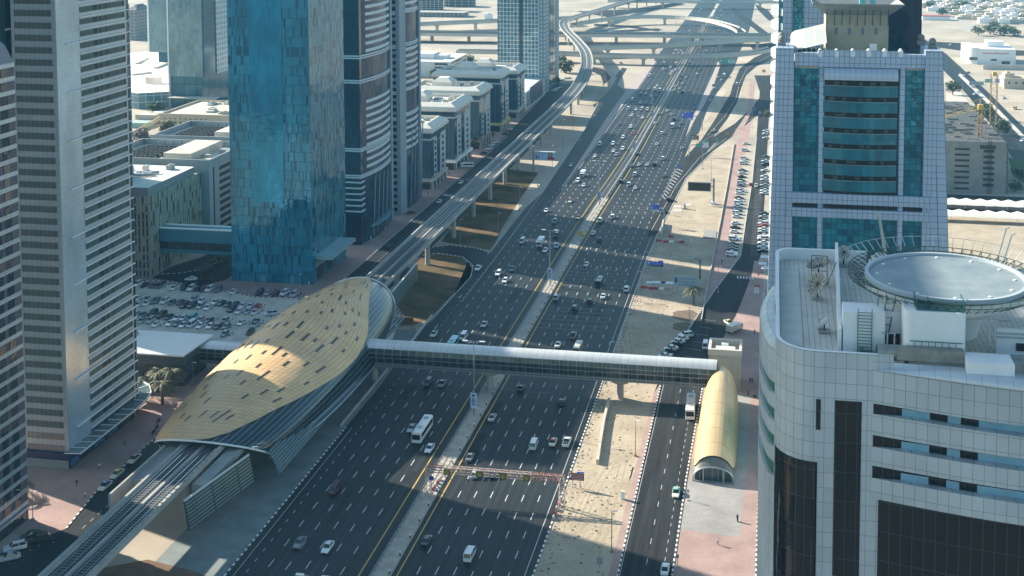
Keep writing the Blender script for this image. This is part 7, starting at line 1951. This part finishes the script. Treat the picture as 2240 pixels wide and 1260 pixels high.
def car_bm(kind):
    S = SHAPE[kind]
    bd = MB(); rows = []
    for y, w, z0, z1 in S['st']:
        zm = z0 + (z1 - z0) * .55
        rows.append([(-w * .92, y, z0), (-w, y, zm), (-w * .97, y, z1 - .06), (-w * .86, y, z1), (w * .86, y, z1), (w * .97, y, z1 - .06), (w, y, zm), (w * .92, y, z0)])
    bd.grid(rows, closed=True, smooth=False); bd.fan(rows[0]); bd.fan(rows[-1], flip=True)
    c = S['cab']
    lo = [(-c[0][1], c[0][0], c[0][2]), (c[0][1], c[0][0], c[0][2]), (c[3][1], c[3][0], c[3][2]), (-c[3][1], c[3][0], c[3][2])]
    hi = [(-c[1][1], c[1][0], c[1][2]), (c[1][1], c[1][0], c[1][2]), (c[2][1], c[2][0], c[2][2]), (-c[2][1], c[2][0], c[2][2])]
    gl = MB().grid([lo, hi], closed=True, smooth=False)
    z = c[1][2]
    rf = MB().grid([[(x * 1.03, y, zz - .07) for x, y, zz in hi], [(x * .94, y * .96 + .02, zz + .045) for x, y, zz in hi]], closed=True, smooth=False)
    rf.fan([(x * .94, y * .96 + .02, zz + .045) for x, y, zz in hi])
    for (a, b) in zip(lo, hi): rf.bar((a[0] * 1.01, a[1], a[2] - .02), (b[0] * 1.02, b[1], b[2] - .03), .09, .09)
    xm = [(lo[i][0], (lo[1][1] * .45 + lo[2][1] * .55), lo[i][2]) for i in (0, 1)]
    for s, i in ((-1, 0), (1, 1)):
        ym = (hi[1][1] + hi[2][1]) / 2; rf.bar((s * c[0][1] * 1.0, ym + .1, c[0][2]), (s * c[1][1] * 1.03, ym, c[1][2] - .03), .10, .08)
    return bd, gl, rf, S
def wheels(S, kind):
    ws = []
    w = S['st'][2][1]
    for y in S['wh'][:2]:
        for s in (-1, 1): ws.append((s * (w - .09), y, S['wh'][2]))
    return ws
def add(dst, src, m):
    n = len(dst.v); dst.v += src.v
    for f, u, sm in zip(src.f, src.uv, src.sm): dst.face([i + n for i in f], u, m, sm)
PROTO = {}
def far_car(kind, col, roof=None):
    """one mesh with its own body, glass and wheels: too small in the photo to show separate parts"""
    k = ('far', kind, col, roof)
    if k in PROTO: return PROTO[k]
    bd, gl, rf, S = car_bm(kind); mb = MB()
    add(mb, bd, 0); add(mb, gl, 1); add(mb, rf, 3 if roof else 0)
    for x, y, r in wheels(S, kind): mb.tube([(x - .1, y, r), (x + .1, y, r)], r, 8, 2)
    y1 = S['st'][-1][0]; w = S['st'][-1][1]
    mb.box(-w * .95, -w * .6, y1 - .2, y1 + .03, .62, .8, 4); mb.box(w * .6, w * .95, y1 - .2, y1 + .03, .62, .8, 4)
    if kind == 'pickup': mb.box(-.78, .78, .85, 2.4, 1.06, 1.08, 2)
    PROTO[k] = ('far', mb, [paint(col), M_cglass, M_tyre, paint(roof) if roof else paint(col), M_taill])
    return PROTO[k]
NAME = {'sedan': 'sedan', 'hatchback': 'hatchback', 'suv': 'suv', 'van': 'van', 'pickup': 'pickup_truck', 'bus': 'bus', 'minibus': 'minibus', 'truck': 'truck'}
CARS = []       # (object, base label, sort value)
FIRST = {}
def place(o, x, y, rz, z=.03):
    o.location = (x, y, z); o.rotation_euler = (0, 0, rz)
def build_near(kind, col, roof, x, y, rz):
    bd, gl, rf, S = car_bm(kind)
    t = thing(NAME[kind], None, None)
    bo = bd.build('body', paint(col), t); gl.build('window_glass', M_cglass, t)
    rf.build('roof', paint(roof or col), t)
    w0 = None
    for wx, wy, r in wheels(S, kind):
        if w0 is None:
            w0 = MB().tube([(-.11, 0, 0), (.11, 0, 0)], r, 12).build('wheel', M_tyre, t, loc=(wx, wy, r)); h0 = MB().tube([(-.125, 0, 0), (.125, 0, 0)], r * .55, 8).build('rim', M_steel, w0)
        else:
            w = w0.copy(); COL.objects.link(w); w.parent = t; w.location = (wx, wy, r); h = h0.copy(); COL.objects.link(h); h.parent = w
    yf, wf = S['st'][0][0], S['st'][1][1]; yb, wb = S['st'][-1][0], S['st'][-2][1]
    zf = (S['st'][1][3] + S['st'][1][2]) / 2 + .06; zb = S['st'][-2][3] - .22
    for s in (-1, 1):
        MB().box(-.17, .17, -.06, .06, -.09, .09).build('headlight', M_headl, t, loc=(s * (wf - .2), yf + .06, zf))
        MB().box(-.15, .15, -.05, .05, -.11, .11).build('taillight', M_taill, t, loc=(s * (wb - .18), yb - .06, zb))
    MB().box(-wf * .6, wf * .6, yf - .03, yf + .2, zf - .22, zf - .08).build('grille', M_plastic, bo)
    if kind == 'pickup': MB().box(-.78, .78, .85, 2.42, S['st'][4][3] - .02, S['st'][4][3] + .015).build('load_bed', M_tyre, t)
    if kind in ('suv',): MB().box(-.62, -.56, -.3, 1.8, 1.8, 1.86).build('roof_rail', M_plastic, t)
    if roof: MB().box(-.32, .32, -.15, .15, 1.40, 1.56).build('taxi_light', M_wwhite, t)
    return t
def box_vehicle(kind, col, x, y, rz):
    t = thing(NAME[kind], None, None)
    L, w, h = {'bus': (11.5, 1.25, 3.1), 'minibus': (6.8, 1.05, 2.6), 'truck': (7.0, 1.15, 2.9)}[kind]
    hl_ = L / 2
    if kind == 'truck':
        bo = MB().box(-w * .9, w * .9, -hl_, -hl_ + 1.75, .5, 2.25); bo.build('cab', paint(col), t)
        MB().box(-w * .8, w * .8, -hl_ - .03, -hl_, 1.35, 2.05).box(-w * .92, w * .92, -hl_ + .4, -hl_ + 1.2, 1.4, 2.0).build('window_glass', M_cglass, t)
        MB().box(-w, w, -hl_ + 1.95, hl_, .95, h).build('cargo_box', paint(col), t)
        MB().box(-.5, .5, -hl_, hl_, .45, .94).build('chassis', M_dark, t)
    else:
        pr_ = [(-w, .45), (-w, h * .9), (-w * .84, h), (w * .84, h), (w, h * .9), (w, .45)]
        b = MB(); rows = [[(a, yy, z) for a, z in pr_] for yy in (-hl_ + .12, hl_)]
        rows.insert(0, [(a * .93, -hl_ + (.0 if z < h * .6 else .1), z * .97) for a, z in pr_])
        b.grid(rows, closed=True, smooth=False, flip=True); b.fan(rows[0], flip=True); b.fan(rows[-1]); b.build('body', paint(col), t)
        MB().box(-w - .02, -w + .02, -hl_ + .9, hl_ - .5, h * .48, h * .82).box(w - .02, w + .02, -hl_ + .9, hl_ - .5, h * .48, h * .82).build('side_window', M_cglass, t)
        MB().box(-w * .86, w * .86, -hl_ - .05, -hl_ + .02, h * .42, h * .84).build('windscreen', M_cglass, t)
        MB().box(-w * .8, w * .8, hl_ - .02, hl_ + .03, h * .52, h * .82).build('rear_window', M_cglass, t)
        for k in range(2 if kind == 'bus' else 1): MB().box(-.6, .6, -hl_ * .5 + k * hl_, -hl_ * .5 + k * hl_ + 1.3, h - .01, h + .22).build('roof_hatch', M_steel, t)
        for s in (-1, 1): MB().box(-.2, .2, -.05, .05, -.1, .1).build('headlight', M_headl, t, loc=(s * w * .65, -hl_ - .01, .85))
    for yy in (-hl_ + 1.6, hl_ - 1.9):
        for s in (-1, 1): MB().tube([(-.14, 0, 0), (.14, 0, 0)], .46, 12).build('wheel', M_tyre, t, loc=(s * (w - .1), yy, .46))
    return t
def vehicle(kind, col, x, y, rz, zone, group, near=False, roof=None, word=None):
    if kind in ('bus', 'minibus', 'truck'):
        k = (kind, col)
        if k in FIRST: o = copy_tree(FIRST[k])
        else: o = box_vehicle(kind, col, x, y, rz); remember(o); FIRST[k] = o
    elif near:
        k = (kind, col, roof)
        if k in FIRST: o = copy_tree(FIRST[k])
        else: o = build_near(kind, col, roof, x, y, rz); remember(o); FIRST[k] = o
    else:
        p = far_car(kind, col, roof); k = ('f', kind, col, roof)
        if k in FIRST: o = FIRST[k].copy(); COL.objects.link(o)
        else: o = p[1].build(NAME[kind], p[2]); FIRST[k] = o
    place(o, x, y, rz)
    o['category'] = {'bus': 'bus', 'minibus': 'bus', 'truck': 'truck', 'van': 'van', 'pickup': 'pickup'}.get(kind, 'taxi' if roof else 'car')
    o['group'] = group
    w = {'suv': 'off-roader', 'pickup': 'pickup'}.get(kind, kind)
    if roof: w = 'taxi with %s roof' % roof
    CARS.append((o, '%s %s %s' % (col if not roof else 'pale', word or w, zone), -y))
KW = {'s': 'sedan', 'h': 'hatchback', 'u': 'suv', 'v': 'van', 'p': 'pickup', 'B': 'bus', 'm': 'minibus', 't': 'truck'}
CW = {'w': 'white', 's': 'silver', 'g': 'grey', 'k': 'black', 'n': 'navy', 'm': 'maroon', 'r': 'red', 't': 'teal', 'b': 'beige', 'l': 'blue', 'c': 'cream', 'o': 'olive'}
ORD = ['first', 'second', 'third', 'fourth', 'fifth', 'sixth', 'seventh']
def hzone(px, py, x, left):
    lane = int(((-84 + bend(at(px, py).y)) - x) / 4) if left else int((x - (-76 + bend(at(px, py).y))) / 3.8)
    lane = max(0, min(6, lane))
    sec = 'below the footbridge' if py > 850 else 'just beyond the footbridge' if py > 640 else 'level with the palm' if py > 500 else 'by the near blue sign' if py > 425 else 'level with the billboards' if py > 300 else 'short of the far blue sign' if py > 250 else 'approaching the flyovers' if py > 130 else 'under the flyovers'
    return '%s, %s lane left of the median' % (sec, ORD[lane]) if left else '%s, %s lane right of the median' % (sec, ORD[lane])
LEFT = "901,941,ss 940,985,sw 733,1076,vm 656,1192,sg 717,1202,sw 936,842,uk 967,843,sg 1014,741,vw 1026,762,uk 1059,713,ss 1046,590,pw 1090,602,uw 1105,617,hw 1121,592,pg 1143,531,vw 1182,537,tw 1193,550,sw 1218,541,hl 1214,488,ug 1217,518,uk 1195,463,sw 1275,386,tw 1264,398,uw 1277,407,sw 1312,318,vw 1341,317,uw 1342,332,sw 1348,340,hs 1362,328,uw 1302,343,sw 1355,273,hg 1380,280,uw 1363,303,uw 1386,293,sr 1374,240,vw 1392,241,sw 1404,241,vw 1416,242,ub 1383,253,sw 1406,259,sw 1401,226,sw 1414,227,sg 1424,228,sg 1383,220,vw 1401,208,ug 1413,206,sw 1424,211,sw 1435,211,sg 1421,167,vw 1432,197,vw 1443,199,vw 1438,189,sw 1421,195,sg 1467,163,sw 1470,159,uw 1477,153,sw 1467,148,sw 1451,154,vw 1450,144,sg 1453,137,sw 1479,138,sw 1482,143,hw 1474,118,sw 1484,117,hw 1493,118,uw 1480,110,sw 1489,111,sw"
RIGHT = "1168,978,vw 1240,972,pw 1140,853,sk 1228,884,sk 1077,917,ss 1029,1004,sg 1040,1041,hw 1078,1040,sk 933,1188,sk 1028,1220,vw 1221,757,sw 1264,770,mb 1254,738,po 1258,678,uk 1291,662,hm 1217,654,us 1320,651,sw 1311,624,mn 1371,636,uw 1283,581,sw 1312,527,sk 1298,512,sw 1313,485,uw 1340,477,uw 1359,400,uk 1376,406,uw 1390,413,sw 1389,384,uw 1382,365,sg 1398,362,sw 1416,362,sw 1432,362,uk 1450,349,uw 1437,317,sw 1395,339,sk 1448,294,uw 1471,279,mw 1489,272,sg 1475,263,uk 1468,252,sb 1433,271,sw 1443,251,sg 1459,244,sw 1491,326,ss 1454,386,sg 1463,439,uk 1446,464,uw 1472,200,sb 1493,203,uk 1506,202,sg 1486,195,sw 1477,190,sw 1493,184,sw 1486,176,sg 1490,169,sm 1501,170,sw 1496,161,sb 1524,166,vw 1532,153,sg 1514,146,ug 1507,140,sg 1505,118,sw 1516,111,sw 1528,118,sw 1531,105,hw 1545,112,sw"
def parse(s):
    for w in s.split():
        a, b, c = w.split(','); yield float(a), float(b), c
for left, lst, rz in ((True, LEFT, 0.0), (False, RIGHT, PI)):
    for px, py, c in parse(lst):
        p = at(px, py)
        vehicle(KW[c[0]], CW[c[1]], p.x, p.y, rz + random.uniform(-.02, .02), hzone(px, py, p.x, left), 'vehicles on the highway', near=py > 560)
for px, py, rz, roof, left in ((1248, 442, 0, 'red', True), (1265, 478, 0, 'maroon', True), (1249, 363, 0, 'red', True), (949, 734, 0, 'teal', True), (1210, 971, PI, 'red', False)):
    p = at(px, py); vehicle('sedan', 'cream', p.x, p.y, rz, hzone(px, py, p.x, left), 'vehicles on the highway', near=py > 560, roof=roof)
p = at(924, 952); vehicle('bus', 'white', p.x, p.y, 0, 'in the left carriageway below the footbridge', 'vehicles on the highway')
p = at(990, 759); vehicle('minibus', 'teal', p.x, p.y, 0, 'peeping over the footbridge roof in the left carriageway', 'vehicles on the highway')
# collector, ramp and service roads
for px, py, k, c, rz, z in ((1571, 170, 's', 'w', PI, 'on the collector road, nearest to its left kerb'), (1584, 168, 'm', 'w', PI, 'on the collector road beside the far islands'), (1578, 176, 's', 'w', PI, 'on the collector road just behind the white bus'), (1560, 188, 's', 'g', PI, 'on the collector road level with the bare island'), (1562, 196, 'u', 'w', PI, 'on the collector road, second group from the flyover'), (1553, 222, 's', 'b', PI, 'on the collector road beside the small blue sign'), (1562, 287, 's', 'c', PI - .25, 'on the exit road by the green exit sign'), (1612, 186, 'v', 'w', PI, 'on the exit road beside the dune'),
                            (1651, 243, 'p', 'g', 0, 'on the service road where the ramp joins'), (1662, 249, 's', 'w', PI, 'on the service road beside the trees'), (1642, 406, 'h', 'r', PI, 'driving between the two parked rows'), (1654, 409, 'h', 'b', 0, 'leaving the right parked row'), (1543, 761, 'v', 'w', 0, 'on the service road above the lift shaft'), (1455, 1250, 's', 'w', PI, 'at the bottom edge of the service road'),
                            (1008, 401, 's', 'w', 0, 'on the left street by the zebra crossing'), (961, 443, 's', 'w', 0, 'on the left street beside the viaduct'), (900, 468, 's', 'm', PI / 2 + .5, 'parked at the foot of the grey balcony tower'), (852, 541, 's', 'k', 0, 'on the left street below the dark balcony tower'), (1076, 142 + 0, 's', 'r', .5, 'on the far slip road under the nearest flyover'), (1358, 139, 's', 'm', .5, 'on the far left slip road below the flyover')):
    p = at(px, py); vehicle(KW[k], CW[c], p.x, p.y, rz, z, 'vehicles on the side roads', near=py > 400)
p = at(1022, 366); vehicle('minibus', 'white', p.x, p.y, -1.2, 'turning across the left street by the block row', 'vehicles on the side roads')
p = at(1509, 912); vehicle('bus', 'white', p.x, p.y + 3.0, 0.04, 'waiting beside the golden entrance on the service road', 'vehicles on the side roads')
p = at(1607, 726); vehicle('truck', 'beige', p.x, p.y, 2.6, 'parked on the pavement behind the yellow roofed taxi', 'vehicles on the side roads')
PAINT['green'] = (.02, .36, .22); PAINT['yellow'] = (.72, .52, .05); PAINT['royal'] = (.03, .05, .38)
for px, py, roof, rz, z in ((1479, 1082, 'green', 0, 'on the service road beside the grey plaza'), (1594, 709, 'yellow', .55, 'on the bend of the service road'), (294, 1008, 'red', 0, 'at the head of the taxi queue below the shop fascia'), (256, 1041, 'yellow', 0, 'in the middle of the taxi queue below the shop fascia'), (230, 1067, 'royal', 0, 'at the end of the taxi queue below the shop fascia')):
    p = at(px, py); vehicle('sedan', 'cream', p.x, p.y, rz, z, 'vehicles on the side roads', near=True, roof=roof)
for px, py, c in ((33, 1203, 'uw'), (20, 1224, 'ss'), (69, 1175, 'sk'), (84, 1186, 'uk')):
    p = at(px, py); vehicle(KW[c[0]], CW[c[1]], p.x, p.y, -.95, 'parked at the bottom left corner below the striped tower', 'cars in the bottom left corner', near=True)
for px, py, c in ((1500, 737, 'uw'), (1491, 744, 'sw'), (1483, 751, 'sw'), (1477, 757, 'sk'), (1468, 765, 'sw'), (1462, 772, 'sk'), (1454, 782, 'sw'), (1447, 790, 'sk')):
    p = at(px, py); vehicle(KW[c[0]], CW[c[1]], p.x, p.y, -1.15, 'in the diagonal row on the sand edge beyond the footbridge', 'cars parked diagonally on the right', near=True)
for px, py, c in ((1057, 337, 'sk'), (1069, 327, 'sw'), (1075, 319, 'hw'), (1083, 313, 'vw'), (1104, 295, 'sk'), (1113, 288, 'sr'), (1115, 284, 'hw'), (1212, 199, 'sw'), (1217, 196, 'hw'), (1222, 193, 'sw'), (1228, 176, 'sw'), (1236, 173, 'hw'), (1244, 172, 'sw')):
    p = at(px, py); vehicle(KW[c[0]], CW[c[1]], p.x, p.y, -1.0, 'parked on the left street in front of the block row' if py > 270 else 'parked at the foot of the grid tower', 'cars parked on the left street')
# rows on the right service road
for i, (v, c) in enumerate(zip((120, 172, 235, 252, 272, 325, 345, 373, 402, 425, 440, 468, 482, 500, 535, 555, 577, 600, 630, 655, 680, 730, 762, 797, 835, 852, 888, 910, 930, 955, 975), 'sw uw uw sw uw sk sw sk hk uw sg hr uw sw sm sw uw sw sn uw sw sw sk sw sw uw sn sm sk sw uw'.split())):
    u = 255 - (v - 120) * .132; p = at(1560 + u / 3.5, 280 + v / 3.5 + 2)
    vehicle(KW[c[0]], CW[c[1]], p.x, p.y, PI / 2 + random.uniform(-.06, .06), 'in the left hand parked row of the service road', 'cars parked along the service road')
for i, (v, c) in enumerate(zip((20, 45, 75, 220, 238, 252, 282, 325, 370, 395, 420, 437, 462, 480, 500, 655, 680, 712, 735, 752, 775, 795, 830, 850, 880, 912, 942), 'sw uw sw sk sk sw uk sw sw sw sk ss sk sw sw sk ss sg uw hr sw ss sw uw sw sw sk'.split())):
    u = 408 - v * .03; p = at(1560 + u / 3.5, 280 + v / 3.5 + 2)
    vehicle(KW[c[0]], CW[c[1]], p.x, p.y, -PI / 2 + random.uniform(-.06, .06), 'in the right hand parked row of the service road', 'cars parked along the service road')
# car park on the left
LOT = (('back row of the car park', "120,185,uw 210,195,sk 310,200,sg 405,203,vg 560,228,sw 695,228,vk 775,236,uw 850,242,sk 925,246,sk 1000,248,uw 1105,252,ug 1290,276,sw 1615,286,uk 1710,290,ss 1810,303,sm 1915,295,uw 2030,313,us"),
       ('second row of the car park', "120,356,sw 235,363,ss 345,388,pg 450,394,uw 540,411,hg 645,408,sk 810,376,us 905,388,sw 1070,402,sw 1145,416,sk 1220,430,sk 1320,430,sk 1410,446,sw 1500,450,sw 1590,456,sr"),
       ('third row of the car park', "125,432,sw 230,417,sw 690,447,uk 785,448,un 890,456,hs 975,470,sw 1270,496,uk 1360,516,sw 1470,520,hs 1555,526,sw"),
       ('fourth row of the car park', "100,550,sw 175,560,sg 305,546,uk 415,566,uk 505,586,sk 600,596,sw 680,600,sw 785,606,vt 890,622,hs 995,626,sk 1190,630,hg 1390,656,sw 1560,646,sk 1555,680,ss"),
       ('front row of the car park', "95,612,sw 170,632,ss 275,632,us 345,676,sw 520,662,sw 605,666,sg 680,682,sw 780,680,vw 890,692,sw 1010,696,sw 1100,702,sk 1205,700,sg"),
       ('loose corner of the car park by the shell', "1185,796,hg 1500,770,sk 1745,548,uw"))
for z, s in LOT:
    for a, b, c in parse(s):
        p = at(280 + a / 5.6, 590 + b / 5.6 + 2)
        rz = 0 if 'corner' not in z else (0, 1.2, -1.1)[int(a) % 3]
        vehicle(KW[c[0]], CW[c[1]], p.x, p.y, rz + random.uniform(-.08, .08), 'in the ' + z, 'cars in the left car park', near=True)
p = at(418, 613); vehicle('sedan', 'white', p.x, p.y, -1.3, 'alone on the yard road under the glass bridge', 'vehicles on the side roads', near=True)
# tiny traffic beyond the flyovers and on the right avenue
rf_ = random.Random(4)
for k in range(26):
    y = 1180 + k * 17 + rf_.uniform(0, 10); left = k % 2
    x = rf_.choice((-89, -93, -97, -101)) if left else rf_.choice((-71, -67, -62, -58, -54))
    c = rf_.choice(('white', 'white', 'silver', 'grey'))
    vehicle('sedan', c, x + bend(y), y, 0 if left else PI, 'beyond the flyovers, a tiny dot on the %s side' % ('left' if left else 'right'), 'distant traffic')
for px, py, c in ((2122, 186, 'sw'), (2128, 192, 'vw'), (2132, 207, 'sw'), (2139, 203, 'sw'), (2118, 160, 'sk'), (2107, 167, 'sw'), (2196, 216, 'ss'), (2236, 309, 'sw'), (2079, 99, 'sw'), (2105, 101, 'sk'), (2169, 46, 'vw')):
    p = at(px, py); vehicle(KW[c[0]], CW[c[1]], p.x, p.y, -.5, 'on the avenue at the far right' if py > 120 else 'on the side road above the avenue', 'traffic on the right avenue')
PAINT['amber'] = (.65, .45, .03)
p = at(2220, 239); vehicle('van', 'amber', p.x, p.y, -.5, 'on the avenue at the far right', 'traffic on the right avenue')
for px, py, z, d in ((1330, 101, 'on the second flyover', 8.5), (1648, 88, 'on the second flyover', 8.5), (1560, 122, 'on the nearest flyover', 7.5), (1335, 70, 'on the broad flyover', 8.5), (1462, 75, 'on the broad flyover', 8.5), (1567, 79, 'on the broad flyover', 8.5), (1345, 38, 'on the curved flyover', 8.5), (1619, 64, 'on the curved flyover', 8.5)):
    p = at(px, py, d); c = 'white' if (px + py) % 2 else 'grey'
    vehicle('van' if px == 1619 else 'sedan', c, p.x, p.y, PI / 2, z, 'cars on the flyovers'); CARS[-1][0].location.z = d + .03
# labels: ordinal among look-alikes, counted from the viewer
by = {}
for o, b, k in CARS: by.setdefault(b, []).append((k, o))
NUM = ['nearest', 'second nearest', 'third nearest', 'fourth nearest', 'fifth nearest', 'sixth nearest', 'seventh nearest', 'eighth nearest', 'ninth nearest', 'tenth nearest', 'eleventh nearest', 'twelfth nearest', 'thirteenth nearest', 'fourteenth nearest', 'fifteenth nearest', 'sixteenth nearest']
for b, l in by.items():
    l.sort(key=lambda q: (-q[0], q[1].location.x))
    for i, (k, o) in enumerate(l):
        o['label'] = b if len(l) == 1 else (NUM[min(i, 15)] + ' ' + b)
# ================================================================ people
M_skin = mat('skin', (.26, .15, .10), .6)
M_hair = mat('dark_hair', (.012, .010, .009), .7)
def person(label, px, py, top, legs, stride=.25, turn=0.0, robe=False, h=1.72, off=(0, 0)):
    """continuous body: limbs grown from a joint skeleton, then coloured by height"""
    b = at(px, py); b.x += off[0]; b.y += off[1]
    s = stride
    J = [(0, 0, .92), (0, 0, 1.12), (0, 0, 1.36), (0, .01, 1.48), (0, 0, 1.56), (0, -.02, 1.66),
         (-.10, 0, .88), (-.11, -s * .5, .50), (-.11, -s * .75 + .03, .07), (-.11, -s * .75 - .12, .03),
         (.10, 0, .88), (.11, s * .4, .50), (.11, s * .95, .09), (.11, s * .95 - .12, .04),
         (-.19, 0, 1.38), (-.25, s * .35, 1.12), (-.24, s * .25 - .12, .90), (-.24, s * .2 - .16, .80),
         (.19, 0, 1.38), (.25, -s * .35, 1.12), (.24, -s * .5 - .1, .92), (.24, -s * .5 - .16, .83)]
    E_ = [(0, 1), (1, 2), (2, 3), (3, 4), (4, 5), (0, 6), (6, 7), (7, 8), (8, 9), (0, 10), (10, 11), (11, 12), (12, 13), (2, 14), (14, 15), (15, 16), (16, 17), (2, 18), (18, 19), (19, 20), (20, 21)]
    Rr = [.15, .14, .155, .06, .09, .075, .10, .068, .045, .04, .10, .068, .045, .04, .07, .045, .036, .03, .07, .045, .036, .03]
    if robe: Rr[6:14] = [.19, .2, .21, .1] * 2
    k = h / 1.74
    me = bpy.data.meshes.new('person'); me.from_pydata([(x * k, y * k, z * k) for x, y, z in J], E_, [])
    o = bpy.data.objects.new('person', me); COL.objects.link(o)
    md = o.modifiers.new('skin', 'SKIN'); md.use_smooth_shade = True
    for v, r in zip(me.skin_vertices[0].data, Rr): v.radius = (r * k, r * k * (.72 if r > .12 else 1))
    me.skin_vertices[0].data[0].use_root = True
    o.modifiers.new('sub', 'SUBSURF').levels = 1
    dg = bpy.context.evaluated_depsgraph_get()
    m2 = bpy.data.meshes.new_from_object(o.evaluated_get(dg))
    o.modifiers.clear(); o.data = m2
    m2.materials.clear()
    for m in (M_skin, top, legs, M_hair): m2.materials.append(m)
    for p in m2.polygons:
        c = p.center / k
        if c.z > 1.60 and (c.y > -.05 or c.z > 1.70): p.material_index = 3
        elif c.z > 1.49 or (abs(c.x) > .2 and c.z < .98): p.material_index = 0 if not robe or c.z < 1.5 else 3
        elif c.z > .90: p.material_index = 1
        else: p.material_index = 2
        p.use_smooth = True
    zmin = min(v.co.z for v in m2.vertices)
    o.location = (b.x, b.y, .05 - zmin); o.rotation_euler = (0, 0, turn)
    tag(o, label, 'person')
    return o
cl = {c: mat('cloth_' + c, v, .85) for c, v in (('black', (.010, .010, .012)), ('white', (.62, .64, .66)), ('blue', (.10, .16, .34)), ('navy', (.02, .025, .05)), ('grey', (.12, .12, .13)), ('khaki', (.25, .21, .15)), ('red', (.30, .03, .04)))}
person('person in a long black robe walking across the grey plaza edge', 1613, 1141, cl['black'], cl['black'], .15, .6, True)
person('person in a white shirt and dark trousers striding over the pink plaza', 1570, 1192, cl['white'], cl['black'], .38, 1.2)
person('person in dark blue beside the building line, left one of a pair', 1641, 838, cl['navy'], cl['black'], .2, .2)
person('person in dark blue beside the building line, right one of a pair', 1646, 839, cl['blue'], cl['black'], .2, -.3)
person('person in grey waiting below the pair on the right plaza', 1637, 866, cl['grey'], cl['black'], .1, .4)
person('person in light shirt standing near the box truck', 1651, 731, cl['khaki'], cl['black'], .12, 0)
person('person in black walking on the pink path left of the parked row', 1579, 577, cl['black'], cl['black'], .25, .3)
person('person in a pale blue shirt on the pavement below the taxis', 187, 1090, cl['white'], cl['navy'], .3, -.4)
person('person in a light shirt by the shop front behind the taxi queue', 218, 1027, cl['white'], cl['black'], .2, .5)
person('person in dark clothes against the blue shop poster', 273, 976, cl['grey'], cl['black'], .2, .2)
person('person in black at the pavement corner by the dark palm', 168, 1064, cl['black'], cl['grey'], .2, .8)
person('person in black standing left of a pair by the blue tower', 604, 640, cl['black'], cl['black'], .1, 0)
person('person in dark grey standing right of a pair by the blue tower', 611, 640, cl['grey'], cl['black'], .1, .4)
person('person in a white robe walking by the tip of the golden shell', 676, 625, cl['white'], cl['white'], .15, .3, True)
person('person in grey walking just behind the white robe by the shell', 682, 622, cl['grey'], cl['black'], .2, .3)
person('person in white at the entrance of the dark balcony tower', 811, 524, cl['white'], cl['white'], .15, .6, True)
person('person in white by the kerb of the dark balcony tower', 843, 503, cl['white'], cl['white'], .2, .2, True)
person('person in blue walking left of the white clad one at the kerb', 834, 514, cl['blue'], cl['navy'], .25, .2)
person('person in black in the sunlit gap beside the grey balcony tower', 936, 427, cl['black'], cl['black'], .2, .1)
person('person in black on the sunlit crossing by the first block', 983, 383, cl['black'], cl['black'], .25, .1)
person('person in red by the white parasols', 1659, 606, cl['red'], cl['black'], .2, .1)
b = at(1651, 869); t = thing('luggage', 'dark bag standing on the plaza beside the person in grey', 'bag', (b.x, b.y, .05))
MB().box(b.x - .45, b.x + .45, b.y - .25, b.y + .25, .05, .6).build('case', M_black, t); MB().tube([(b.x - .2, b.y, .6), (b.x - .2, b.y, .75), (b.x + .2, b.y, .75), (b.x + .2, b.y, .6)], .03, 5).build('handle', M_dark, t)
# motorbikes by the palms
for i, (px, py) in enumerate(((347, 924), (343, 938), (336, 949))):
    b = at(px, py); t = thing('motorbike', 'black motorbike at the pavement by the shell nose, %s from the palms' % ('first', 'second', 'third')[i], 'motorbike', b, 'motorbikes by the shell')
    for dy in (-.65, .65): MB().tube([(b.x - .06, b.y + dy, .32), (b.x + .06, b.y + dy, .32)], .32, 10).build('wheel', M_tyre, t)
    MB().box(b.x - .14, b.x + .14, b.y - .45, b.y + .35, .45, .85).box(b.x - .15, b.x + .15, b.y + .1, b.y + .75, .851, .95).build('body', M_black, t)
    MB().bar((b.x - .35, b.y - .5, 1.05), (b.x + .35, b.y - .5, 1.05), .05, .05).bar((b.x, b.y - .45, .8), (b.x, b.y - .5, 1.05), .06, .06).build('handlebar', M_dark, t)
# ================================================================ haze
hz_ = MB().box(-1400, 1000, -60, 2700, -1.0, 210.0)
hm = bpy.data.materials.new('haze'); hm.use_nodes = True
nt = hm.node_tree; nt.nodes.clear()
out = nt.nodes.new('ShaderNodeOutputMaterial'); pv_ = nt.nodes.new('ShaderNodeVolumePrincipled')
pv_.inputs['Color'].default_value = (.26, .66, 1.0, 1); pv_.inputs['Density'].default_value = 0.000095; pv_.inputs['Anisotropy'].default_value = 0.0
nt.links.new(pv_.outputs[0], out.inputs['Volume'])
tag(hz_.build('haze', hm), kind='stuff')
